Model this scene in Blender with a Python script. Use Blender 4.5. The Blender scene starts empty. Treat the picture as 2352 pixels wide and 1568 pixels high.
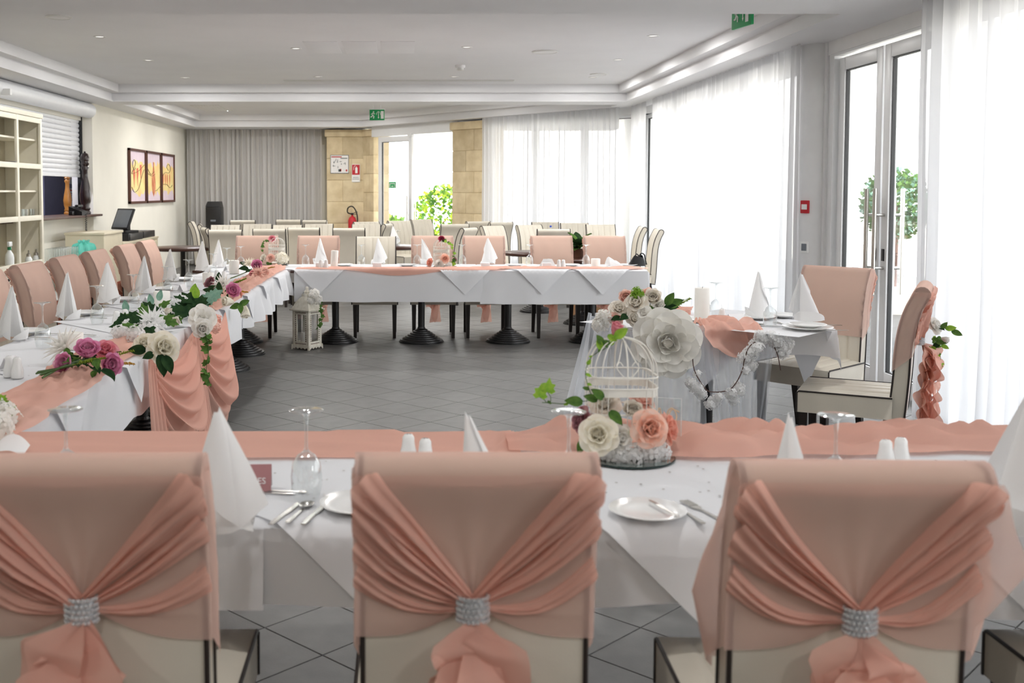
import bpy, bmesh, math, random
from mathutils import Vector, Matrix, Euler, noise
rnd = random.Random(7)
PI = math.pi
scene = bpy.context.scene
COL = scene.collection

# ---------------------------------------------------------------- camera
F_PX, PX, PY, CAM_H = 2420.0, 930.0, 570.0, 1.50
PITCH = math.atan(131.0 / F_PX)
cd = bpy.data.cameras.new('camera')
cam = bpy.data.objects.new('camera', cd); COL.objects.link(cam)
cam.location = (0, 0, CAM_H)
cam.rotation_euler = (PI / 2 - PITCH, 0, 0)
cd.sensor_width = 36.0
cd.lens = F_PX / 2352.0 * 36.0
cd.shift_x = (1176.0 - PX) / 2352.0
cd.shift_y = -(784.0 - PY) / 2352.0
cd.clip_start = 0.05; cd.clip_end = 300
cd.dof.use_dof = True
cd.dof.focus_distance = 6.6
cd.dof.aperture_fstop = 4.6
scene.camera = cam

# ---------------------------------------------------------------- world, light, exposure
w = bpy.data.worlds.new('world'); scene.world = w
w.use_nodes = True
wn = w.node_tree.nodes; wl = w.node_tree.links
bg = wn['Background']
tc = wn.new('ShaderNodeTexCoord'); sp = wn.new('ShaderNodeSeparateXYZ'); rp = wn.new('ShaderNodeValToRGB')
wl.new(tc.outputs['Generated'], sp.inputs[0]); wl.new(sp.outputs['Z'], rp.inputs[0])
rp.color_ramp.elements[0].position = 0.0; rp.color_ramp.elements[0].color = (1, 0.985, 0.96, 1)
rp.color_ramp.elements[1].position = 0.6; rp.color_ramp.elements[1].color = (0.88, 0.94, 1, 1)
wl.new(rp.outputs[0], bg.inputs['Color'])
bg.inputs['Strength'].default_value = 5.2
sd = bpy.data.lights.new('sun', 'SUN'); sd.energy = 7.0; sd.angle = math.radians(1.0); sd.color = (1, 0.95, 0.86)
sun = bpy.data.objects.new('sun', sd); COL.objects.link(sun)
sun.rotation_euler = (math.radians(24), math.radians(14), math.radians(-40))
scene.view_settings.view_transform = 'Standard'
scene.view_settings.look = 'None'
scene.view_settings.exposure = 0.7
scene.view_settings.gamma = 1.0
scene.view_settings.use_curve_mapping = False
scene.cycles.use_denoising = True
scene.cycles.max_bounces = 10
scene.cycles.transparent_max_bounces = 24
scene.cycles.sample_clamp_indirect = 6.0
scene.cycles.caustics_reflective = False
scene.cycles.caustics_refractive = False

def portal(name, loc, rot, sx, sy):
    l = bpy.data.lights.new(name, 'AREA'); l.shape = 'RECTANGLE'; l.size = sx; l.size_y = sy
    l.cycles.is_portal = True
    o = bpy.data.objects.new(name, l); COL.objects.link(o); o.location = loc; o.rotation_euler = rot
# area light shines along its local -Z
portal('portal_side', (3.66, 6.3, 1.4), (0, PI / 2, 0), 2.8, 19.0)
DG_DIR = Vector((0.634, -0.774, 0)); DG_N = Vector((-0.774, -0.634, 0)); DG_P0 = Vector((-0.6, 20.8, 0))
def dg(t, off=0.0, z=0.0):
    p = DG_P0 + DG_DIR * t + DG_N * off; return Vector((p.x, p.y, z))
_pm = Matrix((( DG_DIR.x, 0, -DG_N.x), (DG_DIR.y, 0, -DG_N.y), (0, 1, 0)))
portal('portal_diagonal', dg(3.3, -0.2, 1.4), _pm.to_euler(), 6.6, 2.8)

# ---------------------------------------------------------------- photo pixel -> place
def ray(x, y):
    v = Vector(((x - PX) / F_PX, 1.0, -(y - PY) / F_PX)); c, s = math.cos(-PITCH), math.sin(-PITCH)
    return Vector((v.x, v.y * c - v.z * s, v.y * s + v.z * c))
def atz(x, y, z):
    r = ray(x, y); t = (z - CAM_H) / r.z; return Vector((r.x * t, r.y * t, z))
def aty(x, y, Y):
    r = ray(x, y); t = Y / r.y; return Vector((r.x * t, Y, CAM_H + r.z * t))
def atx(x, y, X):
    r = ray(x, y); t = X / r.x; return Vector((X, r.y * t, CAM_H + r.z * t))

# ---------------------------------------------------------------- objects, names, labels
def thing(name, label, cat, loc=(0, 0, 0), rz=0.0, group=None):
    o = bpy.data.objects.new(name, None); o.empty_display_size = 0.05; COL.objects.link(o)
    o.location = loc; o.rotation_euler = (0, 0, rz)
    return tag(o, label, cat, group)
def tag(o, label=None, cat=None, group=None, kind=None):
    if label: o['label'] = label
    if cat: o['category'] = cat
    if group: o['group'] = group
    if kind: o['kind'] = kind
    return o
def copy_tree(src, parent=None, label=None, group=None, loc=None, rz=None):
    c = src.copy(); COL.objects.link(c); c.parent = parent
    if parent is None:
        if label: c['label'] = label
        if group: c['group'] = group
        if loc is not None: c.location = loc
        if rz is not None: c.rotation_euler = (0, 0, rz)
    for ch in src.children: copy_tree(ch, c)
    return c

# ---------------------------------------------------------------- mesh builder
class MB:
    def __init__(s): s.v = []; s.f = []; s.mi = []; s.m = 0
    def add(s, vs, fs):
        b = len(s.v); s.v += [tuple(v) for v in vs]
        for f in fs: s.f.append([b + i for i in f]); s.mi.append(s.m)
        return s
    def quad(s, a, b, c, d): return s.add([a, b, c, d], [(0, 1, 2, 3)])
    def box(s, c, d, R=None):
        c = Vector(c); hx, hy, hz = d[0] / 2, d[1] / 2, d[2] / 2
        vs = [Vector((x * hx, y * hy, z * hz)) for z in (-1, 1) for y in (-1, 1) for x in (-1, 1)]
        if R is not None: vs = [R @ v for v in vs]
        return s.add([c + v for v in vs], [(0, 2, 3, 1), (4, 5, 7, 6), (0, 1, 5, 4), (2, 6, 7, 3), (0, 4, 6, 2), (1, 3, 7, 5)])
    def bx(s, x0, x1, y0, y1, z0, z1): return s.box(((x0 + x1) / 2, (y0 + y1) / 2, (z0 + z1) / 2), (abs(x1 - x0), abs(y1 - y0), abs(z1 - z0)))
    def rbox(s, c, d, r=0.01, R=None):            # box with chamfered edges
        bm = bmesh.new(); bmesh.ops.create_cube(bm, size=1)
        for v in bm.verts: v.co = Vector((v.co.x * d[0], v.co.y * d[1], v.co.z * d[2]))
        bmesh.ops.bevel(bm, geom=bm.edges[:], offset=r, segments=2, affect='EDGES', profile=0.6)
        bm.verts.index_update(); c = Vector(c)
        s.add([c + (R @ v.co if R is not None else v.co) for v in bm.verts], [[v.index for v in f.verts] for f in bm.faces]); bm.free(); return s
    def grid(s, fn, nu, nv, cu=False, cv=False):
        vs = [fn(i / nu, j / nv) for j in range(nv + (0 if cv else 1)) for i in range(nu + (0 if cu else 1))]
        W = nu + (0 if cu else 1); Hh = nv + (0 if cv else 1); fs = []
        for j in range(nv):
            for i in range(nu):
                i2 = (i + 1) % W if cu else i + 1; j2 = (j + 1) % Hh if cv else j + 1
                fs.append((j * W + i, j * W + i2, j2 * W + i2, j2 * W + i))
        return s.add(vs, fs)
    def tube(s, pts, r, n=6, closed=False, caps=True, flat=1.0):
        pts = [Vector(p) for p in pts]; N = len(pts); rr = r if isinstance(r, (list, tuple)) else [r] * N
        vs = []; prev = None
        for i, p in enumerate(pts):
            if closed: t = pts[(i + 1) % N] - pts[i - 1]
            else: t = pts[min(i + 1, N - 1)] - pts[max(i - 1, 0)]
            if t.length < 1e-9: t = Vector((0, 0, 1))
            t.normalize()
            if prev is None:
                a = Vector((0, 0, 1)) if abs(t.z) < 0.9 else Vector((1, 0, 0)); u = t.cross(a).normalized()
            else:
                u = prev - t * prev.dot(t)
                u = u.normalized() if u.length > 1e-6 else t.orthogonal().normalized()
            prev = u; w_ = t.cross(u)
            for k in range(n):
                a = 2 * PI * k / n; vs.append(p + (u * math.cos(a) + w_ * math.sin(a) * flat) * rr[i])
        fs = []
        for i in range(N if closed else N - 1):
            j = (i + 1) % N
            for k in range(n): fs.append((i * n + k, i * n + (k + 1) % n, j * n + (k + 1) % n, j * n + k))
        if caps and not closed: fs += [tuple(range(n))[::-1], tuple(range((N - 1) * n, N * n))]
        return s.add(vs, fs)
    def lathe(s, prof, c=(0, 0, 0), n=20, R=None, caps=True):
        c = Vector(c); vs = []
        for r, z in prof:
            for k in range(n):
                v = Vector((r * math.cos(2 * PI * k / n), r * math.sin(2 * PI * k / n), z))
                vs.append(c + (R @ v if R is not None else v))
        fs = [(i * n + k, i * n + (k + 1) % n, (i + 1) * n + (k + 1) % n, (i + 1) * n + k) for i in range(len(prof) - 1) for k in range(n)]
        if prof[0][0] > 1e-5 and caps: fs.append(tuple(range(n))[::-1])
        if prof[-1][0] > 1e-5 and caps and len(prof) > 2: fs.append(tuple(range((len(prof) - 1) * n, len(prof) * n)))
        return s.add(vs, fs)
    def cyl(s, p0, p1, r, n=12): return s.tube([p0, p1], r, n)
    def ball(s, c, r, n=8, sc=(1, 1, 1)):
        c = Vector(c); m = max(4, n // 2 + 1)
        return s.grid(lambda u, v: c + Vector((math.cos(2 * PI * u) * math.sin(PI * v) * sc[0], math.sin(2 * PI * u) * math.sin(PI * v) * sc[1], -math.cos(PI * v) * sc[2])) * r, n, m, cu=True)
    def prism(s, pts, off):                       # planar outline + extrusion vector
        pts = [Vector(p) for p in pts]; off = Vector(off); n = len(pts)
        return s.add(pts + [p + off for p in pts], [tuple(range(n))[::-1], tuple(range(n, 2 * n))] + [(i, (i + 1) % n, n + (i + 1) % n, n + i) for i in range(n)])
    def merge(s, o, M=None):
        vs = [M @ Vector(v) for v in o.v] if M is not None else o.v
        b = len(s.v); s.v += [tuple(v) for v in vs]
        for f, m in zip(o.f, o.mi): s.f.append([b + i for i in f]); s.mi.append(m)
        return s
    def mesh(s, name, mats, smooth=True, angle=40, weld=0.0):
        me = bpy.data.meshes.new(name); me.from_pydata(s.v, [], s.f)
        for m in (mats if isinstance(mats, (list, tuple)) else [mats]): me.materials.append(m)
        if len(me.materials) > 1: me.polygons.foreach_set('material_index', s.mi)
        bm = bmesh.new(); bm.from_mesh(me)
        if weld: bmesh.ops.remove_doubles(bm, verts=bm.verts, dist=weld)
        bmesh.ops.recalc_face_normals(bm, faces=bm.faces); bm.to_mesh(me); bm.free()
        if smooth:
            me.polygons.foreach_set('use_smooth', [True] * len(me.polygons))
            if angle < 180: me.set_sharp_from_angle(angle=math.radians(angle))
        me.update(); return me
    def build(s, name, mats, parent=None, smooth=True, angle=40, weld=0.0, loc=None, rot=None):
        o = bpy.data.objects.new(name, s.mesh(name, mats, smooth, angle, weld)); COL.objects.link(o); o.parent = parent
        if loc is not None: o.location = loc
        if rot is not None: o.rotation_euler = rot
        return o
def inst(name, me, parent=None, loc=None, rot=None, scale=None, M=None):
    o = bpy.data.objects.new(name, me); COL.objects.link(o); o.parent = parent
    if M is not None: o.matrix_local = M
    if loc is not None: o.location = loc
    if rot is not None: o.rotation_euler = rot
    if scale is not None: o.scale = scale if isinstance(scale, (tuple, list, Vector)) else (scale,) * 3
    return o
def lerp(a, b, t): return a + (b - a) * t
def curve(pts, n):                                # Catmull-Rom through points
    pts = [Vector(p) for p in pts]; P = [pts[0] * 2 - pts[1]] + pts + [pts[-1] * 2 - pts[-2]]; out = []
    m = len(pts) - 1
    for k in range(n + 1):
        t = k / n * m; i = min(int(t), m - 1); f = t - i
        a, b, c, d = P[i], P[i + 1], P[i + 2], P[i + 3]
        out.append(0.5 * ((2 * b) + (c - a) * f + (2 * a - 5 * b + 4 * c - d) * f * f + (3 * b - a - 3 * c + d) * f ** 3))
    return out
def interp(tab, x):
    if x <= tab[0][0]: return tab[0][1]
    for (a, b), (c, d) in zip(tab, tab[1:]):
        if x <= c: return b + (d - b) * (x - a) / (c - a)
    return tab[-1][1]
def nz(x, y, z=0.0): return noise.noise(Vector((x, y, z)))

# ---------------------------------------------------------------- materials
def srgb(r, g, b):
    f = lambda c: (c / 255 / 12.92) if c <= 10 else ((c / 255 + 0.055) / 1.055) ** 2.4
    return (f(r), f(g), f(b), 1)
MATS = {}
def mat(name, col, rough=0.6, metal=0.0, var=0.0, vscale=8.0, bump=0.0, bscale=60.0, spec=0.5, col2=None, coat=0.0, rand=0.0, sheen=0.0):
    m = bpy.data.materials.new(name); m.use_nodes = True; nt = m.node_tree; N, L = nt.nodes, nt.links
    p = N['Principled BSDF']; p.inputs['Base Color'].default_value = col; p.inputs['Roughness'].default_value = rough
    p.inputs['Metallic'].default_value = metal; p.inputs['Specular IOR Level'].default_value = spec
    p.inputs['Coat Weight'].default_value = coat; p.inputs['Sheen Weight'].default_value = sheen
    tcn = N.new('ShaderNodeTexCoord')
    if var or col2:
        n = N.new('ShaderNodeTexNoise'); n.inputs['Scale'].default_value = vscale; n.inputs['Detail'].default_value = 4
        L.new(tcn.outputs['Object'], n.inputs['Vector'])
        mx = N.new('ShaderNodeMix'); mx.data_type = 'RGBA'
        c2 = col2 or tuple(c * (1 - var) for c in col[:3]) + (1,)
        mx.inputs[6].default_value = col; mx.inputs[7].default_value = c2
        rm = N.new('ShaderNodeMapRange'); rm.inputs[1].default_value = 0.35; rm.inputs[2].default_value = 0.65
        L.new(n.outputs[0], rm.inputs[0]); L.new(rm.outputs[0], mx.inputs[0]); out = mx.outputs[2]
        if rand:
            oi = N.new('ShaderNodeObjectInfo'); hs = N.new('ShaderNodeHueSaturation'); r2 = N.new('ShaderNodeMapRange')
            r2.inputs[3].default_value = 1 - rand; r2.inputs[4].default_value = 1 + rand
            L.new(oi.outputs['Random'], r2.inputs[0]); L.new(r2.outputs[0], hs.inputs['Value']); L.new(out, hs.inputs['Color']); out = hs.outputs[0]
        L.new(out, p.inputs['Base Color'])
    if bump:
        n2 = N.new('ShaderNodeTexNoise'); n2.inputs['Scale'].default_value = bscale; n2.inputs['Detail'].default_value = 3
        b = N.new('ShaderNodeBump'); b.inputs['Strength'].default_value = bump; b.inputs['Distance'].default_value = 0.01
        L.new(tcn.outputs['Object'], n2.inputs['Vector']); L.new(n2.outputs[0], b.inputs['Height']); L.new(b.outputs[0], p.inputs['Normal'])
    MATS[name] = m; return m
def cloth_mat(name, col, alpha=1.0, trans=0.3, rough=0.9, bump=0.0, bscale=300.0, weave=0.0):
    """woven cloth: diffuse + light passing through, alpha < 1 for sheer weaves"""
    m = bpy.data.materials.new(name); m.use_nodes = True; nt = m.node_tree; N, L = nt.nodes, nt.links
    N.remove(N['Principled BSDF']); o = N['Material Output']
    d = N.new('ShaderNodeBsdfDiffuse'); d.inputs['Color'].default_value = col
    t = N.new('ShaderNodeBsdfTranslucent'); t.inputs['Color'].default_value = col
    mx = N.new('ShaderNodeMixShader'); mx.inputs[0].default_value = trans
    L.new(d.outputs[0], mx.inputs[1]); L.new(t.outputs[0], mx.inputs[2]); out = mx.outputs[0]
    if alpha < 1:
        tr = N.new('ShaderNodeBsdfTransparent'); m2 = N.new('ShaderNodeMixShader')
        lw = N.new('ShaderNodeLayerWeight'); lw.inputs['Blend'].default_value = 0.5
        rm = N.new('ShaderNodeMapRange'); rm.inputs[3].default_value = alpha; rm.inputs[4].default_value = min(1, alpha + 0.45 * (1 - alpha) + 0.1)
        L.new(lw.outputs['Facing'], rm.inputs[0]); L.new(rm.outputs[0], m2.inputs[0])
        L.new(tr.outputs[0], m2.inputs[1]); L.new(out, m2.inputs[2]); out = m2.outputs[0]
    if bump:
        tcn = N.new('ShaderNodeTexCoord'); n2 = N.new('ShaderNodeTexNoise'); n2.inputs['Scale'].default_value = bscale
        b = N.new('ShaderNodeBump'); b.inputs['Strength'].default_value = bump; b.inputs['Distance'].default_value = 0.01
        L.new(tcn.outputs['Object'], n2.inputs['Vector']); L.new(n2.outputs[0], b.inputs['Height'])
        L.new(b.outputs[0], d.inputs['Normal']); L.new(b.outputs[0], t.inputs['Normal'])
    L.new(out, o.inputs['Surface']); MATS[name] = m; return m
def glass_mat(name, tint=(1, 1, 1, 1), refl=0.12, edge=0.55, rough=0.02):
    m = bpy.data.materials.new(name); m.use_nodes = True; nt = m.node_tree; N, L = nt.nodes, nt.links
    N.remove(N['Principled BSDF']); o = N['Material Output']
    tr = N.new('ShaderNodeBsdfTransparent'); tr.inputs[0].default_value = tint
    g = N.new('ShaderNodeBsdfGlossy'); g.inputs['Roughness'].default_value = rough; g.inputs['Color'].default_value = (0.95, 0.97, 0.97, 1)
    lw = N.new('ShaderNodeLayerWeight'); lw.inputs['Blend'].default_value = 0.25
    rm = N.new('ShaderNodeMapRange'); rm.inputs[3].default_value = refl; rm.inputs[4].default_value = edge
    mx = N.new('ShaderNodeMixShader')
    L.new(lw.outputs['Facing'], rm.inputs[0]); L.new(rm.outputs[0], mx.inputs[0]); L.new(tr.outputs[0], mx.inputs[1]); L.new(g.outputs[0], mx.inputs[2])
    L.new(mx.outputs[0], o.inputs['Surface']); MATS[name] = m; return m

mat('ceiling', srgb(236, 236, 238), 0.9, var=0.03, vscale=1.5)
mat('plaster', srgb(240, 237, 226), 0.85, var=0.04, vscale=2, bump=0.05, bscale=120)
mat('white_paint', srgb(238, 238, 238), 0.5, var=0.03)
mat('frame_white', srgb(236, 237, 238), 0.35, var=0.02)
mat('limestone', srgb(222, 205, 170), 0.9, col2=srgb(204, 185, 148), vscale=5, bump=0.25, bscale=50, rand=0.10)
mat('tile', srgb(108, 107, 105), 0.46, col2=srgb(98, 97, 96), vscale=9, bump=0.05, bscale=160, rand=0.05)
mat('grout', srgb(72, 71, 70), 0.9, var=0.2)
mat('black_seal', srgb(28, 30, 32), 0.5, var=0.1)
mat('steel', srgb(196, 194, 188), 0.28, metal=1.0, var=0.05)
mat('green_sign', srgb(20, 160, 90), 0.5, var=0.05)
mat('white_sign', srgb(245, 245, 243), 0.5, var=0.03)
mat('terrace', srgb(225, 220, 208), 0.9, col2=srgb(205, 198, 184), vscale=3)
cloth_mat('sheer_white', (0.75, 0.755, 0.77, 1), alpha=0.87, trans=0.54)
cloth_mat('grey_curtain', srgb(224, 222, 220), alpha=0.93, trans=0.25)
glass_mat('pane', refl=0.05, edge=0.5)

def struct(o): o['kind'] = 'structure'; return o
# ---------------------------------------------------------------- floor: diagonal square tiles
fl = struct(MB().bx(-7, 9.0, -5, 23.4, -0.12, -0.004).build('floor', MATS['grout'], smooth=False))
PITCH_T = 0.305
tb = MB(); hw = PITCH_T / 2 - 0.0012; e = 0.002
tb.add([(-hw, -hw, -0.004), (hw, -hw, -0.004), (hw, hw, -0.004), (-hw, hw, -0.004), (-hw + e, -hw + e, 0), (hw - e, -hw + e, 0), (hw - e, hw - e, 0), (-hw + e, hw - e, 0)],
       [(4, 5, 6, 7), (0, 1, 5, 4), (1, 2, 6, 5), (2, 3, 7, 6), (3, 0, 4, 7)])
tile_me = tb.mesh('tile', MATS['tile'], smooth=False)
c45 = math.sqrt(0.5); T0 = Vector((-0.483, 3.552, 0)); cand = []; rest = MB()
R45 = Matrix.Rotation(PI / 4, 4, 'Z')
for i in range(-70, 71):
    for j in range(-70, 71):
        x = T0.x + (i + 0.5) * PITCH_T * c45 - (j + 0.5) * PITCH_T * c45; y = T0.y + (i + 0.5) * PITCH_T * c45 + (j + 0.5) * PITCH_T * c45
        if not (-4.9 < x < 3.75 and -4 < y < 22): continue
        if (Vector((x, y, 0)) - dg(0)).dot(DG_N) < -0.2: continue
        ux = PX + F_PX * x / max(y, 0.1)
        vis = 3.15 < y and -40 < ux < 2400 and x > -1.5 and x < 3.45 and not (x < -1.2 and y < 5)
        cand.append((0 if vis else 1, y, x))
cand.sort()
for k, (v, y, x) in enumerate(cand):
    if k < 300 and v == 0: inst('tile', tile_me, fl, loc=(x, y, 0), rot=(0, 0, PI / 4))
    else: rest.merge(tb, Matrix.Translation((x, y, 0)) @ R45)
rest.build('tile_field', MATS['tile'], fl, smooth=False)['kind'] = 'stuff'

# ---------------------------------------------------------------- ceiling with three stepped coffers
ZL, ZM, ZC = 2.75, 2.87, 2.98
XL, XR, WL, WR = -4.1, 3.1, -4.45, 3.62
mains = [(XL, 7.5), (XR, 7.5), (XR, 14.83), (XL, 14.83)]
nears = [(XL, -3.6), (XR, -3.6), (XR, 6.96), (XL, 6.96)]
fars = [(XL, 15.34), (XR, 15.34), (XR, 15.82), (-0.83, 20.6), (XL, 20.6)]
def inset(poly, d):
    n = len(poly); out = []
    for i in range(n):
        p0, p1, p2 = Vector(poly[i - 1]), Vector(poly[i]), Vector(poly[(i + 1) % n])
        a = (p1 - p0).normalized(); b = (p2 - p1).normalized(); na = Vector((-a.y, a.x)); nb = Vector((-b.y, b.x))
        m = (na + nb); m = m / m.dot(na); q = p1 + m * d; out.append((q.x, q.y))
    return out
cm = MB()
for poly in (nears, mains, fars):
    up = inset(poly, 0.13); mid = inset(poly, 0.022); n = len(poly)
    for i in range(n):
        j = (i + 1) % n; a, b = poly[i], poly[j]; c, d = up[i], up[j]; e1, e2 = mid[i], mid[j]
        # thin bead at the lip, face, shelf underside, upper face
        cm.quad((*a, ZL), (*b, ZL), (*e2, ZL), (*e1, ZL)); cm.quad((*e1, ZL), (*e2, ZL), (*e2, ZL + 0.02), (*e1, ZL + 0.02))
        cm.quad((*e1, ZL + 0.02), (*e2, ZL + 0.02), (*b, ZL + 0.02), (*a, ZL + 0.02))
        cm.quad((*a, ZL + 0.02), (*b, ZL + 0.02), (*b, ZM), (*a, ZM))
        cm.quad((*a, ZM), (*b, ZM), (*d, ZM), (*c, ZM)); cm.quad((*c, ZM), (*d, ZM), (*d, ZC), (*c, ZC))
    cm.add([(*p, ZC) for p in up], [tuple(range(n))])
for x0, x1, y0, y1 in ((-5.9, XL, -4.2, 22), (XR, WR + 0.1, -4.2, 15.34), (XL, XR, 6.96, 7.5), (XL, XR, 14.83, 15.34), (XL, XR, -4.2, -3.6), (XL, -0.83, 20.6, 22)):
    cm.quad((x0, y0, ZL), (x1, y0, ZL), (x1, y1, ZL), (x0, y1, ZL))
cm.quad((XR, 15.34, ZL), (4.3, 15.34, ZL), (4.3, 15.82, ZL), (XR, 15.82, ZL))
cm.add([(XR, 15.82, ZL), (4.3, 15.82, ZL), (4.3, 22, ZL), (-0.83, 22, ZL), (-0.83, 20.6, ZL)], [(0, 1, 2, 3, 4)])
struct(cm.build('ceiling', MATS['ceiling'], smooth=False))
struct(MB().bx(-6.2, 4.6, -4.6, 22.4, 3.02, 3.3).build('ceiling_slab', MATS['ceiling'], smooth=False))

# ---------------------------------------------------------------- walls
wl_ = MB().bx(-4.75, WL, 15.06, 21.9, 0, ZL).bx(-4.75, -4.6, -4.4, 15.06, 0, 1.15).bx(-4.75, -4.6, -4.4, 11.4, 1.15, ZL).bx(-4.75, -4.6, 11.4, 15.06, 2.5, ZL)
struct(wl_.build('wall_left', MATS['plaster'], smooth=False))
struct(MB().bx(-4.75, -1.3, 21.6, 21.9, 0, ZL).build('wall_far', MATS['plaster'], smooth=False))
struct(MB().bx(-6, 4.2, -4.4, -4.2, 0, ZL).build('wall_behind', MATS['plaster'], smooth=False))
# serving hatch: room behind
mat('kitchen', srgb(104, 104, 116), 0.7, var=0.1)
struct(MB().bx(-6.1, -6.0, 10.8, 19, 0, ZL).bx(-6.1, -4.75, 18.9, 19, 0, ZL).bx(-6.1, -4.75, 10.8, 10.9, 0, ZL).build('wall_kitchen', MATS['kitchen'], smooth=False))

# stone piers either side of the far door, block by block
def stone_pier(name, x0, x1, y0, y1, rows, z1, ang=0.0, org=None, two=True):
    core = MB().bx(x0 + 0.012, x1 - 0.012, y0 + 0.012, y1 - 0.012, 0, z1)
    M = Matrix.Translation(org) @ Matrix.Rotation(ang, 4, 'Z') if org is not None else Matrix.Identity(4)
    o = struct(core.build(name, MATS['limestone'], smooth=False)); o.matrix_world = M
    h = (z1 - 0.14) / rows
    for r in range(rows):
        k = 0.42 if r % 2 else 0.66
        xs = [x0, lerp(x0, x1, k), x1]
        for a, b in zip(xs, xs[1:]):
            MB().rbox(((a + b) / 2, (y0 + y1) / 2, (r + 0.5) * h), (b - a - 0.006, y1 - y0, h - 0.006), 0.006).build('stone_block', MATS['limestone'], o)
    MB().rbox(((x0 + x1) / 2, (y0 + y1) / 2, z1 - 0.07), (x1 - x0 + 0.07, y1 - y0 + 0.07, 0.14), 0.02).build('cornice', MATS['limestone'], o)
    return o
stone_pier('wall_pier_a', -1.56, -0.80, 21.05, 21.7, 6, 2.72)
pang = math.atan2(DG_DIR.y, DG_DIR.x)
stone_pier('wall_pier_b', 0, 0.86, 0, 0.45, 7, 2.72, pang, dg(2.42, 0.12))
stone_pier('wall_pier_c', -0.42, 0.0, 0, 0.40, 7, 2.72, pang, dg(0.0, 0.02))

# window and door joinery --------------------------------------------------
def place(o, org, ang): o.matrix_world = Matrix.Translation(org) @ Matrix.Rotation(ang, 4, 'Z'); return o
def glazed_leaf(name, wd, z0, z1, org, ang, fr=0.085, handles=None, pane_label=None, kind=True, dp=0.06):
    """frame in local XZ plane, x 0..wd, y thickness dp, with one pane; origin bottom corner"""
    m = MB()
    for a, b, c, d in ((0, fr, z0, z1), (wd - fr, wd, z0, z1)): m.rbox(((a + b) / 2, 0, (c + d) / 2), (b - a, dp, d - c), 0.006)
    m.rbox((wd / 2, 0, z1 - fr / 2), (wd - 2 * fr, dp, fr), 0.006); m.rbox((wd / 2, 0, z0 + fr * 0.6), (wd - 2 * fr, dp, fr * 1.2), 0.006)
    o = m.build(name, MATS['frame_white'])
    if kind: struct(o)
    place(o, org, ang)
    MB().box((wd / 2, 0, (z0 + z1) / 2), (wd - 2 * fr + 0.01, 0.006, z1 - z0 - 2.2 * fr + 0.01)).build('pane', MATS['pane'], o, smooth=False)
    g = MB()
    for sx in (fr + 0.004, wd - fr - 0.004): g.box((sx, 0, (z0 + z1) / 2), (0.009, 0.03, z1 - z0 - 2.2 * fr))
    g.box((wd / 2, 0, z1 - fr - 0.004), (wd - 2 * fr, 0.03, 0.009)); g.box((wd / 2, 0, z0 + 1.2 * fr + 0.004), (wd - 2 * fr, 0.03, 0.009))
    g.build('gasket', MATS['black_seal'], o, smooth=False)
    return o
A90 = PI / 2
# side wall (local x runs along +Y at angle 90 deg)
DX = 3.64
d1 = glazed_leaf('door_1', 0.80, 0.01, 2.60, (DX, 8.02, 0), A90, fr=0.105)
d2 = glazed_leaf('door_2', 0.80, 0.01, 2.60, (DX, 7.19, 0), A90, fr=0.105)
for d_, sx in ((d1, 0.055), (d2, 0.745)):
    for sy in (1, -1):                            # bar pull handles inside and out
        h = MB(); y = sy * 0.105
        h.tube([(sx, y, 0.72), (sx, y, 1.52)], 0.016, 10)
        for z in (0.92, 1.32): h.tube([(sx, 0.03 * sy, z), (sx, y, z)], 0.011, 8)
        h.build('pull_handle', MATS['steel'], d_)
    MB().box((sx, 0.034, 1.02), (0.03, 0.012, 0.09)).build('lock', MATS['black_seal'], d_, smooth=False)
# frame around the double door, head and slim closer box
f = MB().bx(DX - 0.07, DX + 0.07, 8.83, 8.93, 0, 2.75).bx(DX - 0.07, DX + 0.07, 7.08, 7.18, 0, 2.75).bx(DX - 0.07, DX + 0.07, 7.18, 8.83, 2.62, 2.75)
struct(f.build('trim_door', MATS['frame_white'], smooth=False))
MB().rbox((DX - 0.05, 8.0, 2.585), (0.06, 0.10, 0.07), 0.008).build('door_stop', MATS['frame_white'], d1)
# round column and reveal next to the door
col = MB().lathe([(0.15, 0), (0.15, 1.4), (0.15, 2.75)], (3.56, 9.13, 0), 28).bx(3.55, 3.8, 8.93, 9.3, 0, 2.75)
struct(col.build('wall_column', MATS['white_paint']))
struct(MB().bx(3.56, 3.8, 6.85, 7.08, 0, 2.75).build('wall_reveal', MATS['white_paint'], smooth=False))
struct(MB().bx(3.56, 3.76, -4.4, 16.4, 2.64, 2.78).build('wall_head', MATS['white_paint'], smooth=False))
k = 0
def win_run(ys, X=DX):
    for y0, y1 in ys: glazed_leaf('window_%d' % (len([o for o in bpy.data.objects if o.name.startswith('window_')]) + 1), y1 - y0, 0.02, 2.64, (X, y0, 0), A90, fr=0.06)
win_run([(9.32 + i * 1.3, 9.32 + (i + 1) * 1.3) for i in range(5)])
win_run([(6.85 - (i + 1) * 1.85, 6.85 - i * 1.85) for i in range(4)])
struct(MB().bx(3.56, 3.76, -4.4, -0.55, 0, 2.75).build('wall_right', MATS['plaster'], smooth=False))  # unseen wall stretch, solid rather than glazed to cut light on chair backs
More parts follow.
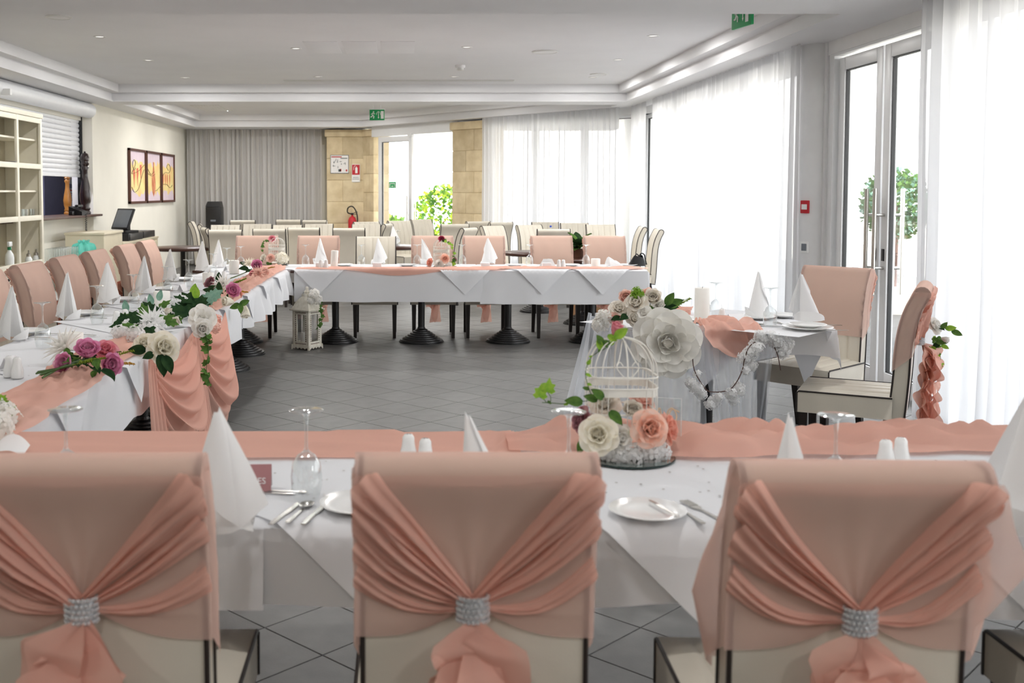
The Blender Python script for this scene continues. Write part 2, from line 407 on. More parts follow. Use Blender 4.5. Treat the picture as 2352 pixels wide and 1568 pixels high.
# diagonal wall: double door (one leaf folded open outwards), then windows
glazed_leaf('door_3', 1.02, 0.01, 2.55, dg(0.16, 0.0), pang, fr=0.10)
glazed_leaf('door_4', 1.02, 0.01, 2.55, dg(2.36, -0.05), pang + math.radians(82), fr=0.08)
for d_ in ('door_3',):
    d_ = bpy.data.objects[d_]
    h = MB()
    for y in (-0.1, 0.1):
        h.tube([(0.97, y, 0.55), (0.97, y, 1.42)], 0.014, 8)
    h.build('pull_handle', MATS['steel'], d_)
    s_ = MB().box((0.42, -0.006, 1.62), (0.22, 0.004, 0.12)).build('notice', MATS['green_sign'], d_, smooth=False)
    t_ = MB()
    for i in range(2): t_.box((0.42, -0.010, 1.645 - 0.05 * i), (0.12 - 0.05 * i, 0.003, 0.012))
    for sx in (-0.08, 0.08): t_.box((0.42 + sx, -0.010, 1.60), (0.014, 0.003, 0.05)); t_.ball((0.42 + sx, -0.010, 1.64), 0.012, 6)
    t_.build('notice_print', MATS['white_sign'], s_)
hd = MB().box((1.25, 0, 2.66), (2.5, 0.14, 0.2)).box((1.18, -0.05, 2.55), (0.12, 0.06, 0.06))
place(struct(hd.build('trim_far_door', MATS['frame_white'], smooth=False)), dg(0, 0), pang)
for i in range(3): glazed_leaf('window_%d' % (10 + i), 1.05, 0.02, 2.66, dg(3.3 + i * 1.05, 0), pang, fr=0.06)
place(struct(MB().bx(3.28, 7.0, -0.08, 0.08, 2.64, 2.78).build('wall_head_diagonal', MATS['white_paint'], smooth=False)), dg(0, 0), pang)
struct(MB().bx(3.4, 3.75, 15.82, 16.4, 0, 2.75).build('wall_corner', MATS['white_paint'], smooth=False))

# ---------------------------------------------------------------- curtains
def curtain(name, label, p0, p1, z0, z1, folds, amp, m, seed, kind='curtain', group=None):
    p0, p1 = Vector(p0), Vector(p1); d = p1 - p0; n = Vector((-d.y, d.x, 0)).normalized(); Lg = d.length
    def fn(u, v):
        uu = u + 0.012 * nz(u * 14, seed) ; a = amp * (0.55 + 0.45 * v) * (0.7 + 0.6 * abs(nz(u * 9, seed + 5)))
        ph = 2 * PI * folds * uu + 1.6 * nz(u * folds * 0.35, seed + 9)
        s = math.sin(ph); s = math.copysign(abs(s) ** 0.75, s)
        q = p0 + d * u + n * (a * s + 0.25 * amp * math.sin(ph * 2.3 + seed) + 0.02 * nz(u * 6, v * 2, seed))
        return (q.x, q.y, lerp(z1, z0, v))
    o = MB().grid(fn, int(folds * 9), 9).build(name, MATS[m])
    return tag(o, label, kind, group)
curtain('sheer_curtain', 'white sheer curtain hanging between the round column and the room corner', (3.36, 9.0, 0), (3.36, 14.35, 0), 0.02, 2.745, 34, 0.045, 'sheer_white', 1)
curtain('sheer_curtain', 'white sheer curtain beside the glass door, behind the flowered chair', (3.36, 0.5, 0), (3.36, 6.92, 0), 0.02, 2.745, 44, 0.05, 'sheer_white', 2)
curtain('sheer_curtain', 'short white sheer curtain gathered in the room corner', (3.36, 14.75, 0), (3.34, 15.55, 0), 0.02, 2.745, 8, 0.04, 'sheer_white', 3)
curtain('sheer_curtain', 'white sheer curtain across the angled window wall by the stone pier', dg(3.36, 0.27), dg(6.30, 0.27), 0.02, 2.745, 26, 0.045, 'sheer_white', 4)
curtain('grey_curtain', 'grey drawn curtain covering the end wall behind the loudspeaker', (-4.40, 21.35, 0), (-1.68, 21.35, 0), 0.03, 2.745, 26, 0.05, 'grey_curtain', 6)
# the rest of the room behind the camera keeps its sheers too
# outside: terrace, low wall, rail
struct(MB().bx(3.8, 60, -30, 60, -0.3, -0.06).bx(-30, 3.8, 22.4, 60, -0.3, -0.06).build('ground_terrace', MATS['terrace'], smooth=False))
# ---------------------------------------------------------------- recessed ceiling lamps, switched on to brighten the table tops
mat('lamp_trim', srgb(225, 225, 222), 0.4, var=0.03)
def emit_mat(name, col, st):
    m = bpy.data.materials.new(name); m.use_nodes = True; N, L = m.node_tree.nodes, m.node_tree.links; N.remove(N['Principled BSDF']); e_ = N.new('ShaderNodeEmission'); e_.inputs[0].default_value = col; e_.inputs[1].default_value = st
    L.new(e_.outputs[0], N['Material Output'].inputs['Surface']); MATS[name] = m
emit_mat('lamp_lens', (1, 0.95, 0.88, 1), 0.9)
LAMP_W = 15.0
trim_me = MB().lathe([(0.038, 0.0), (0.052, -0.006), (0.058, -0.004), (0.058, 0.0)], n=20, caps=False).mesh('trim_ring', MATS['lamp_trim'], angle=50)
lens_me = MB().lathe([(0.0, -0.001), (0.038, -0.001)], n=18).mesh('lens', MATS['lamp_lens'])
def downlight(x, y, z, w_, zone):
    t = thing('ceiling_spotlight', 'small round recessed spotlight in the %s ceiling coffer' % zone, 'ceiling light', (x, y, z), 0, 'spotlights of the %s coffer' % zone)
    inst('trim_ring', trim_me, t); inst('lens', lens_me, t)
    l = bpy.data.lights.new('spot_lamp', 'AREA'); l.shape = 'DISK'; l.size = 0.09; l.energy = w_; l.color = (1, 0.98, 0.955)
    o = bpy.data.objects.new('spot_lamp', l); COL.objects.link(o); o.parent = t; o.location = (0, 0, -0.012)
for px, py in ((229, 84), (340, 138), (425, 178), (680, 111), (730, 176), (1072, 108), (1043, 176), (1500, 82), (1420, 137), (1362, 177)):
    v = atz(px, py, ZC); downlight(v.x, v.y, ZC, LAMP_W, 'middle')
for x, y in ((-3.2, 17.3), (-1.2, 17.3), (0.8, 16.6), (-3.2, 19.4), (-1.3, 19.4)): downlight(x, y, ZC, LAMP_W, 'far')
for x, y in ((-2.6, 5.6), (-0.4, 5.6), (1.8, 5.6), (-1.6, 2.2), (0.6, 2.2)): downlight(x, y, ZC, LAMP_W * (0.7 if y > 3 else 0.5), 'unseen near')  # unseen lamps added as fill for the front tables and chairs
for x, y in ((-2.4, -0.8), (-0.4, -0.8), (1.6, -0.8)): downlight(x, y, ZC, LAMP_W * 0.8, 'unseen rear')  # unseen lamps added behind the camera to brighten the chair backs
# ================================================================ chairs
mat('leather', srgb(214, 207, 192), 0.42, var=0.05, vscale=6, bump=0.06, bscale=240)
mat('piping', srgb(38, 30, 27), 0.5, var=0.1)
mat('dark_wood', srgb(34, 24, 20), 0.35, var=0.35, vscale=20)
mat('black_iron', srgb(18, 18, 20), 0.38, var=0.2, vscale=12)
mat('rhinestone', srgb(238, 240, 243), 0.15, metal=0.55, var=0.22, vscale=300)
PINK = (0.89, 0.55, 0.45, 1)
cloth_mat('chiffon_hood', (0.86, 0.61, 0.525, 1), alpha=0.58, trans=0.35)
cloth_mat('chiffon', PINK, alpha=0.86, trans=0.35)
cloth_mat('chiffon_sheer', PINK, alpha=0.66, trans=0.4)
BW, SW = 0.21, 0.235
CL = curve([(0, -0.205, 0.33), (0, -0.214, 0.42), (0, -0.225, 0.55), (0, -0.232, 0.68), (0, -0.246, 0.80), (0, -0.272, 0.90), (0, -0.312, 0.985)], 22)
FR, RR = [], []
for i, p in enumerate(CL):
    t = (CL[min(i + 1, 22)] - CL[max(i - 1, 0)]).normalized(); n = Vector((0, t.z, -t.y)); th = lerp(0.038, 0.032, i / 22)
    FR.append(p + n * th); RR.append(p - n * th)
tt = (CL[22] - CL[21]).normalized(); nn = Vector((0, tt.z, -tt.y))
CAP = [CL[22] + (nn * math.cos(a) + tt * math.sin(a)) * 0.032 for a in [PI * k / 7 for k in range(1, 7)]]
LOOP = FR + CAP + RR[::-1]
REAR = sorted([(p.z, p.y) for p in RR] + [(CAP[-1].z, CAP[-1].y)]); FRONT = sorted((p.z, p.y) for p in FR)
def y_rear(z): return interp(REAR, z)
def y_front(z): return interp(FRONT, z)
def channel(x, half, n): return -0.010 * (1 - min(1.0, abs(math.sin(PI * n * (x + half) / (2 * half))) * 2.2)) 
def make_chair():
    t = thing('dining_chair', 'chair', 'chair')
    m = MB(); nx = 30; nF = len(FR); L_ = len(LOOP)
    def bk(u, v):
        k = min(int(round(v * (L_))), L_) % L_; p = LOOP[k]; x = lerp(-BW, BW, u); off = 0.0
        if k < nF: off = channel(x, BW, 5)
        if 0 < u < 1: return (x, p.y + off, p.z)
        return (x, p.y, p.z)
    m.grid(bk, nx, L_, cv=True)
    m.add([(-BW, p.y, p.z) for p in LOOP], [tuple(range(L_))]); m.add([(BW, p.y, p.z) for p in LOOP], [tuple(range(L_))[::-1]])
    m.build('backrest', MATS['leather'], t, angle=50, weld=0.0005)
    for s in (-1, 1): MB().tube([(s * BW, p.y, p.z) for p in LOOP], 0.0055, 5, closed=True).build('back_piping', MATS['piping'], t)
    # seat
    z0, z1, ya, yb = 0.345, 0.455, -0.19, 0.265
    def st(u, v):
        x = lerp(-SW, SW, u); y = lerp(ya, yb, v); ex = 1 - abs(2 * u - 1) ** 6; ey = 1 - max(0, 2 * v - 1) ** 6
        return (x, y, z1 + 0.022 * math.sin(PI * u) ** 0.6 * ey * ex + (0.6 * channel(x, SW, 6) if 0.05 < u < 0.95 and v < 0.98 else 0))
    m = MB().grid(st, 36, 10)
    fr = [st(i / 36, 1) for i in range(37)]; m.add(fr + [(x, y - 0.004, z0) for x, y, z in fr], [(i, i + 1, 38 + i, 37 + i) for i in range(36)])
    for u in (0, 1):
        sd_ = [st(u, j / 10) for j in range(11)]; m.add(sd_ + [(x, y, z0) for x, y, z in sd_], [(i, i + 1, 12 + i, 11 + i) for i in range(10)])
    m.add([(-SW, ya, z0), (SW, ya, z0), (SW, yb - 0.004, z0), (-SW, yb - 0.004, z0)], [(0, 1, 2, 3)])
    m.build('seat', MATS['leather'], t, angle=45, weld=0.0005)
    for s in (-1, 1):
        MB().tube([(s * SW, ya, z1), (s * SW, 0, z1), (s * SW, yb - 0.01, z1), (s * SW, yb, z1 - 0.008), (s * SW, yb, z0)], 0.005, 5).build('seat_piping', MATS['piping'], t)
    for sx in (-1, 1):
        for sy in (-1, 1):
            m = MB(); x = sx * 0.2; yt = 0.235 if sy > 0 else -0.17; yb_ = yt + (0.0 if sy > 0 else -0.07); a, b = 0.022, 0.016
            m.add([(x + i * a, yt + j * a, 0.347) for i, j in ((-1, -1), (1, -1), (1, 1), (-1, 1))] + [(x + i * b, yb_ + j * b, 0) for i, j in ((-1, -1), (1, -1), (1, 1), (-1, 1))],
                  [(0, 1, 2, 3), (7, 6, 5, 4), (0, 4, 5, 1), (1, 5, 6, 2), (2, 6, 7, 3), (3, 7, 4, 0)])
            m.build('leg', MATS['dark_wood'], t, smooth=False)
    return t
def make_hood(seed, tail=True, skew=0.0, flare=0.0):
    """sheer chiffon hood over a chair back, gathered by a rhinestone buckle into a ruffled tail"""
    t = thing('chair_hood', 'hood', 'chair cover')
    o = 0.009; z_lo = 0.60; B = Vector((0.0 + skew, 0, 0.735))
    # outer profile, front bottom -> over the top -> rear
    prof = [(p.y + o, p.z) for p in FR if p.z > z_lo]
    prof += [(CL[22].y + (c.y - CL[22].y) * 1.28, CL[22].z + (c.z - CL[22].z) * 1.28) for c in CAP]
    prof += [(p.y - o, p.z) for p in RR[::-1] if p.z > 0.965]
    hw = BW + 0.010; m = MB(); nP = len(prof) - 1
    def strip(u, v):
        y, z = prof[int(round(v * nP))]; x = lerp(-hw, hw, u); wv = 0.0025 * nz(x * 14, z * 9, seed)
        return (x, y + wv * (1 if 0 < u < 1 else 0), z)
    m.grid(strip, 16, nP)
    for s in (-1, 1):
        def side(u, v):
            z = lerp(lerp(0.59, 0.672, u), CL[22].z + 0.012, v); yf = y_front(z) + o; yr = y_rear(z) - o
            f = math.sin(PI * u); d = 0.006 * f + 0.002 * f * math.sin(15 * (z * 1.3 - u * 0.45) * 2 + seed * 2 + s) + 0.05 * flare * f * max(0, 1 - abs(v - 0.35) * 2)
            return (s * (hw + d), lerp(yf, yr, u), z)
        m.grid(side, 6, 20)
        m.add([(s * hw, CL[22].y, CL[22].z + 0.012)] + [(s * hw, y, z) for y, z in prof if z > CL[22].z + 0.012 - 0.002], [])
        cap = [(s * hw, y, z) for y, z in prof if z > CL[22].z - 0.02]
        if len(cap) > 2: m.add(cap, [tuple(range(len(cap)))])
    m.build('hood', MATS['chiffon_hood'], t, angle=60, weld=0.004)
    # gathered back: sheer sheet radiating from the buckle, with thick gathered folds from the upper corners over it
    m = MB(); NT, NR = 110, 18; th0, th1 = math.radians(-17), math.radians(197); ztop = 0.995
    R0 = 0.020; rs = random.Random(seed); p1, p2, p3 = rs.uniform(0, 6), rs.uniform(0, 6), rs.uniform(0, 6)
    def ridge(a): return 1 - abs(math.sin(a)) ** 0.7
    def fan(u, v):
        th = lerp(th0, th1, u); c, s = math.cos(th), math.sin(th); R = 9.0
        if c > 1e-4: R = min(R, (hw + 0.003 - B.x) / c)
        if c < -1e-4: R = min(R, (-hw - 0.003 - B.x) / c)
        if s > 1e-4: R = min(R, (ztop - B.z) / s)
        r = lerp(R0, R, v ** 1.25); deg = math.degrees(th); sd_ = deg if deg < 90 else 180 - deg
        sag = -0.030 * math.sin(PI * v) * max(0.0, 1 - abs(sd_ - 22) / 45) - (0.02 if sd_ < -10 else 0) * math.sin(PI * v)
        low = math.exp(-((sd_ - 12) / 22) ** 2); mid = math.exp(-((sd_ - 90) / 26) ** 2)
        d = low * (0.003 + 0.009 * ridge(th * 6.5 + p2 + 0.4 * v) * (1 - 0.5 * v))
        d += mid * (0.003 + 0.0035 * math.sin(th * 17 + p3) * (0.4 + v) * max(0, 1 - v)) + 0.014 * math.exp(-(r / 0.045) ** 2)
        x = B.x + r * c; z = min(ztop, B.z + r * s + sag)
        if flare and c > 0.3 and v > 0.6: x += flare * 0.09 * (v - 0.6) / 0.4 * max(0, 1 - abs(sd_ - 24) / 30)
        return (x, y_rear(z) - 0.0095 - d, z)
    m.grid(fan, NT, NR)
    m.build('back_panel', MATS['chiffon_hood'], t, angle=80)
    for sg in (-1, 1):
        m = MB(); nb = rs.choice((3, 4)); big = (sg < 0)
        for q in range(nb):
            f_ = q / (nb - 1); E = Vector((sg * (hw + 0.002), 0, lerp(0.985, 0.80, f_ ** 1.1) + rs.uniform(-0.008, 0.008)))
            w0 = lerp(0.046, 0.030, f_) * rs.uniform(0.85, 1.15) * (1.25 if big and q == 1 else 1); hh = lerp(0.030, 0.014, f_) * rs.uniform(0.8, 1.2) * (1.3 if big and q == 1 else 1)
            sag_ = lerp(0.006, 0.034, f_); Bq = B + Vector((sg * lerp(0.002, 0.018, f_), 0, lerp(0.016, -0.004, f_)))
            def bun(u, v, E=E, w0=w0, hh=hh, sag_=sag_, Bq=Bq, ph=rs.uniform(0, 6)):
                c_ = 2 * v - 1; p = E.lerp(Bq, u) + Vector((0, 0, -sag_ * math.sin(PI * u) + 0.006 * math.sin(5 * u + ph) * (1 - u)))
                dr = (Bq - E).normalized(); n_ = Vector((-dr.z, 0, dr.x)); ww = lerp(w0, 0.007, u ** 0.8); q_ = p + n_ * (ww * c_)
                q_.x = max(-hw - 0.006, min(hw + 0.006, q_.x)); zq = min(q_.z, 1.0)
                hgt = hh * (0.35 + 0.65 * math.sin(PI * min(1, 0.15 + 0.75 * u))) * (1 - c_ * c_) ** 0.55 * (1 + 0.38 * math.sin(9 * c_ + ph + 2 * u)) + 0.004 * nz(u * 6, c_ * 2, ph) * (1 - c_ * c_)
                return (q_.x, y_rear(zq) - 0.010 - hgt - 0.012 * math.exp(-((1 - u) / 0.12) ** 2), zq)
            m.grid(bun, 26, 14)
        m.build('gathered_sash', MATS['chiffon'], t, angle=100)
    # lower sheer band hanging below the gather at each side
    yb = y_rear(B.z) - 0.030
    bk = MB().grid(lambda u, v: (B.x + 0.026 * math.cos(2 * PI * u), yb + 0.018 * math.sin(2 * PI * u), B.z + lerp(-0.026, 0.022, v)), 20, 2, cu=True)
    for r in range(5):
        for k in range(20):
            a = 2 * PI * (k + 0.5 * (r % 2)) / 20
            bk.ball((B.x + 0.028 * math.cos(a), yb + 0.020 * math.sin(a), B.z - 0.022 + r * 0.0105), 0.0048, 5)
    bk.build('rhinestone_buckle', MATS['rhinestone'], t)
    if tail:
        m = MB(); zt = B.z - 0.028
        for k in range(9):
            ph = rs.uniform(0, 6); Ln = rs.uniform(0.42, 0.63) if k < 6 else rs.uniform(0.10, 0.22); cx = B.x + rs.uniform(-0.035, 0.035); W = rs.uniform(0.05, 0.08); tw = rs.uniform(-1.4, 1.4); fr_ = rs.uniform(11, 26)
            yo = 0.006 + 0.017 * (k % 5)
            def rib(u, v, ph=ph, Ln=Ln, cx=cx, W=W, tw=tw, fr_=fr_, yo=yo):
                e_ = 2 * u - 1; s = v * Ln; op = min(1, v * 6 + 0.12); an = tw * v
                ww = W * op * (1 + 0.25 * math.sin(fr_ * 0.6 * s * 2 + ph))
                rip = 0.022 * abs(e_) ** 1.3 * math.sin(fr_ * s * 2.2 + ph + (2 if e_ > 0 else 0)) * op
                x = B.x + (cx - B.x) * op + e_ * ww * math.cos(an) + 0.006 * math.sin(9 * s + ph)
                y = yb - yo * op - 0.010 + rip + e_ * ww * math.sin(an) * 0.6 - 0.012 * math.sin(PI * min(1, v * 3))
                y = min(y, y_rear(max(0.34, zt - s)) - 0.004)
                return (x, y, zt - s + 0.012 * abs(e_) * math.sin(fr_ * s * 2.2 + ph))
            m.grid(rib, 8, max(12, int(Ln * 110)))
        m.build('ruffled_tail', MATS['chiffon'], t, angle=120)
    return t
chair0 = make_chair()
hoods = [make_hood(3, skew=-0.012), make_hood(11, skew=-0.005), make_hood(23, flare=1.0, skew=0.01)]
_used = {}
def chair_at(x, y, face, label, group=None, hood=None, hlabel=None, hgroup=None):
    """face: heading in degrees the sitter looks to, 90 = +Y"""
    rz = math.radians(face - 90)
    if 'c' not in _used: _used['c'] = 1; c = chair0; c.location = (x, y, 0); c.rotation_euler = (0, 0, rz); c['label'] = label
    else: c = copy_tree(chair0, None, label, None, (x, y, 0), rz)
    if 'group' in c.keys(): del c['group']
    if group: c['group'] = group
    if hood is not None:
        src = hoods[hood]
        if ('h', hood) not in _used: _used[('h', hood)] = 1; h = src; h.location = (x, y, 0); h.rotation_euler = (0, 0, rz); h['label'] = hlabel
        else: h = copy_tree(src, None, hlabel, None, (x, y, 0), rz)
        if 'group' in h.keys(): del h['group']
        if hgroup: h['group'] = hgroup
    return c
# front row, backs to the camera
for (cx, yy, rot), hd_, a, b in (((-0.585, 2.20, 0.5), 0, 'cream leather chair at the birdcage table, nearest the bouquet table', 'pink chiffon hood with a looped fold on the chair nearest the bouquet table'),
                       ((0.130, 2.205, 0), 1, 'cream leather chair at the birdcage table, between two other bowed chairs', 'pink chiffon hood on the chair standing between two bowed chairs, tied straight'),
                       ((0.815, 2.15, -2.0), 2, 'cream leather chair at the birdcage table, under the lopsided hood', 'lopsided pink chiffon hood flaring out past the side of its chair'),
                       ((1.62, 2.20, 0), 0, 'cream leather chair at the birdcage table, nearest the glass doors', 'pink chiffon hood on the birdcage-table chair nearest the glass doors')):
    chair_at(cx, yy, 90 + rot, a, None, hd_, b)
# left table outer side, looking towards +X
ORD = ('first', 'second', 'third', 'fourth', 'fifth', 'sixth', 'seventh', 'eighth', 'ninth')
for k_, y in enumerate((10.18, 9.40, 8.50, 7.74, 6.98, 6.25)):
    chair_at(-2.20, y, -1.0, 'cream chair under a pink hood at the bouquet table, %s from the till desk end' % ORD[k_], None, 1, 'pink chiffon hood at the bouquet table, %s from the till desk end' % ORD[k_])
# far row behind the pedestal table, facing the camera
q_ = 0
for px, hooded in ((591, 1), (732, 1), (864, 0), (993, 1), (1111, 1), (1266, 1), (1387, 1)):
    x = (px - PX) / F_PX * 11.28
    if hooded: chair_at(x, 10.95, -90, 'cream chair under a pink hood behind the pedestal table, %s from the bouquet table' % ORD[q_], None, 1, 'pink chiffon hood behind the pedestal table, %s from the bouquet table' % ORD[q_]); q_ += 1
    else: chair_at(x, 10.95, -90, 'bare cream leather chair standing between pink-hooded chairs behind the pedestal table')
# couple's chairs
chair_at(2.50, 6.42, 222, 'cream leather chair turned towards the tulle table, in front of the glass door', None, 1, 'smooth pink chiffon hood on the chair in front of the glass door')
chair_at(2.40, 5.56, 152, 'cream leather chair seen side-on, its seat reaching under the tulle table cloth', None, 0, 'pink chiffon hood with flowers at its buckle and a long ruffled tail')

# ---- the other dining tables further back: chairs placed by the tops of their backs
def top_at(px, py): return atz(px, py, 1.0)
rows = [('bare cream chair with its back to the pedestal table, %s from the wall', [(517, 531, 90), (618, 531, 90), (697, 531, 90), (801, 531, 90), (1272, 530, 90)]),
 ('bare cream chair facing the room before the grey curtain, %s from the wall', [(519, 519, -90), (592, 519, -88), (661, 519, -90), (733, 519, -90), (842, 521, -92)]),
 ('bare cream chair pushed back against the grey curtain, %s from the loudspeaker', [(557, 508, 90), (662, 508, 90), (722, 508, 80)]),
 ('bare cream chair facing the potted plant, %s from the stone pier', [(1273, 513, -90), (1332, 514, -90), (1378, 520, -90)]),
 ('bare cream chair at the dark table by the paintings, %s from the wall', [(437, 511, 5), (455, 519, 10), (466, 529, 20)]),
 ('bare cream chair turned aside before the far glass door, %s from the extinguisher', [(840, 513, -70), (897, 523, 165), (915, 509, -60), (965, 506, -55)]),
 ('bare cream chair turned aside before the sheer curtain, %s from the stone pier', [(1045, 517, 100), (1080, 526, 150), (1100, 513, 112), (1128, 521, -50), (1152, 513, 118), (1213, 519, -62)])]
spots = []
for fmt, lst in rows:
    for k_, (px, py, hd_) in enumerate(lst):
        p = atz(px, py, 1.0); a = math.radians(hd_); spots.append([Vector((p.x + 0.33 * math.cos(a), p.y + 0.33 * math.sin(a))), hd_, fmt % ORD[k_]])
for px, py in ((1478, 523), (1515, 529)):
    p = atz(px, py, 1.0); spots.append([Vector((p.x - 0.33, p.y)), 176, 'bare cream chair side-on at the end of the pedestal table, %s the handbag' % ('beside' if px > 1500 else 'behind')])
rt_xy = [atz(px, py - 2, 0.748).xy for px, py in ((1235, 580), (420, 569), (905, 566), (630, 553), (1340, 594))]
for _ in range(60):                                # chairs must not stand inside one another: slide the further one back along its line of sight
    spots.sort(key=lambda s_: s_[0].y)
    for i in range(len(spots)):
        for j in range(i):
            d_ = spots[i][0] - spots[j][0]
            if d_.length < 0.60: spots[i][0] += spots[i][0].normalized() * 0.03
        for c_ in rt_xy:
            d_ = spots[i][0] - c_
            if d_.length < 0.72: spots[i][0] += (spots[i][0].normalized() * 0.03 if d_.y > 0 else -spots[i][0].normalized() * 0.02)
        q3 = Vector((spots[i][0].x, spots[i][0].y, 0)); off = (q3 - dg(0)).dot(DG_N)
        if off < 0.75: spots[i][0] += Vector((DG_N.x, DG_N.y)) * (0.75 - off)
        spots[i][0].y = min(spots[i][0].y, 20.9)
for p, hd_, lab in spots: chair_at(p.x, p.y, hd_, lab)
# ================================================================ tables
cloth_mat('linen', srgb(246, 247, 250), alpha=1.0, trans=0.18, bump=0.12, bscale=700)
mat('table_wood', srgb(70, 40, 30), 0.3, var=0.3, vscale=9)
steps = [(0.222, 0.0), (0.222, 0.012)]
for i in range(7): steps += [(0.214 - i * 0.025, 0.013 + i * 0.0165), (0.212 - i * 0.025, 0.024 + i * 0.0165), (0.204 - i * 0.025, 0.0285 + i * 0.0165)]
steps += [(0.040, 0.135), (0.036, 0.15)]
def make_table(sx, sy, wood='table_wood', h=0.742):
    t = thing('pedestal_table', 'table', 'table')
    MB().rbox((0, 0, h - 0.014), (sx, sy, 0.028), 0.008).build('table_top', MATS[wood], t)
    MB().lathe([(0.034, 0.14), (0.034, h - 0.06), (0.05, h - 0.045), (0.05, h - 0.03)], n=16).box((0, 0, h - 0.034), (0.34, 0.05, 0.012)).box((0, 0, h - 0.034), (0.05, 0.34, 0.012)).build('column', MATS['black_iron'], t)
    MB().lathe(steps, n=32).build('base', MATS['black_iron'], t)
    return t
tab0 = make_table(0.82, 0.74)
def table_at(x, y, label, group, rz=0.0, first=[1]):
    if first[0]: first[0] = 0; tab0.location = (x, y, 0); tab0['label'] = label; (tab0.__setitem__('group', group) if group else None); tab0.rotation_euler = (0, 0, rz)
    else: copy_tree(tab0, None, label, group, (x, y, 0), rz)
FT_Y = 10.46
for k_, px in enumerate((552, 770, 968, 1168, 1360)): table_at((px - PX) / F_PX * FT_Y, FT_Y, 'black pedestal table in the row by the lantern, %s from the bouquet table' % ORD[k_], None)
LA = 0.0193
def lt(x, y): return Vector((-1.255 + x * math.cos(LA) + y * math.sin(LA), 3.26 - x * math.sin(LA) + y * math.cos(LA), 0))
for k_, y in enumerate((6.4, 5.55, 4.7, 3.85, 3.0, 2.15, 1.30, 0.45)): p = lt(-0.38, y); table_at(p.x, p.y, 'black pedestal table under the bouquets, %s from the lantern' % ORD[k_], None, PI / 2 - LA)
for x in (-1.5, -0.66, 0.18, 1.02, 1.86): table_at(x, 2.78, 'black pedestal table under the birdcage table cloth', 'tables under the birdcage cloth')
# dark bare tables further back
rt0 = thing('round_table', 'dark round wooden table', 'table')
MB().lathe([(0.0, 0.705), (0.42, 0.705), (0.45, 0.715), (0.45, 0.74), (0.44, 0.748), (0.0, 0.748)], n=36).build('table_top', MATS['table_wood'], rt0)
MB().lathe([(0.034, 0.14), (0.034, 0.705)], n=14).build('column', MATS['black_iron'], rt0); MB().lathe(steps, n=28).build('base', MATS['black_iron'], rt0)
rts = [((1235, 580), 'dark round table set beside the sheer curtains, under a green plant'), ((420, 569), 'dark round table by the cream wall next to the till desk'), ((905, 566), 'dark round table in front of the far glass door'), ((630, 553), 'dark round table in front of the grey curtain'), ((1340, 594), 'dark round table hidden behind the pink-hooded chairs')]
for i, ((px, py), lab) in enumerate(rts):
    p = atz(px, py - 2, 0.748)
    if i == 0: rt0.location = (p.x, p.y, 0); rt0['label'] = lab
    else: copy_tree(rt0, None, lab, None, (p.x, p.y, 0))

# ---------------------------------------------------------------- table linen
def cloth_sheet(name, label, x0, x1, y0, y1, z, ov, M=None, amp=0.03, freq=9.0, seed=0, res=0.045, hem=None, material='linen', cat='tablecloth', group=None, flare=0.05):
    """rectangular cloth over the table x0..x1,y0..y1; ov = overhang on (left, right, front, back)"""
    l, r, f_, b = ov; nx = max(6, int((x1 - x0 + l + r) / res)); ny = max(6, int((y1 - y0 + f_ + b) / res))
    def fn(u, v):
        x = lerp(x0 - l, x1 + r, u); y = lerp(y0 - f_, y1 + b, v)
        cx_ = min(max(x, x0), x1); cy_ = min(max(y, y0), y1); o = Vector((x - cx_, y - cy_)); d = o.length
        if d < 1e-6: return (x, y, z + 0.0015 * nz(x * 4, y * 4, seed))
        n = o / d; s = cx_ - x0 + (cy_ - y0) * 1.3 + math.atan2(n.y, n.x) * 0.12
        k = min(1.0, d / 0.2); w_ = amp * k * (math.sin(freq * s + 3 * nz(s * 1.5, seed)) * 0.6 + 0.8 * nz(s * 4, d * 2, seed + 3))
        fl_ = 0.012 * min(1, d / 0.015) + flare * d + w_
        zz = z - max(0, d - 0.008) + (0.012 * nz(s * 3, seed + 7) * k if hem is None else hem * nz(s * 3, seed + 7) * k)
        return (cx_ + n.x * fl_, cy_ + n.y * fl_, zz)
    o = MB().grid(fn, nx, ny).build(name, MATS[material], angle=60)
    if M is not None: o.matrix_world = M
    return tag(o, label, cat, group)
ZT = 0.748
MLT = Matrix.Translation((-1.255, 3.26, 0)) @ Matrix.Rotation(-LA, 4, 'Z')
# far table
cloth_sheet('tablecloth', 'white cloth on the pedestal table, over the end beside the bare side-on chairs', 0.72, 2.33, 10.06, 10.84, ZT, (0.02, 0.26, 0.335, 0.2), amp=0.018, freq=6, seed=4, flare=0.035)
cloth_sheet('tablecloth', 'white cloth on the pedestal table, over the half beside the white lantern', -1.06, 0.74, 10.055, 10.845, ZT + 0.002, (0.0, 0.03, 0.315, 0.2), amp=0.018, freq=6, seed=9, flare=0.04)
cloth_sheet('tablecloth', 'white cloth on the corner where the bouquet and pedestal tables meet', -2.0, -1.02, 10.10, 10.85, ZT, (0.15, 0.0, 0.02, 0.2), amp=0.012, freq=6, seed=12)
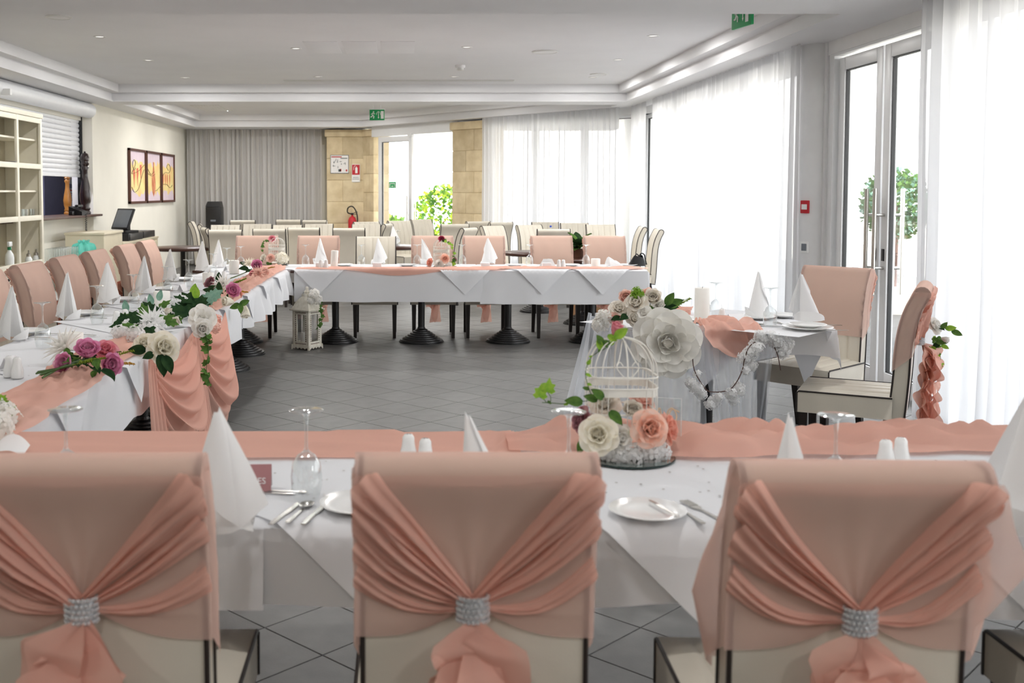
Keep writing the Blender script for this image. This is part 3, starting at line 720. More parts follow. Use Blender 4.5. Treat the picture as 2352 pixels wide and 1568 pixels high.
# bouquet table
cloth_sheet('tablecloth', 'white cloth on the bouquet table, over its end by the pedestal table', -0.76, 0, 4.30, 6.83, ZT + 0.002, (0.2, 0.26, 0.02, 0.02), MLT, amp=0.05, freq=13, seed=21, hem=0.05)
cloth_sheet('tablecloth', 'white cloth on the bouquet table, behind the pink swags', -0.76, 0, 2.02, 4.32, ZT + 0.001, (0.2, 0.28, 0.03, 0.02), MLT, amp=0.035, freq=8, seed=22, hem=0.05)
cloth_sheet('tablecloth', 'white cloth on the bouquet table, over its end by the birdcage table', -0.76, 0, -0.02, 2.04, ZT, (0.2, 0.27, 0.02, 0.02), MLT, amp=0.022, freq=6, seed=23, hem=0.03)
# birdcage table
cloth_sheet('tablecloth', 'white cloth on the birdcage table, over its end by the bouquet table', -2.0, -0.32, 2.36, 3.20, ZT, (0.02, 0.0, 0.20, 0.18), amp=0.02, freq=6, seed=31)
cloth_sheet('tablecloth', 'white cloth under the birdcage and the round mirror', -0.34, 1.10, 2.36, 3.20, ZT + 0.001, (0.0, 0.0, 0.20, 0.18), amp=0.02, freq=6, seed=32)
cloth_sheet('tablecloth', 'white cloth on the birdcage table, over its end by the curtain', 1.08, 2.5, 2.36, 3.20, ZT, (0.0, 0.15, 0.22, 0.18), amp=0.02, freq=6, seed=33)
# square overlays laid cornerwise, one tip hanging over the edge
def overlay(label, cx, cy, half, edge, side, M=None, group=None, seed=0, z=ZT + 0.005, lim=None):
    """square cloth turned 45 degrees; beyond 'edge' along 'side' (unit 2-vector) it folds down"""
    sx, sy = side; n = 22
    def fn(u, v):
        a = (u - 0.5) * 2 * half; b = (v - 0.5) * 2 * half; x = cx + (a - b) * 0.7071; y = cy + (a + b) * 0.7071
        d = x * sx + y * sy - edge; zz = z + 0.001 * nz(x * 9, y * 9, seed)
        if d > 0:
            x -= sx * d; y -= sy * d; off = min(d, 0.016) + 0.05 * d + 0.012 * nz(x * 6 + y * 6, d * 4, seed) + 0.004; x += sx * off; y += sy * off; zz = z - max(0, d - 0.01)
        if lim is not None:
            e = -(x * sx + y * sy) - lim
            if e > 0: x += sx * e; y += sy * e; zz = z - e * 0.0
        return (x, y, zz)
    o = MB().grid(fn, n, n).build('table_overlay', MATS['linen'], angle=60)
    if M is not None: o.matrix_world = M
    return tag(o, label, 'table linen', group)
for k_, px in enumerate((732, 1068, 1246, 1384)): overlay('white overlay with its corner tip down the pedestal table cloth, %s from the lantern' % ORD[k_], (px - PX) / F_PX * 10.05, 10.30, 0.36, -10.04, (0, -1), None, None, px)
for i, y in enumerate((6.1, 5.3, 4.5, 3.62, 2.75, 1.42, 0.55)): overlay('white overlay with its corner tip over the bouquet table edge, %s from the lantern' % ORD[i], -0.30, y, 0.37, 0.014, (1, 0), MLT, None, 6 - i)
for i, x in enumerate((-0.97, 0.02, 0.74, 1.5)): overlay('white overlay with its corner tip towards the bowed chairs, %s from the bouquet table' % ORD[i], x, 2.60, 0.40, -2.345, (0, -1), None, None, 40 + i)
# ================================================================ table-top pieces
glass_mat('crystal', tint=(0.95, 0.965, 0.965, 1), refl=0.07, edge=0.95)
mat('ceramic', srgb(244, 244, 243), 0.18, var=0.02, coat=0.3)
mat('cutlery', srgb(190, 188, 182), 0.22, metal=1.0, var=0.08, vscale=40)
mat('wax', srgb(246, 244, 238), 0.55, var=0.03)
mat('wick', srgb(40, 36, 32), 0.9, var=0.1)
mat('card_white', srgb(244, 243, 244), 0.7, var=0.02)
mat('card_mauve', srgb(176, 124, 126), 0.7, var=0.04)
cloth_mat('napkin', srgb(248, 248, 248), alpha=1.0, trans=0.22, bump=0.1, bscale=900)
mat('mirror', srgb(205, 220, 218), 0.03, metal=1.0, var=0.02)
mat('mirror_edge', srgb(40, 60, 58), 0.2, var=0.1)
ZI = ZT + 0.008                                   # plane the things stand on
def text_mesh(s, size, m, name):
    c = bpy.data.curves.new(name, 'FONT'); c.body = s; c.size = size; c.align_x = 'CENTER'; c.align_y = 'CENTER'; c.extrude = 0.0003; c.resolution_u = 3
    o = bpy.data.objects.new('t', c); COL.objects.link(o); bpy.context.view_layer.update()
    me = bpy.data.meshes.new_from_object(o); bpy.data.objects.remove(o); me.materials.clear(); me.materials.append(m); me.name = name; return me
# --- wine glass standing on its rim
gp = [(0.031, 0.0), (0.0375, 0.03), (0.0385, 0.055), (0.034, 0.085), (0.022, 0.105), (0.008, 0.115), (0.0045, 0.125), (0.004, 0.17), (0.006, 0.20), (0.014, 0.209), (0.040, 0.2135), (0.042, 0.2145), (0.040, 0.2155), (0.0, 0.2155)]
glass_me = MB().lathe(gp[:6], n=24).mesh('bowl', MATS['crystal'], angle=180); stem_me = MB().lathe(gp[5:9], n=12).mesh('stem', MATS['crystal'], angle=180); foot_me = MB().lathe(gp[8:], n=24).mesh('foot', MATS['crystal'], angle=60)
bm_ = bmesh.new(); bm_.from_mesh(glass_me)
for f_ in [f for f in bm_.faces if len(f.verts) > 4]: bm_.faces.remove(f_)
bm_.to_mesh(glass_me); bm_.free()
def wine_glass(p, label, group):
    t = thing('wine_glass', label, 'glass', p, 0, group)
    inst('bowl', glass_me, t); inst('stem', stem_me, t); inst('foot', foot_me, t); return t
# --- napkin folded to a standing cone with one loose corner
def napkin_mesh(seed, h=0.27, r=0.082, turns=0.86, lean=0.0):
    rs = random.Random(seed); p = rs.uniform(0, 6)
    def fn(u, v):
        th = u * 2 * PI * turns; rr = r * (0.80 + 0.28 * u ** 2 + 0.34 * u ** 9) * (1 + 0.07 * abs(math.sin(2.0 * th + p)) - 0.04)
        k = 1 - v; bulge = 1 + 0.05 * math.sin(PI * v)
        z = v * h + 0.055 * (u ** 6) * (1 - v) + 0.004 * math.sin(5 * th) * (1 - v) + 0.0025
        z = max(0.001, z)
        return (rr * k * bulge * math.cos(th) + lean * v * h + 0.004 * v, rr * k * bulge * math.sin(th) * 0.86, z)
    m = MB().grid(fn, 26, 10)
    # turned-up cuff
    def cuff(u, v):
        th = lerp(-0.9, 2.4, u); rr = r * 0.93; t_ = math.sin(PI * u) ** 0.7
        return (rr * math.cos(th) * (1 + 0.10 * v), rr * math.sin(th) * (0.86 + 0.12 * v), 0.002 + v * 0.055 * t_)
    m.grid(cuff, 14, 3)
    def flap(u, v):                                # outer wrap with its hem running diagonally
        th = lerp(-3.3, -0.9, u); zb = 0.16 * (1 - u) ** 1.3 + 0.004; zz = lerp(zb, h * 0.97, v); k = 1 - zz / h
        rr = r * 1.04 * k * (1 + 0.05 * math.sin(PI * zz / h)) + 0.006; return (rr * math.cos(th) + lean * zz, rr * math.sin(th) * 0.90, zz)
    m.grid(flap, 14, 10)
    return m.mesh('napkin', MATS['napkin'], angle=100)
naps = [napkin_mesh(1), napkin_mesh(2, r=0.076), napkin_mesh(3, h=0.26, lean=0.25), napkin_mesh(4, h=0.28, turns=0.92)]
def napkin(p, k, rz, label, group, sc=1.0):
    o = inst('cone_napkin', naps[k], None, p, (0, 0, rz), sc); return tag(o, label, 'napkin', group)
# --- plates, pots, candles, cards, cutlery
plate_me = MB().lathe([(0.0, 0.004), (0.045, 0.003), (0.05, 0.0), (0.055, 0.002), (0.096, 0.016), (0.098, 0.018), (0.096, 0.0195), (0.058, 0.008), (0.0, 0.007)], n=40).mesh('side_plate', MATS['ceramic'], angle=60)
def plate(p, label, group): return tag(inst('side_plate', plate_me, None, p), label, 'plate', group)
pot_me = MB().lathe([(0.0, 0.0), (0.023, 0.0), (0.0245, 0.006), (0.024, 0.03), (0.0185, 0.052), (0.0165, 0.066), (0.016, 0.076), (0.011, 0.0835), (0.0, 0.085)], n=20).mesh('cruet_pot', MATS['ceramic'], angle=180)
hole_me = MB().lathe([(0.0, 0.0), (0.0012, 0.0), (0.0012, 0.0006), (0.0, 0.0006)], n=6).mesh('pour_hole', MATS['wick'])
def pot(p, label, group):
    t = thing('cruet_pot', label, 'salt pot', p, 0, group); inst('body', pot_me, t)
    for k in range(3): inst('pour_hole', hole_me, t, (0.005 * math.cos(2.1 * k), 0.005 * math.sin(2.1 * k), 0.0846))
    return t
def candle(p, r, h, label, group=None, saucer=False, tilt=0.0):
    t = thing('pillar_candle', label, 'candle', p, 0, group); t.rotation_euler = (0, tilt, 0)
    b = MB().lathe([(0.0, 0.0), (r, 0.0), (r, h - 0.004), (r - 0.004, h), (r * 0.8, h - 0.002), (r * 0.3, h - 0.007), (0, h - 0.008)], n=28).build('wax_body', MATS['wax'], t, angle=50)
    MB().tube([(0, 0, h - 0.009), (0.002, 0, h + 0.008)], 0.0013, 5).build('wick', MATS['wick'], t)
    return t
def tent_card(p, rz, label, m='card_white', txt=None, w=0.09, h=0.06, group=None):
    t = thing('place_card', label, 'place card', p, rz, group); d = 0.026; th = 0.0008
    MB().prism([(-w / 2, -d, 0), (w / 2, -d, 0), (w / 2, 0, h), (-w / 2, 0, h)], (0, th, 0)).build('front_leaf', MATS[m], t, smooth=False)
    MB().prism([(-w / 2, d, 0), (w / 2, d, 0), (w / 2, 0.001, h), (-w / 2, 0.001, h)], (0, th, 0)).build('back_leaf', MATS['card_white'], t, smooth=False)
    if txt:
        o = inst('lettering', text_mesh(txt, 0.022, MATS['card_white'], 'lettering'), t); a = math.atan2(h, d)
        o.rotation_euler = (a, 0, 0); o.location = (0, -d * 0.62 - 0.0008, h * 0.38)
    return t
def flat_shape(pts, th=0.0022): return MB().prism([(x, y, 0) for x, y in pts], (0, 0, th))
def mirrorx(h): return h + [(-x, y) for x, y in h[::-1]]
hnd = [(0.0065, -0.10), (0.0075, -0.085), (0.0045, -0.03), (0.0035, 0.0)]
fork_m = flat_shape(mirrorx([(0.0, -0.102)] + hnd + [(0.004, 0.02), (0.0115, 0.035), (0.0115, 0.05)]))
for k in range(4): fork_m.box((-0.0095 + k * 0.00633, 0.07, 0.0022), (0.0036, 0.044, 0.002))
fork_me = fork_m.mesh('fork', MATS['cutlery'], angle=30)
knife_me = flat_shape([(-0.0065, -0.10), (0.0065, -0.10), (0.0075, -0.085), (0.0058, -0.005), (0.0075, 0.0), (0.010, 0.03), (0.009, 0.08), (0.004, 0.105), (-0.002, 0.11), (-0.0055, 0.10), (-0.0055, 0.0), (-0.0058, -0.01), (-0.0075, -0.085)]).mesh('knife', MATS['cutlery'], angle=30)
spoon_m = flat_shape(mirrorx([(0.0, -0.102)] + hnd + [(0.0035, 0.03)]))
spoon_m.grid(lambda u, v: (0.0205 * v * math.cos(2 * PI * u), 0.062 + 0.032 * v * math.sin(2 * PI * u), 0.0025 + 0.005 * v * v), 20, 4, cu=True)
spoon_me = spoon_m.mesh('spoon', MATS['cutlery'], angle=60)
def cut(kind, p, rz, label, group, sc=1.0):
    me = {'fork': fork_me, 'knife': knife_me, 'spoon': spoon_me}[kind]
    return tag(inst(kind, me, None, (p[0], p[1], p[2]), (0, 0, rz), sc), label, kind, group)

# ---------------------------------------------------------------- birdcage table
BT = 'on the birdcage table'
def B_(px, py): v = atz(px, py, ZI); return v
def tipx(px, py, h): v = atz(px, py, ZI + h); v.z = ZI; return v
for (px, py), k, rz, sc, lab in (((500, 940), 3, 0.6, 0.97, 'white cone napkin beside the mauve place card with knives'), ((1122, 938), 2, 2.4, 0.96, 'white cone napkin with a rounded loose lobe, beside the birdcage mirror'), ((1812, 938), 1, 1.4, 0.95, 'slim white napkin standing behind the lopsided hood'), ((2372, 938), 0, 2.75, 1.18, 'white napkin with a wide wing, beside the bowed chair by the doors')):
    napkin(tipx(px, py, 0.268), k, rz, lab, None, sc)
fold = MB().grid(lambda u, v: (lerp(-0.05, 0.05, u), lerp(-0.03, 0.03, v) + 0.01 * math.sin(3 * u), 0.002 + 0.055 * math.sin(PI * (0.15 + 0.7 * u)) * (0.4 + 0.6 * v)), 12, 6)
o = fold.build('folded_napkin', MATS['napkin'], angle=100); o.location = atz(20, 1050, ZI); tag(o, 'white folded napkin at the bouquet end of the birdcage table', 'napkin')
for k_, (px, py) in enumerate(((150, 939), (703, 941), (1307, 944), (1921, 952))):
    wine_glass(tipx(px, py, 0.2155), 'upturned wine glass on the birdcage table, %s from the bouquet table' % ORD[k_], None)
for (px, py), who in (((938, 996), 'behind the middle bowed chair'), ((977, 1006), 'behind the middle bowed chair'), ((2035, 1009), 'near the curtain'), ((2070, 1004), 'near the curtain')):
    pot(tipx(px, py, 0.085), 'white porcelain salt pot on the birdcage table, ' + who, 'pots ' + who)
tent_card(atz(585, 1122, ZI), 0.06, 'mauve place card with white lettering beside a cone napkin', 'card_mauve', 'JAMES', 0.085, 0.062)
tent_card(atz(2270, 1128, ZI), -0.05, 'mauve place card with white lettering beside the winged napkin', 'card_mauve', 'NIALL', 0.105, 0.066)
pl1 = atz(1487, 1183, ZI); pp_ = plate(pl1, 'white side plate holding a knife, on the birdcage table', None)
plate(atz(830, 1168, ZI), 'white side plate half hidden by the middle bowed chair', None)
pp_.scale = (0.9, 0.9, 0.9)
k1 = cut('knife', (pl1.x + 0.035, pl1.y - 0.01, ZI + 0.019), 0.28, 'small knife laid across the side plate', None, 0.62)
for px, a, sc in ((1574, 0.22, 0.85), (1620, 0.30, 1.0)):
    cut('fork', atz(px, 1176, ZI), a, 'steel dinner fork beside the plate that holds a knife', 'forks beside the knife plate', sc)
cut('knife', atz(653, 1180, ZI), -0.28, 'steel knife lying between a soup spoon and the cone napkin', None, 0.80)
cut('spoon', atz(688, 1176, ZI), -0.25, 'steel soup spoon lying between two knives', None, 0.80)
cut('knife', atz(722, 1180, ZI), -0.24, 'steel knife lying between a soup spoon and a plate', None, 0.80)
for i, (px, py) in enumerate(((615, 1132), (640, 1128))): cut('knife' if i else 'fork', atz(px, py, ZI), 1.45, 'steel dessert cutlery lying crosswise under the mauve card', 'dessert cutlery', 0.7)
for i, (px, py) in enumerate(((2262, 1133), (2268, 1140))): cut('knife' if i else 'fork', atz(px, py, ZI), 1.5, 'steel dessert cutlery lying crosswise before the winged napkin', 'dessert cutlery by the curtain', 0.7)
# ---------------------------------------------------------------- bouquet table
for i, ((px, py), (tx, ty)) in enumerate((((30, 778), (18, 657)), ((157, 732), (147, 636)), ((248, 698), (240, 610)), ((333, 672), (338, 592)), ((392, 645), (382, 578)), ((466, 622), (461, 564)), ((503, 612), (497, 556)))):
    v = atz(px, py, ZI); napkin(v, (0, 1, 3)[i % 3], rnd.uniform(-0.9, 0.3), 'white cone napkin on the bouquet table, %s from the birdcage table' % ORD[i], None, 1.0 + 0.02 * (i % 2))
for i, (px, py) in enumerate(((97, 694), (222, 656), (306, 630), (384, 612), (433, 596), (490, 582), (521, 569), (553, 565))):
    wine_glass(tipx(px, py, 0.2155), 'upturned wine glass on the bouquet table, %s from the birdcage table' % ORD[i], None)
for i, (px, py) in enumerate(((60, 765), (190, 722), (282, 690), (372, 666), (420, 643))):
    v = atz(px, py, ZI); plate(v, 'white side plate on the bouquet table, %s from the birdcage table' % ORD[i], None)
    cut('knife', (v.x + 0.13, v.y - 0.02, ZI), 1.5 + rnd.uniform(-0.1, 0.1), 'steel knife on the bouquet table', 'knives on the bouquet table', 1.0)
    cut('fork', (v.x + 0.10, v.y - 0.16, ZI), 1.5 + rnd.uniform(-0.2, 0.2), 'steel fork on the bouquet table', 'forks on the bouquet table', 1.0)
    cut('spoon', (v.x + 0.30, v.y - 0.05, ZI), 1.2 + rnd.uniform(-0.3, 0.3), 'steel spoon on the bouquet table', 'spoons on the bouquet table', 1.0)
for px, py, who in ((22, 865, 'beside the peony bouquet'), (40, 868, 'beside the peony bouquet'), (268, 748, 'behind the ivy'), (288, 744, 'behind the ivy'), (498, 643, 'behind the violet roses'), (515, 646, 'behind the violet roses')):
    pot(atz(px, py, ZI), 'white porcelain salt pot on the bouquet table, ' + who, 'pots ' + who)
for px, py, r, h, lab in ((166, 800, 0.052, 0.075, 'low white candle behind the pink peony bouquet'), (372, 706, 0.052, 0.105, 'white pillar candle behind the dark ivy leaves'), (478, 650, 0.045, 0.085, 'white candle behind the violet rose bouquet'), (538, 628, 0.045, 0.12, 'white pillar candle with a dripped rim before the corner birdcage')):
    candle(atz(px, py, ZI), r, h, lab)
for px, py, lab in ((341, 697, 'white folded place card beside the pillar candle'), (24, 846, 'white folded place card beside the salt pots and peonies'), (419, 668, 'white folded place card near the violet roses'), (523, 622, 'white folded place card near the corner birdcage')):
    tent_card(atz(px, py, ZI), 1.3, lab, 'card_white', None, 0.08, 0.05)
# ---------------------------------------------------------------- pedestal table
FZ = ZI
for i, ((px, py), k, rz) in enumerate((((735, 606), 0, 1.9), ((868, 606), 1, 1.0), ((983, 606), 2, 2.9), ((1120, 606), 0, 0.4))):
    napkin(atz(px, py, FZ), k, rz, 'white cone napkin on the pedestal table, %s from the bouquet table' % ORD[i], None, 1.0)
for i, px in enumerate((735, 866, 1115, 1256)):
    v = aty(px, 605, 10.22); t_ = MB().rbox((0, 0, 0.024), (0.085, 0.05, 0.048), 0.004).box((0, 0, 0.0485), (0.07, 0.036, 0.002)).build('sugar_box', MATS['card_white']); t_.location = (v.x, 10.24, FZ); tag(t_, 'small white sachet box on the pedestal table', 'box', 'sachet boxes on the pedestal table')
fan_ = MB()
for k in range(4): fan_.prism([(-0.07 + 0.02 * k, 0.004 * k, 0), (0.05 + 0.02 * k, 0.004 * k, 0), (0.03 + 0.012 * k, 0.004 * k, 0.05 + 0.01 * k), (-0.02 + 0.015 * k, 0.004 * k, 0.085)], (0, 0.002, 0))
o = fan_.build('folded_napkin', MATS['napkin'], smooth=False); v = aty(1253, 604, 10.3); o.location = (v.x, 10.30, FZ); tag(o, 'white napkin folded to a fan behind a sachet box', 'napkin')
o = inst('fallen_napkin', naps[1], None, (aty(1395, 600, 10.32).x, 10.36, FZ + 0.055), (0.25, PI / 2 + 0.35, 0.3), 0.75); tag(o, 'white cone napkin lying on its side beside a pillar candle', 'napkin')
for k_, px in enumerate((702, 830, 958, 1062, 1216, 1346)): wine_glass((aty(px, 600, 10.42).x, 10.42, FZ), 'upturned wine glass on the pedestal table, %s from the bouquet table' % ORD[k_], None)
for k_, px in enumerate((790, 935, 1182, 1310, 1442)): plate((aty(px, 600, 10.48).x, 10.48, FZ), 'white side plate on the pedestal table, %s from the bouquet table' % ORD[k_], None)
for px, a in ((668, 1.5), (812, 1.4), (905, 1.6), (1088, 1.5), (1240, 1.5), (1420, 1.5)):
    cut('knife', (aty(px, 600, 10.34).x, 10.34, FZ), a, 'steel knife on the pedestal table', 'knives on the pedestal table')
for px, who in ((737, 'beside the tall candle'), (749, 'beside the tall candle'), (1284, 'beside the fan napkin'), (1294, 'beside the fan napkin')):
    pot((aty(px, 600, 10.16).x, 10.16, FZ), 'white porcelain salt pot on the pedestal table, ' + who, 'pots ' + who)
candle((aty(767, 600, 10.3).x, 10.3, FZ), 0.036, 0.165, 'tall white pillar candle tilting slightly on the pedestal table', None, tilt=0.06)
candle((aty(1368, 600, 10.3).x, 10.3, FZ), 0.045, 0.085, 'short white pillar candle next to the fallen napkin')
# black bag on the end of the pedestal table
mat('black_leather', srgb(16, 16, 18), 0.35, var=0.2)
v = aty(1467, 606, 10.5); t = thing('handbag', 'black leather handbag at the end of the pedestal table', 'handbag', (v.x - 0.02, 10.5, FZ))
MB().grid(lambda u, vv: Vector((0.085 * (1 - 0.45 * vv ** 1.5) * math.copysign(abs(math.cos(2 * PI * u)) ** 0.6, math.cos(2 * PI * u)) + 0.015 * vv, 0.05 * (1 - 0.5 * vv) * math.copysign(abs(math.sin(2 * PI * u)) ** 0.6, math.sin(2 * PI * u)), 0.095 * vv + 0.012 * math.sin(4 * PI * u) * vv)), 24, 6, cu=True).build('body', MATS['black_leather'], t)
MB().tube(curve([(0.02, 0, 0.09), (0.045, 0, 0.125), (0.075, 0, 0.11), (0.085, 0, 0.06), (0.10, 0, 0.012)], 14), 0.007, 6).build('strap', MATS['black_leather'], t)
MB().tube(curve([(-0.02, 0, 0.09), (0.0, 0.01, 0.118), (0.03, 0.01, 0.09)], 8), 0.006, 6).build('strap', MATS['black_leather'], t)

# ---------------------------------------------------------------- chiffon runners
def runner(name, label, path, half, seed, wr=0.012, fold_n=3.0, n=90, m='chiffon', z=ZT + 0.008, edges=None, across=14, lift=0.0):
    """crumpled strip of chiffon along a 2-D path; edges=(axis value fn) folds the part beyond a table edge down"""
    P = curve(path, n)
    def fn(u, v):
        i = min(n, int(round(u * n))); p = P[i]; t_ = (P[min(n, i + 1)] - P[max(0, i - 1)]).normalized(); nrm = Vector((-t_.y, t_.x, 0)); s = u * n / 90 * (P[-1] - P[0]).length
        c = 2 * v - 1; hw_ = half * (1 + 0.18 * nz(s * 2.1, seed)); q = p + nrm * (hw_ * c + 0.03 * nz(s * 1.7, seed + 4))
        L_ = (P[-1] - P[0]).length * u
        r1 = 0.5 + 0.5 * math.sin(9 * nz(L_ * 0.9 + 0.4 * c, c * 1.1 + 0.5 * nz(L_ * 1.3, seed), seed + 1) + 2.4 * c); r2 = 0.5 + 0.5 * math.sin(9 * nz(L_ * 3.6 - c, c * 2.2, seed + 2)); te = min(1, 8 * min(u, 1 - u) + 0.25)
        zz = z + (wr * (1.1 * r1 ** 2 + 0.7 * r2 ** 2 + 0.25 * nz(L_ * 2, c, seed + 5)) * (1 - abs(c) ** 6)) * te + 0.25 * wr
        q = p + nrm * (hw_ * c * (0.55 + 0.45 * te) + 0.03 * nz(L_ * 1.7, seed + 4) + 0.4 * wr * nz(L_ * 9, c * 4, seed + 6))
        x, y = q.x, q.y
        if edges is not None:
            ax, val, sg = edges; w_ = x if ax == 0 else y; d = (w_ - val) * sg
            if d > 0:
                out = min(d, 0.022) + 0.06 * d + 0.006 * math.sin(L_ * 14 + seed)
                if ax == 0: x = val + sg * out
                else: y = val + sg * out
                zz = z + wr * 0.6 - max(0, d - 0.015)
        return (x, y, zz)
    o = MB().grid(fn, n, across).build(name, MATS[m], angle=120); return tag(o, label, 'table runner')
runner('chiffon_runner', 'flat pink chiffon runner on the birdcage table, at its end by the bouquet table', [(-2.0, 3.10, 0), (-1.0, 3.11, 0), (0.1, 3.10, 0), (0.34, 3.08, 0)], 0.20, 3, wr=0.006, edges=(1, 3.215, 1))
runner('chiffon_runner', 'crumpled pink chiffon runner on the birdcage table, between birdcage and curtain', [(0.30, 3.07, 0), (0.9, 3.05, 0), (1.5, 3.10, 0), (2.45, 3.12, 0)], 0.16, 8, wr=0.036, fold_n=3.4, n=160, edges=(1, 3.215, 1))
runner('chiffon_runner', 'pink chiffon runner draped along the front of the pedestal table, up to the corner birdcage', [(-1.05, 10.17, 0), (-0.2, 10.14, 0), (0.6, 10.15, 0), (1.0, 10.20, 0)], 0.14, 14, wr=0.010, edges=(1, 10.052, -1), m='chiffon')
runner('chiffon_runner', 'thin pink chiffon runner on the pedestal table, over its end by the handbag', [(0.85, 10.22, 0), (1.5, 10.16, 0), (2.34, 10.15, 0)], 0.075, 15, wr=0.012, n=70)
def lp(px, py, z=ZI): return atz(px, py, z)
runner('chiffon_runner', 'crumpled pink chiffon runner under the violet peonies on the bouquet table', [lp(-40, 1010), lp(70, 925), lp(170, 862), lp(250, 815), lp(330, 775)], 0.13, 21, wr=0.03, fold_n=2.6, edges=None, n=100)
runner('chiffon_runner', 'pink chiffon runner along the bouquet table, between the ivy and the corner birdcage', [lp(470, 715), lp(520, 680), lp(565, 652), lp(600, 632), lp(640, 612)], 0.12, 22, wr=0.032, fold_n=3.0, n=90)
# ---------------------------------------------------------------- pink swags hanging off the bouquet table
def edge_pt(Y, off=0.0, z=ZT): return Vector((-1.255 + (Y - 3.26) * math.tan(LA) + 0.03 + off, Y, z))
def swag(m, Y0, Y1, drop0, drop1, zlow, seed, folds=5, out=0.10):
    """cloth hung between two points of the edge: gathered at both ends, hem in a deep curve"""
    def fn(u, v):
        Y = lerp(Y0, Y1, u); g = math.sin(PI * u); top = ZT - 0.01 - lerp(drop0, drop1, u) * 0 - 0.20 * g * (0.25 if v == 0 else 0.25)
        cat_ = 1 - (2 * u - 1) ** 2; low = ZT - 0.06 - (ZT - 0.06 - zlow) * cat_ ** 0.8 - lerp(drop0, drop1, u)
        z_ = lerp(top, low, v); d = out * (0.35 + 0.65 * v) * g + 0.035 * math.sin(PI * 2 * folds * v + 2.5 * u + seed) * (0.25 + g) * 0.55
        p = edge_pt(Y, 0.025 + max(0.0, d)); p.z = z_; return p
    m.grid(fn, 30, 40)
def tail(m, Y, w0, w1, z0, z1, seed, folds=4, out=0.05):
    def fn(u, v):
        ww = lerp(w0, w1, v ** 0.6); p = edge_pt(Y + (u - 0.5) * ww, 0.03 + out * v + 0.022 * math.sin(2 * PI * folds * u + seed) * (0.4 + 0.6 * v)); p.z = lerp(z0, z1, v); return p
    m.grid(fn, 40, 14)
m = MB(); swag(m, 4.80, 5.75, 0.0, 0.0, 0.30, 1.0, 4, 0.13); swag(m, 4.78, 5.70, 0.0, 0.05, 0.12, 2.2, 5, 0.08)
tag(m.build('chiffon_swag', MATS['chiffon_sheer'], angle=120), 'pink chiffon swag hanging off the bouquet table under the twin cream roses', 'drapery')
m = MB(); tail(m, 4.82, 0.10, 0.34, ZT - 0.02, 0.06, 0.4, 4, 0.06)
tag(m.build('chiffon_tail', MATS['chiffon'], angle=120), 'straight pink chiffon tail hanging below the twin cream roses', 'drapery')
m = MB(); tail(m, 5.72, 0.07, 0.26, ZT - 0.02, 0.05, 1.9, 5, 0.07)
tag(m.build('chiffon_tail', MATS['chiffon'], angle=120), 'straight pink chiffon tail hanging below the trailing ivy', 'drapery')
m = MB(); swag(m, 5.74, 6.62, 0.0, 0.0, 0.24, 3.1, 4, 0.14); swag(m, 5.74, 6.62, 0.02, 0.0, 0.12, 4.4, 4, 0.09)
tag(m.build('chiffon_swag', MATS['chiffon_sheer'], angle=120), 'pink chiffon swag hanging off the bouquet table under the white rosebuds', 'drapery')
# table confetti: uncountable specks
cf = MB(); rc = random.Random(5); mat('confetti', srgb(150, 145, 140), 0.3, metal=0.6, var=0.2)
for k in range(260):
    if k < 150: p = MLT @ Vector((rc.uniform(-0.5, -0.15), rc.uniform(0.2, 6.2), 0))
    else: p = Vector((rc.uniform(-1.2, 2.0), rc.uniform(2.5, 2.9), 0))
    a = rc.uniform(0, 6); r_ = 0.004
    cf.add([(p.x + r_ * math.cos(a + k_ * 2 * PI / 5), p.y + r_ * math.sin(a + k_ * 2 * PI / 5), ZI + 0.0006) for k_ in range(5)], [(0, 1, 2, 3, 4)])
tag(cf.build('table_confetti', MATS['confetti'], smooth=False), 'tiny silver confetti scattered over the white cloths', 'confetti', kind='stuff')
# ================================================================ flowers
def petal_mat(name, c1, c2, trans=0.38):
    """petal: colour shifts slightly with noise, light shines through"""
    m = bpy.data.materials.new(name); m.use_nodes = True; nt = m.node_tree; N, L = nt.nodes, nt.links
    N.remove(N['Principled BSDF']); o = N['Material Output']; tcn = N.new('ShaderNodeTexCoord'); n = N.new('ShaderNodeTexNoise'); n.inputs['Scale'].default_value = 2.2
    L.new(tcn.outputs['Object'], n.inputs['Vector']); mx = N.new('ShaderNodeMix'); mx.data_type = 'RGBA'; mx.inputs[6].default_value = c1; mx.inputs[7].default_value = c2
    rm = N.new('ShaderNodeMapRange'); rm.inputs[1].default_value = 0.35; rm.inputs[2].default_value = 0.68; L.new(n.outputs[0], rm.inputs[0]); L.new(rm.outputs[0], mx.inputs[0])
    d = N.new('ShaderNodeBsdfDiffuse'); t = N.new('ShaderNodeBsdfTranslucent'); s = N.new('ShaderNodeMixShader'); s.inputs[0].default_value = trans
    L.new(mx.outputs[2], d.inputs[0]); L.new(mx.outputs[2], t.inputs[0]); L.new(d.outputs[0], s.inputs[1]); L.new(t.outputs[0], s.inputs[2]); L.new(s.outputs[0], o.inputs['Surface'])
    MATS[name] = m; return m
petal_mat('white', srgb(252, 251, 248), srgb(245, 242, 235)); petal_mat('cream', srgb(253, 250, 240), srgb(249, 243, 226)); petal_mat('ivory', srgb(248, 244, 236), srgb(238, 230, 218))
petal_mat('blush', srgb(250, 222, 210), srgb(244, 198, 184)); petal_mat('peach', srgb(252, 204, 182), srgb(250, 226, 214)); petal_mat('coral', srgb(244, 178, 158), srgb(248, 204, 188))
petal_mat('rosepink', srgb(236, 150, 165), srgb(246, 186, 192)); petal_mat('magenta', srgb(236, 160, 198), srgb(246, 200, 220)); petal_mat('deep', srgb(176, 50, 84), srgb(206, 96, 124)); petal_mat('dustymauve', srgb(170, 120, 130), srgb(196, 150, 152))
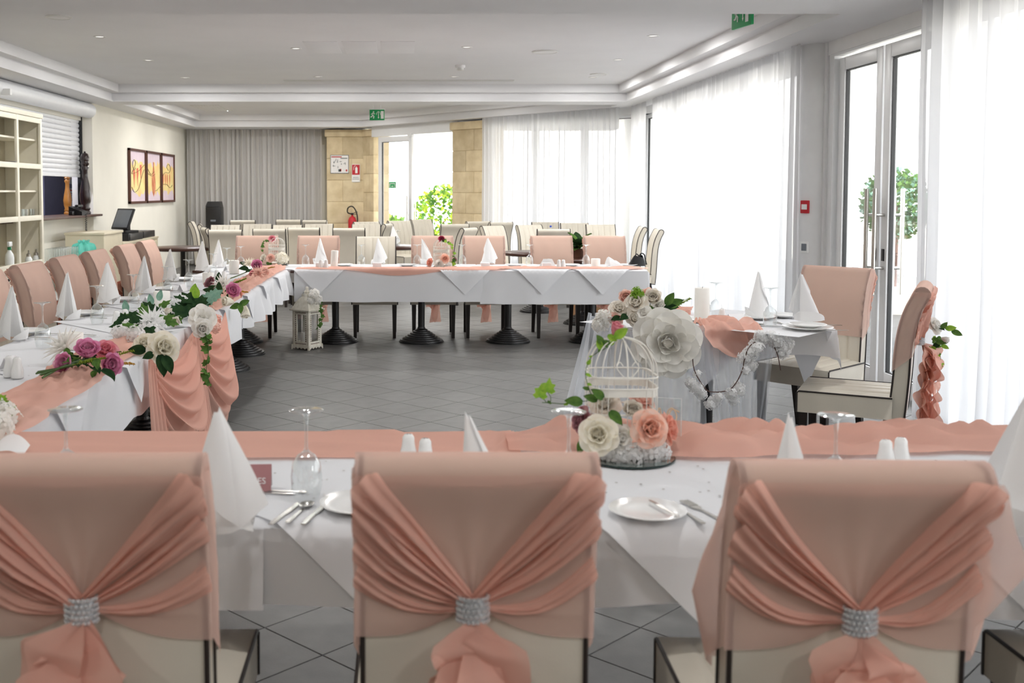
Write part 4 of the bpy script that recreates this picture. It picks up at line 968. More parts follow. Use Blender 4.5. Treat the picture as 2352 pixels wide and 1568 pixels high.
petal_mat('purewhite', srgb(254, 254, 253), srgb(247, 247, 247), 0.45)
petal_mat('leaf_dark', srgb(34, 56, 38), srgb(52, 76, 46), 0.12); petal_mat('leaf_mid', srgb(66, 100, 52), srgb(98, 130, 64), 0.18); petal_mat('leaf_bright', srgb(120, 168, 58), srgb(156, 190, 76), 0.25)
petal_mat('leaf_sage', srgb(150, 186, 166), srgb(120, 160, 142), 0.2); petal_mat('fern', srgb(128, 150, 44), srgb(150, 168, 70), 0.25); petal_mat('ochre', srgb(206, 160, 60), srgb(190, 140, 50), 0.2)
mat('stem', srgb(70, 104, 44), 0.6, var=0.2); mat('twig', srgb(92, 62, 52), 0.7, var=0.2)
def petal_fn(W, L, o0, o1, r0=0.05, cup=0.35, curl=0.0, pt=0.5):
    """grid function: u across, v along; grows from the centre, o0/o1 lean from vertical at root / tip"""
    n = 8; cl = [(r0, 0.0)]
    for i in range(n):
        a = lerp(o0, o1, (i + 0.5) / n) + (curl * max(0, (i - n * 0.6) / (n * 0.4)) ** 2); cl.append((cl[-1][0] + math.sin(a) * L / n, cl[-1][1] + math.cos(a) * L / n))
    def fn(u, v):
        e = 2 * u - 1; ve = v * (1 - (0.22 if pt < 0.8 else 0.45) * e * e * v); k_ = min(n - 1e-6, ve * n); i = int(k_); f = k_ - i; r = lerp(cl[i][0], cl[i + 1][0], f); z = lerp(cl[i][1], cl[i + 1][1], f); a = lerp(o0, o1, ve)
        w = W * 0.5 * (0.30 + 0.70 * math.sin(PI * (0.05 + (0.58 if pt < 0.8 else 0.80) * v))) * (1 if pt < 0.8 else (1 - 0.55 * v ** 2)); x = e * w; k = cup * W * e * e * (0.6 + 0.4 * v)
        return (r - k * math.cos(a) * 0.9, x, z + k * math.sin(a) * 0.5 + 0.02 * W * math.sin(7 * e + 3 * v) * v)
    return fn
def petal_mesh(args, m, nu=6, nv=8): return MB().grid(petal_fn(*args), nu, nv)
KINDS = {
 'rose': [(3, (0.55, 0.62, 0.05, -0.5, 0.04, 0.55, 0.0)), (4, (0.70, 0.70, 0.25, -0.1, 0.08, 0.5, 0.2)), (5, (0.85, 0.78, 0.55, 0.35, 0.10, 0.45, 0.8)), (6, (0.95, 0.86, 0.95, 0.9, 0.10, 0.35, 0.8)), (6, (1.0, 0.92, 1.35, 1.45, 0.10, 0.25, 0.6))],
 'peony': [(4, (0.5, 0.55, 0.1, -0.3, 0.05, 0.5, 0.0)), (6, (0.7, 0.72, 0.30, 0.0, 0.10, 0.6, 0.0)), (7, (0.9, 0.85, 0.55, 0.15, 0.14, 0.55, 0.0)), (7, (1.0, 0.95, 0.9, 0.5, 0.14, 0.45, 0.2))],
 'bud': [(3, (0.55, 0.95, 0.20, -0.35, 0.06, 0.6, 0.0)), (4, (0.7, 1.0, 0.38, -0.15, 0.09, 0.6, 0.0)), (4, (0.75, 0.95, 0.55, 0.1, 0.10, 0.5, 0.6))],
 'lily': [(6, (0.36, 0.75, 0.35, 0.6, 0.05, 0.4, 0.4, 0.9)), (12, (0.26, 0.95, 0.8, 1.1, 0.08, 0.3, 0.4, 0.9)), (12, (0.24, 1.0, 1.2, 1.5, 0.08, 0.25, 0.2, 0.9))],
 'camellia': [(5, (0.6, 0.5, 0.5, 0.2, 0.05, 0.4, 0.3)), (6, (0.85, 0.8, 0.9, 0.9, 0.08, 0.3, 0.5)), (7, (0.95, 0.98, 1.25, 1.4, 0.08, 0.22, 0.4))],
}
_flo = {}
def flower_parts(kind, m):
    """(core mesh, [(petal mesh, yaw)]) cached; the core is the innermost whorl with the calyx"""
    key = (kind, m)
    if key in _flo: return _flo[key]
    core = MB(); pet = []
    core.lathe([(0.0, -0.06), (0.10, -0.02), (0.13, 0.06), (0.10, 0.18), (0.0, 0.30)], n=8)
    for li, (n, a) in enumerate(KINDS[kind]):
        g = petal_mesh(a, m)
        if li == 0:
            for k in range(n): core.merge(g, Matrix.Rotation(2 * PI * k / n, 4, 'Z'))
        else:
            me = g.mesh('petal', MATS[m], angle=180)
            for k in range(n): pet.append((me, g, 2 * PI * (k + 0.37 * li) / n + 0.12 * math.sin(3 * k + li)))
    cm_ = core.mesh('bloom', MATS[m], angle=180)
    whole = MB(); whole.merge(core)
    for me, g, a in pet: whole.merge(g, Matrix.Rotation(a, 4, 'Z'))
    wm = whole.mesh('bloom', MATS[m], angle=180)
    _flo[key] = (cm_, pet, wm); return _flo[key]
def aim(loc, d, size, twist=None):
    d = Vector(d).normalized(); q = Vector((0, 0, 1)).rotation_difference(d); tw = rnd.uniform(0, 6) if twist is None else twist
    return Matrix.Translation(loc) @ q.to_matrix().to_4x4() @ Matrix.Rotation(tw, 4, 'Z') @ Matrix.Diagonal((size, size, size, 1))
def bloom(parent, kind, m, loc, d, size, split=False, name='bloom'):
    cm_, pet, wm = flower_parts(kind, m)
    if not split: return inst(name, wm, parent, M=aim(loc, d, size))
    o = inst(name, cm_, parent, M=aim(loc, d, size))
    for me, g, a in pet: inst('petal', me, o, rot=(0, 0, a))
    return o
def cluster_mesh(m, n, seed, r=1.0, fl=0.40, four=4, flat=0.9):
    """ball of small four-petalled florets (hydrangea, blossom)"""
    rs = random.Random(seed); mb = MB(); mb.ball((0, 0, 0), r * 0.55, 10); fl = fl * (26 / n) ** 0.35
    for i in range(n):
        z = 1 - 1.75 * (i + 0.5) / n; a = i * 2.39996; s = math.sqrt(max(0, 1 - z * z)); d = Vector((s * math.cos(a), s * math.sin(a), z))
        M_ = aim(d * r * rs.uniform(0.6, 1.12), d + Vector((rs.uniform(-.4, .4), rs.uniform(-.4, .4), rs.uniform(-.2, .4))), fl * rs.uniform(0.85, 1.25), rs.uniform(0, 6))
        for k in range(four):
            b = 2 * PI * k / four; c, s_ = math.cos(b), math.sin(b)
            P_ = [(0.05, 0, 0.0), (0.5, -0.42, 0.12), (0.98, -0.28, 0.02), (1.05, 0.0, 0.12), (0.98, 0.28, 0.02), (0.5, 0.42, 0.12)]
            mb.add([M_ @ Vector((x * c - y * s_, x * s_ + y * c, zz)) for x, y, zz in P_], [(0, 1, 2, 3), (0, 3, 4, 5)])
    return mb
_clu = {}
def cluster(parent, m, loc, size, d=(0, 0, 1), n=46, name='hydrangea_head', four=4):
    if (m, n, four) not in _clu: _clu[(m, n, four)] = cluster_mesh(m, n, 3, four=four).mesh('hydrangea_head', MATS[m], angle=30)
    return inst(name, _clu[(m, n, four)], parent, M=aim(loc, d, size))
def leaf_mesh(m, kind='oval'):
    if kind == 'ivy':
        out = [(0.0, 0.0), (0.28, -0.12), (0.52, 0.10), (0.36, 0.30), (0.46, 0.58), (0.20, 0.62), (0.0, 1.0), (-0.20, 0.62), (-0.46, 0.58), (-0.36, 0.30), (-0.52, 0.10), (-0.28, -0.12)]
        mb = MB(); vs = [(x, y, 0.10 * abs(x) + 0.10 * y * (1 - y) - 0.12 * y * y) for x, y in out] + [(0, 0.35, 0.02)]
        return mb.add(vs, [(12, i, (i + 1) % 12) for i in range(12)]).mesh('leaf', MATS[m], angle=180)
    return MB().grid(lambda u, v: ((2 * u - 1) * 0.30 * math.sin(PI * (0.04 + 0.96 * v) ** 0.8) ** 0.8, v, 0.10 * abs(2 * u - 1) - 0.35 * v * v + 0.2 * v), 4, 8).mesh('leaf', MATS[m], angle=180)
LEAF = {(m, k): leaf_mesh(m, k) for m in ('leaf_dark', 'leaf_mid', 'leaf_bright', 'leaf_sage') for k in ('oval', 'ivy')}
def leaf(parent, m, kind, loc, d, size, up=(0, 0, 1)):
    """leaf whose length points along d"""
    y = Vector(d).normalized(); z = Vector(up) - y * Vector(up).dot(y)
    if z.length < 1e-3: z = y.orthogonal()
    z.normalize(); x = y.cross(z); R = Matrix((x, y, z)).transposed().to_4x4()
    return inst('leaf', LEAF[(m, kind)], parent, M=Matrix.Translation(loc) @ R @ Matrix.Diagonal((size, size, size, 1)))
def rdir(rs, up=0.3): return Vector((rs.uniform(-1, 1), rs.uniform(-1, 1), rs.uniform(-0.3, 1) + up))
def vine(parent, pts, m='leaf_bright', size=0.022, n=9, kind='ivy', seed=0, r=0.0012):
    rs = random.Random(seed); P = curve(pts, 24); MB().tube(P, r, 5).build('vine', MATS['stem'], parent)
    for k in range(n):
        p = P[int((k + 0.6) / n * 24)]; leaf(parent, m if rs.random() < 0.75 else 'leaf_mid', kind, p, rdir(rs, -0.1), size * rs.uniform(0.7, 1.25), up=(rs.uniform(-.5, .5), -1, 0.6))
def fern(parent, loc, d, L, m='fern', n=11, name='fern_spray', seed=0):
    rs = random.Random(seed); d = Vector(d).normalized(); sd_ = d.cross(Vector((0, 0, 1))).normalized(); mb = MB(); mb.tube([loc, loc + d * L], 0.0012, 4)
    for k in range(n):
        p = loc + d * L * (0.25 + 0.75 * k / n)
        for s in (-1, 1):
            for q in range(3):
                e = p + (sd_ * s * 0.28 * L + d * 0.12 * L + Vector((0, 0, rs.uniform(-0.06, 0.12) * L))) * rs.uniform(0.5, 1) * (1 - 0.5 * k / n); mb.tube([p, (p + e) / 2 + Vector((0, 0, 0.004)), e], [0.0012, 0.0022, 0.0008], 4)
    return mb.build(name, MATS[m], parent)

# ---------------------------------------------------------------- birdcage centrepieces
mat('cage_wire', srgb(232, 230, 222), 0.45, var=0.06, vscale=40)
def birdcage(loc, label, w=0.17, hb=0.20, hd=0.105, wire=0.0019, rz=0.0):
    t = thing('birdcage', label, 'birdcage', loc, rz); hw_ = w / 2
    def ring(z, k=1.0, n=32, r=hw_):
        out = []
        for i in range(n):
            a = 2 * PI * i / n; c, s = math.cos(a), math.sin(a); e = 0.42; out.append((r * k * math.copysign(abs(c) ** e, c), r * k * math.copysign(abs(s) ** e, s), z))
        return out
    for z in (0.012, hb * 0.55, hb - 0.03, hb): MB().tube(ring(z), wire * 1.2, 6, closed=True).build('hoop', MATS['cage_wire'], t)
    MB().grid(lambda u, v: Vector(ring(0, 1.0)[int(round(u * 32)) % 32]) + Vector((0, 0, lerp(hb - 0.052, hb - 0.030, v))), 32, 1).build('band', MATS['cage_wire'], t)
    MB().add([(x, y, 0.010) for x, y, z in ring(0)], [tuple(range(32))]).build('floor_plate', MATS['cage_wire'], t, smooth=False)
    rg = ring(0, 1.0, 24)
    for i in range(24): MB().tube([(rg[i][0], rg[i][1], 0.01), (rg[i][0], rg[i][1], hb)], wire * 0.7, 5).build('bar', MATS['cage_wire'], t)
    for i in range(0, 24, 2):
        x, y, _ = rg[i]; MB().tube(curve([(x, y, hb), (x * 0.93, y * 0.93, hb + hd * 0.42), (x * 0.62, y * 0.62, hb + hd * 0.82), (0, 0, hb + hd)], 12), wire * (1.25 if i % 6 == 0 else 0.8), 6).build('dome_rib', MATS['cage_wire'], t)
    MB().tube([(0.016 * math.cos(2 * PI * k / 16), 0, hb + hd + 0.017 + 0.016 * math.sin(2 * PI * k / 16)) for k in range(16)], wire, 6, closed=True).build('hanging_ring', MATS['cage_wire'], t)
    s = MB()
    for sg in (-1, 1):                             # scrolls in the dome, door hoop
        s.tube(curve([(0.0, -hw_ * 1.0, hb * 0.98), (sg * 0.018, -hw_ * 1.0, hb + 0.012), (sg * 0.03, -hw_ * 0.98, hb + 0.03), (sg * 0.022, -hw_ * 0.94, hb + 0.045), (sg * 0.012, -hw_ * 0.95, hb + 0.034)], 14), wire * 0.8, 5)
        s.tube(curve([(sg * 0.004, -hw_ * 0.3, hb + hd * 0.9), (sg * 0.02, -hw_ * 0.8, hb + hd * 0.5), (sg * 0.03, -hw_ * 0.92, hb + 0.035)], 10), wire * 0.9, 5)
    s.build('scrollwork', MATS['cage_wire'], t)
    return t
def mirror_disc(p, r, label, group=None):
    t = thing('mirror_plate', label, 'mirror', p, 0, group)
    MB().lathe([(0, 0), (r, 0), (r, 0.003), (0, 0.003)], n=48).build('rim', MATS['mirror_edge'], t, smooth=False)
    MB().lathe([(0, 0.0042), (r - 0.002, 0.0042)], n=48).build('mirror_face', MATS['mirror'], t, smooth=False); return t
BCP = atz(1440, 1046, ZI + 0.004); ZB = ZI + 0.0062
mirror_disc((BCP.x, BCP.y, ZI + 0.001), 0.132, 'round mirror plate under the birdcage on the birdcage table')
cage1 = birdcage((BCP.x - 0.012, BCP.y + 0.035, ZB), 'large white wire birdcage with a domed top on the round mirror', w=0.185, hb=0.225, hd=0.105)
fa = thing('flower_ring', 'ring of cream and peach roses around the birdcage on the mirror', 'flowers', (BCP.x, BCP.y, ZB))
def fp(px, py, dY=0.0):                            # point above the mirror at photo position, dY behind its centre
    v = aty(px, py, BCP.y + dY); return Vector((v.x - BCP.x, dY, v.z - ZB))
bloom(fa, 'rose', 'cream', fp(1375, 1000, -0.08), (-0.25, -1, 0.35), 0.058, True, 'cream_rose')
bloom(fa, 'rose', 'white', fp(1420, 1004, -0.055), (0.3, -1, 0.1), 0.042, False, 'cream_rose')
bloom(fa, 'rose', 'peach', fp(1488, 985, -0.075), (0.12, -1, 0.30), 0.056, True, 'peach_rose')
bloom(fa, 'rose', 'coral', fp(1525, 985, 0.0), (1, -0.5, 0.3), 0.05, True, 'coral_rose')
bloom(fa, 'rose', 'dustymauve', fp(1342, 965, -0.01), (-1, -0.5, 0.25), 0.042, True, 'mauve_rose')
bloom(fa, 'peony', 'ivory', fp(1450, 950, -0.03), (0, -0.8, 0.8), 0.04, False, 'ivory_peony')
bloom(fa, 'rose', 'ivory', fp(1390, 935, 0.10), (-0.2, -0.6, 0.8), 0.05, False, 'ivory_rose')
bloom(fa, 'rose', 'blush', fp(1470, 925, 0.10), (0.3, -0.4, 0.9), 0.045, False, 'blush_rose')
for px, py, s in ((1400, 1038, 0.030), (1428, 1046, 0.030), (1455, 1044, 0.030), (1487, 1040, 0.036), (1515, 1036, 0.030)):
    cluster(fa, 'purewhite', fp(px, py, -0.075 + 0.0005 * abs(px - 1450)), s, (0, -0.6, 0.5), 26, 'blossom_head')
for (px, py), d, s, m_ in (((1340, 1010), (-0.35, -0.3, -0.75), 0.042, 'leaf_mid'), ((1400, 945), (0.5, -0.4, -0.5), 0.05, 'leaf_mid'), ((1372, 920), (-0.8, 0, 0.3), 0.04, 'leaf_mid'), ((1450, 985), (0.1, -0.6, -0.8), 0.03, 'leaf_bright'), ((1338, 925), (-1, 0, 0.15), 0.05, 'leaf_mid'), ((1385, 915), (-0.6, -0.2, 0.5), 0.045, 'leaf_mid')):
    leaf(fa, m_, 'oval', fp(px, py, -0.06), d, s, up=(0, -1, 0.5))
vine(fa, [fp(1350, 920, 0.0), fp(1300, 927, -0.03), fp(1265, 925, -0.05), fp(1245, 924, -0.05)], 'leaf_bright', 0.02, 2, 'oval', 4)
for px, py, bx_, by_ in ((1258, 886, 1265, 922), (1240, 898, 1255, 924)):
    a, b = fp(bx_, by_, -0.045), fp(px, py + 14, -0.05); MB().tube([a, a.lerp(b, 0.5) + Vector((0.004, 0, 0)), b], 0.001, 5).build('vine', MATS['stem'], fa); leaf(fa, 'leaf_bright', 'ivy', b, (0.15, 0, 1), 0.040, up=(0, -1, 0.1))
# ivy and pink rose climbing the cage
fb = thing('ivy_spray', 'pink rosebud and ivy climbing the dome of the large birdcage', 'flowers', (BCP.x, BCP.y, ZB))
vine(fb, [fp(1365, 920, -0.05), fp(1352, 890, -0.06), fp(1345, 855, -0.04), fp(1358, 820, 0.0), fp(1390, 800, 0.03), fp(1410, 790, 0.04)], 'leaf_bright', 0.022, 9, 'oval', 8)
for px, py, m_ in ((1385, 790, 'leaf_mid'), (1400, 785, 'leaf_mid'), (1415, 778, 'leaf_mid'), (1380, 802, 'leaf_bright'), (1395, 770, 'leaf_bright')): leaf(fb, m_, 'oval', fp(px, py, 0.0), (rnd.uniform(-0.6, 0.6), 0, rnd.uniform(-0.5, 1)), 0.032, up=(0, -1, 0.2))
bloom(fb, 'bud', 'rosepink', fp(1410, 768, 0.0), (0.25, -0.4, 0.9), 0.040, True, 'pink_rosebud')
leaf(fb, 'leaf_bright', 'oval', fp(1412, 775, -0.02), (0.9, -0.2, 0.7), 0.045, up=(0, -1, 0.3))
# acrylic table sign with script
glass_mat('acrylic', tint=(0.96, 0.98, 0.98, 1), refl=0.04, edge=0.6); mat('gold_script', srgb(226, 196, 160), 0.4, var=0.05)
sg = thing('acrylic_sign', 'clear acrylic table sign with gold script behind the coral rose', 'sign', (BCP.x + 0.118, BCP.y + 0.09, ZI), -0.30)
MB().rbox((0, 0, 0.075), (0.11, 0.004, 0.150), 0.0012).build('acrylic_panel', MATS['acrylic'], sg, smooth=False); MB().tube([(-0.055, 0, 0.002), (-0.055, 0, 0.15), (0.055, 0, 0.15), (0.055, 0, 0.002)], 0.0011, 5).build('edge_gleam', MATS['white_sign'], sg); MB().rbox((0, 0, 0.004), (0.08, 0.035, 0.008), 0.002).build('foot', MATS['acrylic'], sg, smooth=False)  # white tube paints a gleam along the clear panel's edge
scr = [(-0.045, 0.125), (-0.040, 0.07), (-0.028, 0.125), (-0.022, 0.07), (-0.006, 0.122), (0.004, 0.068), (0.018, 0.066), (0.016, 0.108), (0.030, 0.122), (0.042, 0.10), (0.034, 0.075), (0.020, 0.09), (0.028, 0.118), (0.05, 0.112)]
MB().tube(curve([(x, -0.0032, z) for x, z in scr], 60), 0.0019, 5).build('script', MATS['gold_script'], sg)

# ---- corner cage and far cage
v = atz(628, 607, ZI); c2 = Vector((v.x, v.y, ZI))
mirror_disc((c2.x, c2.y, ZI + 0.001), 0.15, 'round mirror plate under the corner birdcage')
birdcage((c2.x + 0.03, c2.y + 0.04, ZB), 'small white birdcage with a pink rose on top, on the table corner', w=0.16, hb=0.19, hd=0.075)
fc = thing('flower_ring', 'hydrangea and blush rose beside the corner birdcage', 'flowers', (c2.x, c2.y, ZB))
def fq(px, py, dY=0.0): v = aty(px, py, c2.y + dY); return Vector((v.x - c2.x, dY, v.z - ZB))
cluster(fc, 'cream', fq(648, 595, -0.07), 0.068, (0.3, -0.8, 0.6), 60); bloom(fc, 'rose', 'blush', fq(622, 593, -0.10), (-0.2, -1, 0.4), 0.05, False, 'blush_rose'); bloom(fc, 'rose', 'ivory', fq(606, 592, -0.03), (-0.8, -0.6, 0.4), 0.045, False, 'ivory_rose')
for px, py in ((603, 598), (612, 603), (624, 604)): leaf(fc, 'leaf_mid', 'oval', fq(px, py, -0.11), (rnd.uniform(-.7, .7), -0.3, -0.4), 0.05, up=(0, -1, 0.4))
fd = thing('ivy_spray', 'pink rose with ivy on top of the corner birdcage', 'flowers', (c2.x, c2.y, ZB))
bloom(fd, 'rose', 'rosepink', fq(625, 549, 0.03), (0, -0.9, 0.5), 0.042, True, 'pink_rose')
vine(fd, [fq(618, 552, 0.0), fq(606, 556, -0.02), fq(600, 566, -0.04), fq(606, 580, -0.06)], 'leaf_mid', 0.034, 7, 'ivy', 12)
v = atz(1014, 612, ZI); c3 = Vector((v.x, v.y, ZI))
mirror_disc((c3.x, c3.y, ZI + 0.001), 0.15, 'round mirror plate in the middle of the pedestal table')
birdcage((c3.x, c3.y + 0.05, ZB), 'white birdcage with a red rose on top, in the middle of the pedestal table', w=0.16, hb=0.185, hd=0.075)
fe = thing('flower_ring', 'peach, white and coral roses around the cage on the pedestal table', 'flowers', (c3.x, c3.y, ZB))
def fr(px, py, dY=0.0): v = aty(px, py, c3.y + dY); return Vector((v.x - c3.x, dY, v.z - ZB))
bloom(fe, 'rose', 'peach', fr(1021, 594, -0.09), (0.2, -1, 0.3), 0.054, True, 'peach_rose'); bloom(fe, 'rose', 'white', fr(1009, 606, -0.10), (-0.1, -1, 0.3), 0.05, True, 'white_rose'); bloom(fe, 'rose', 'coral', fr(989, 603, -0.06), (-0.9, -0.6, 0.3), 0.048, False, 'coral_rose'); bloom(fe, 'rose', 'dustymauve', fr(1044, 596, -0.02), (1, -0.3, 0.4), 0.03, False, 'mauve_rose')
cluster(fe, 'purewhite', fr(1031, 609, -0.09), 0.03, (0, -0.8, 0.3), 26, 'blossom_head')
ff = thing('ivy_spray', 'red rose with trailing ivy on the pedestal table birdcage', 'flowers', (c3.x, c3.y, ZB))
bloom(ff, 'rose', 'deep', fr(1014, 549, 0.04), (0, -0.9, 0.5), 0.036, True, 'red_rose')
vine(ff, [fr(1018, 551, 0.02), fr(1028, 555, 0.0), fr(1038, 563, -0.05), fr(1041, 580, -0.08), fr(1045, 596, -0.09), fr(1043, 612, -0.09)], 'leaf_bright', 0.036, 13, 'ivy', 15)

# ---------------------------------------------------------------- bouquets on the bouquet table
def base(name, label, px, py): 
    v = atz(px, py, ZI + 0.01); return thing(name, label, 'flowers', (v.x, v.y, ZI + 0.012)), v
def rel(v, px, py, h=0.0):                         # point at height h above the cloth at this photo position
    q = atz(px, py, ZI + 0.012 + h); return Vector((q.x - v.x, q.y - v.y, h))

rs = random.Random(77)
def greens(t, v, spots_, n, ms, kind, s0, s1, h0=0.01, h1=0.07):
    for k in range(n):
        px, py = rs.choice(spots_); leaf(t, rs.choice(ms), kind, rel(v, px + rs.uniform(-16, 16), py + rs.uniform(-8, 8), rs.uniform(h0, h1)), rdir(rs, -0.15), rs.uniform(s0, s1), up=(rs.uniform(-.4, .4), -0.7, 0.8))
t, v = base('rose_bouquet', 'bouquet of violet peonies, a pink rose and a white lily lying on its stems', 210, 820)
st = MB()
for k in range(9): st.tube(curve([rel(v, 82 + k * 2.5, 858 + k * 1.6 - (k % 3) * 4, 0.012), rel(v, 140 + k * 2, 846 - k * 1.2, 0.03 + 0.003 * (k % 4)), rel(v, 195 + k * 3, 832 - k * 2.0, 0.04)], 10), 0.0035, 6)
st.build('stems', MATS['stem'], t)
bloom(t, 'peony', 'magenta', rel(v, 200, 818, 0.045), (0.2, -0.55, 0.85), 0.076, True, 'violet_peony'); bloom(t, 'peony', 'magenta', rel(v, 245, 838, 0.03), (0.8, -0.8, 0.2), 0.067, True, 'violet_peony'); bloom(t, 'peony', 'magenta', rel(v, 158, 838, 0.03), (-0.4, -0.9, 0.4), 0.061, False, 'violet_peony')
bloom(t, 'rose', 'rosepink', rel(v, 241, 810, 0.045), (0.25, -0.7, 0.75), 0.061, True, 'pink_rose'); bloom(t, 'lily', 'white', rel(v, 150, 800, 0.05), (-0.5, -0.5, 0.8), 0.104, True, 'white_lily')
for (px, py), d, s in (((168, 812), (-0.6, -0.4, 0.1), 0.05), ((178, 822), (-0.2, -0.8, 0.3), 0.06), ((212, 845), (0.6, -0.7, -0.1), 0.07), ((232, 850), (0.9, -0.6, -0.35), 0.085), ((185, 835), (0.1, -0.8, 0.0), 0.06), ((252, 815), (0.8, 0.2, 0.3), 0.05)): leaf(t, 'leaf_dark' if s > 0.055 else 'leaf_mid', 'oval', rel(v, px, py, 0.035), d, s)
fern(t, rel(v, 255, 820, 0.03), (1, 0.35, 0.25), 0.10, 'fern', 9, 'fern_spray', 2); fern(t, rel(v, 262, 836, 0.02), (1, -0.1, 0.0), 0.09, 'ochre', 8, 'ochre_spray', 3)
for k in range(2): fern(t, rel(v, 165 + 20 * k, 838 - 4 * k, 0.05), (0.9, 0.25, 0.15), 0.10, 'fern', 10, 'wheat_ear', 5 + k)
greens(t, v, [(180, 830), (200, 842), (165, 822), (225, 845)], 16, ('leaf_dark', 'leaf_mid'), 'oval', 0.04, 0.07)
t, v = base('rose_pair', 'pair of cream roses with dark leaves hanging over the bouquet table edge', 352, 792)
bloom(t, 'rose', 'cream', rel(v, 372, 800, 0.02), (0.6, -0.9, 0.35), 0.083, True, 'cream_rose'); bloom(t, 'rose', 'cream', rel(v, 336, 795, 0.02), (-0.1, -0.8, 0.7), 0.067, True, 'cream_rose')
for (px, py), d, s in (((325, 805), (-1, -0.2, 0.1), 0.08), ((355, 815), (0.3, -0.3, -0.9), 0.10), ((340, 812), (-0.5, -0.8, -0.2), 0.06), ((365, 818), (0.5, -0.4, -0.8), 0.09)): leaf(t, 'leaf_dark', 'oval', rel(v, px, py, 0.01) + Vector((0.02, 0, 0)), d, s, up=(0.6, -0.8, 0.3))
t, v = base('ivy_bouquet', 'white blossoms among dark ivy lying on the bouquet table', 320, 750)
for px, py, s in ((300, 752, 0.05), (335, 760, 0.055), (275, 765, 0.04)): cluster(t, 'purewhite', rel(v, px, py, 0.03), s, (0.2, -0.6, 0.8), 46, 'blossom_head')
bloom(t, 'lily', 'purewhite', rel(v, 350, 742, 0.055), (0.2, -0.8, 0.6), 0.098, True, 'white_lily'); bloom(t, 'bud', 'ivory', rel(v, 398, 748, 0.03), (0.4, -0.6, 0.6), 0.061, True, 'ivory_rosebud'); bloom(t, 'bud', 'ivory', rel(v, 388, 728, 0.05), (0, -0.4, 0.9), 0.055, False, 'ivory_rosebud')
rs = random.Random(3)
for px, py in ((285, 735), (300, 728), (318, 730), (330, 742), (292, 750), (345, 715), (362, 720), (372, 705), (380, 735), (405, 735), (395, 745), (310, 742), (280, 757)): leaf(t, 'leaf_dark' if rs.random() < 0.7 else 'leaf_mid', 'ivy', rel(v, px, py, rs.uniform(0.03, 0.08)), rdir(rs, -0.1), rs.uniform(0.05, 0.085), up=(rs.uniform(-.4, .4), -0.6, 1))
for px, py in ((292, 716), (350, 700), (365, 690)): leaf(t, 'leaf_sage', 'oval', rel(v, px, py, 0.05), (rs.uniform(-.3, .3), 0, 1), 0.07, up=(0, -1, 0))
greens(t, v, [(290, 740), (310, 735), (345, 718), (365, 715), (395, 735), (330, 748)], 26, ('leaf_dark', 'leaf_dark', 'leaf_mid'), 'ivy', 0.05, 0.085)
for px, py, s in ((310, 770, 0.045), (365, 735, 0.05), (382, 715, 0.045), (400, 705, 0.04)): cluster(t, 'purewhite', rel(v, px, py, 0.03), s, (0.2, -0.6, 0.8), 26, 'blossom_head')
t, v = base('ivy_bouquet', 'broad dark leaves, a white gardenia and ivy trailing over the pink tail', 440, 712)
for px, py, s in ((425, 700, 0.10), (445, 693, 0.11), (460, 705, 0.09), (415, 712, 0.09), (435, 715, 0.09), (470, 702, 0.07)): leaf(t, 'leaf_dark', 'ivy', rel(v, px, py, 0.05), (rs.uniform(-.8, .8), -0.6, 0.2), s, up=(0.2, -0.5, 1))
for px, py in ((443, 680), (452, 686)): leaf(t, 'leaf_bright', 'oval', rel(v, px, py, 0.05), (rs.uniform(-.3, .2), 0.1, 1), 0.085, up=(0, -1, 0))
for px, py in ((478, 688), (488, 682), (470, 692)): leaf(t, 'leaf_sage', 'ivy', rel(v, px, py, 0.05), (0.7, -0.2, 0.5), 0.09, up=(0, -1, 0.4))
bloom(t, 'camellia', 'white', rel(v, 463, 733, 0.03), (0.55, -0.9, 0.3), 0.083, True, 'white_gardenia'); bloom(t, 'rose', 'white', rel(v, 462, 752, 0.0), (0.5, -0.9, -0.1), 0.059, True, 'white_rose')
cluster(t, 'coral', rel(v, 487, 735, 0.0) + Vector((0.02, 0, 0)), 0.032, (1, -0.5, 0), 26, 'carnation'); cluster(t, 'blush', rel(v, 486, 752, -0.03) + Vector((0.02, 0, 0)), 0.032, (1, -0.5, 0), 26, 'carnation')
for px, py, s in ((418, 690, 0.035), (405, 698, 0.035)): cluster(t, 'purewhite', rel(v, px, py, 0.05), s, (0, -0.6, 0.8), 26, 'blossom_head')
e0 = edge_pt(5.62, 0.11, 0); vloc = Vector((v.x, v.y, ZI + 0.012))
vine(t, [Vector((e0.x, 5.62, 0.74)) - vloc, Vector((e0.x + 0.02, 5.60, 0.66)) - vloc, Vector((e0.x + 0.01, 5.58, 0.55)) - vloc, Vector((e0.x + 0.03, 5.6, 0.45)) - vloc], 'leaf_mid', 0.062, 9, 'ivy', 33, 0.002)
greens(t, v, [(430, 700), (445, 700), (455, 710), (418, 715), (440, 720)], 16, ('leaf_dark',), 'ivy', 0.07, 0.11)
t, v = base('rose_bouquet', 'bouquet of violet roses and white lilies with a fern spray', 520, 662)
bloom(t, 'peony', 'magenta', rel(v, 530, 672, 0.04), (0.5, -0.8, 0.5), 0.076, True, 'violet_rose'); bloom(t, 'peony', 'dustymauve', rel(v, 489, 655, 0.04), (-0.5, -0.6, 0.6), 0.067, False, 'mauve_rose'); bloom(t, 'peony', 'coral', rel(v, 543, 676, 0.01), (0.8, -0.5, 0.2), 0.043, False, 'pink_rosebud'); bloom(t, 'lily', 'white', rel(v, 512, 655, 0.06), (0.1, -0.8, 0.5), 0.085, True, 'white_lily')
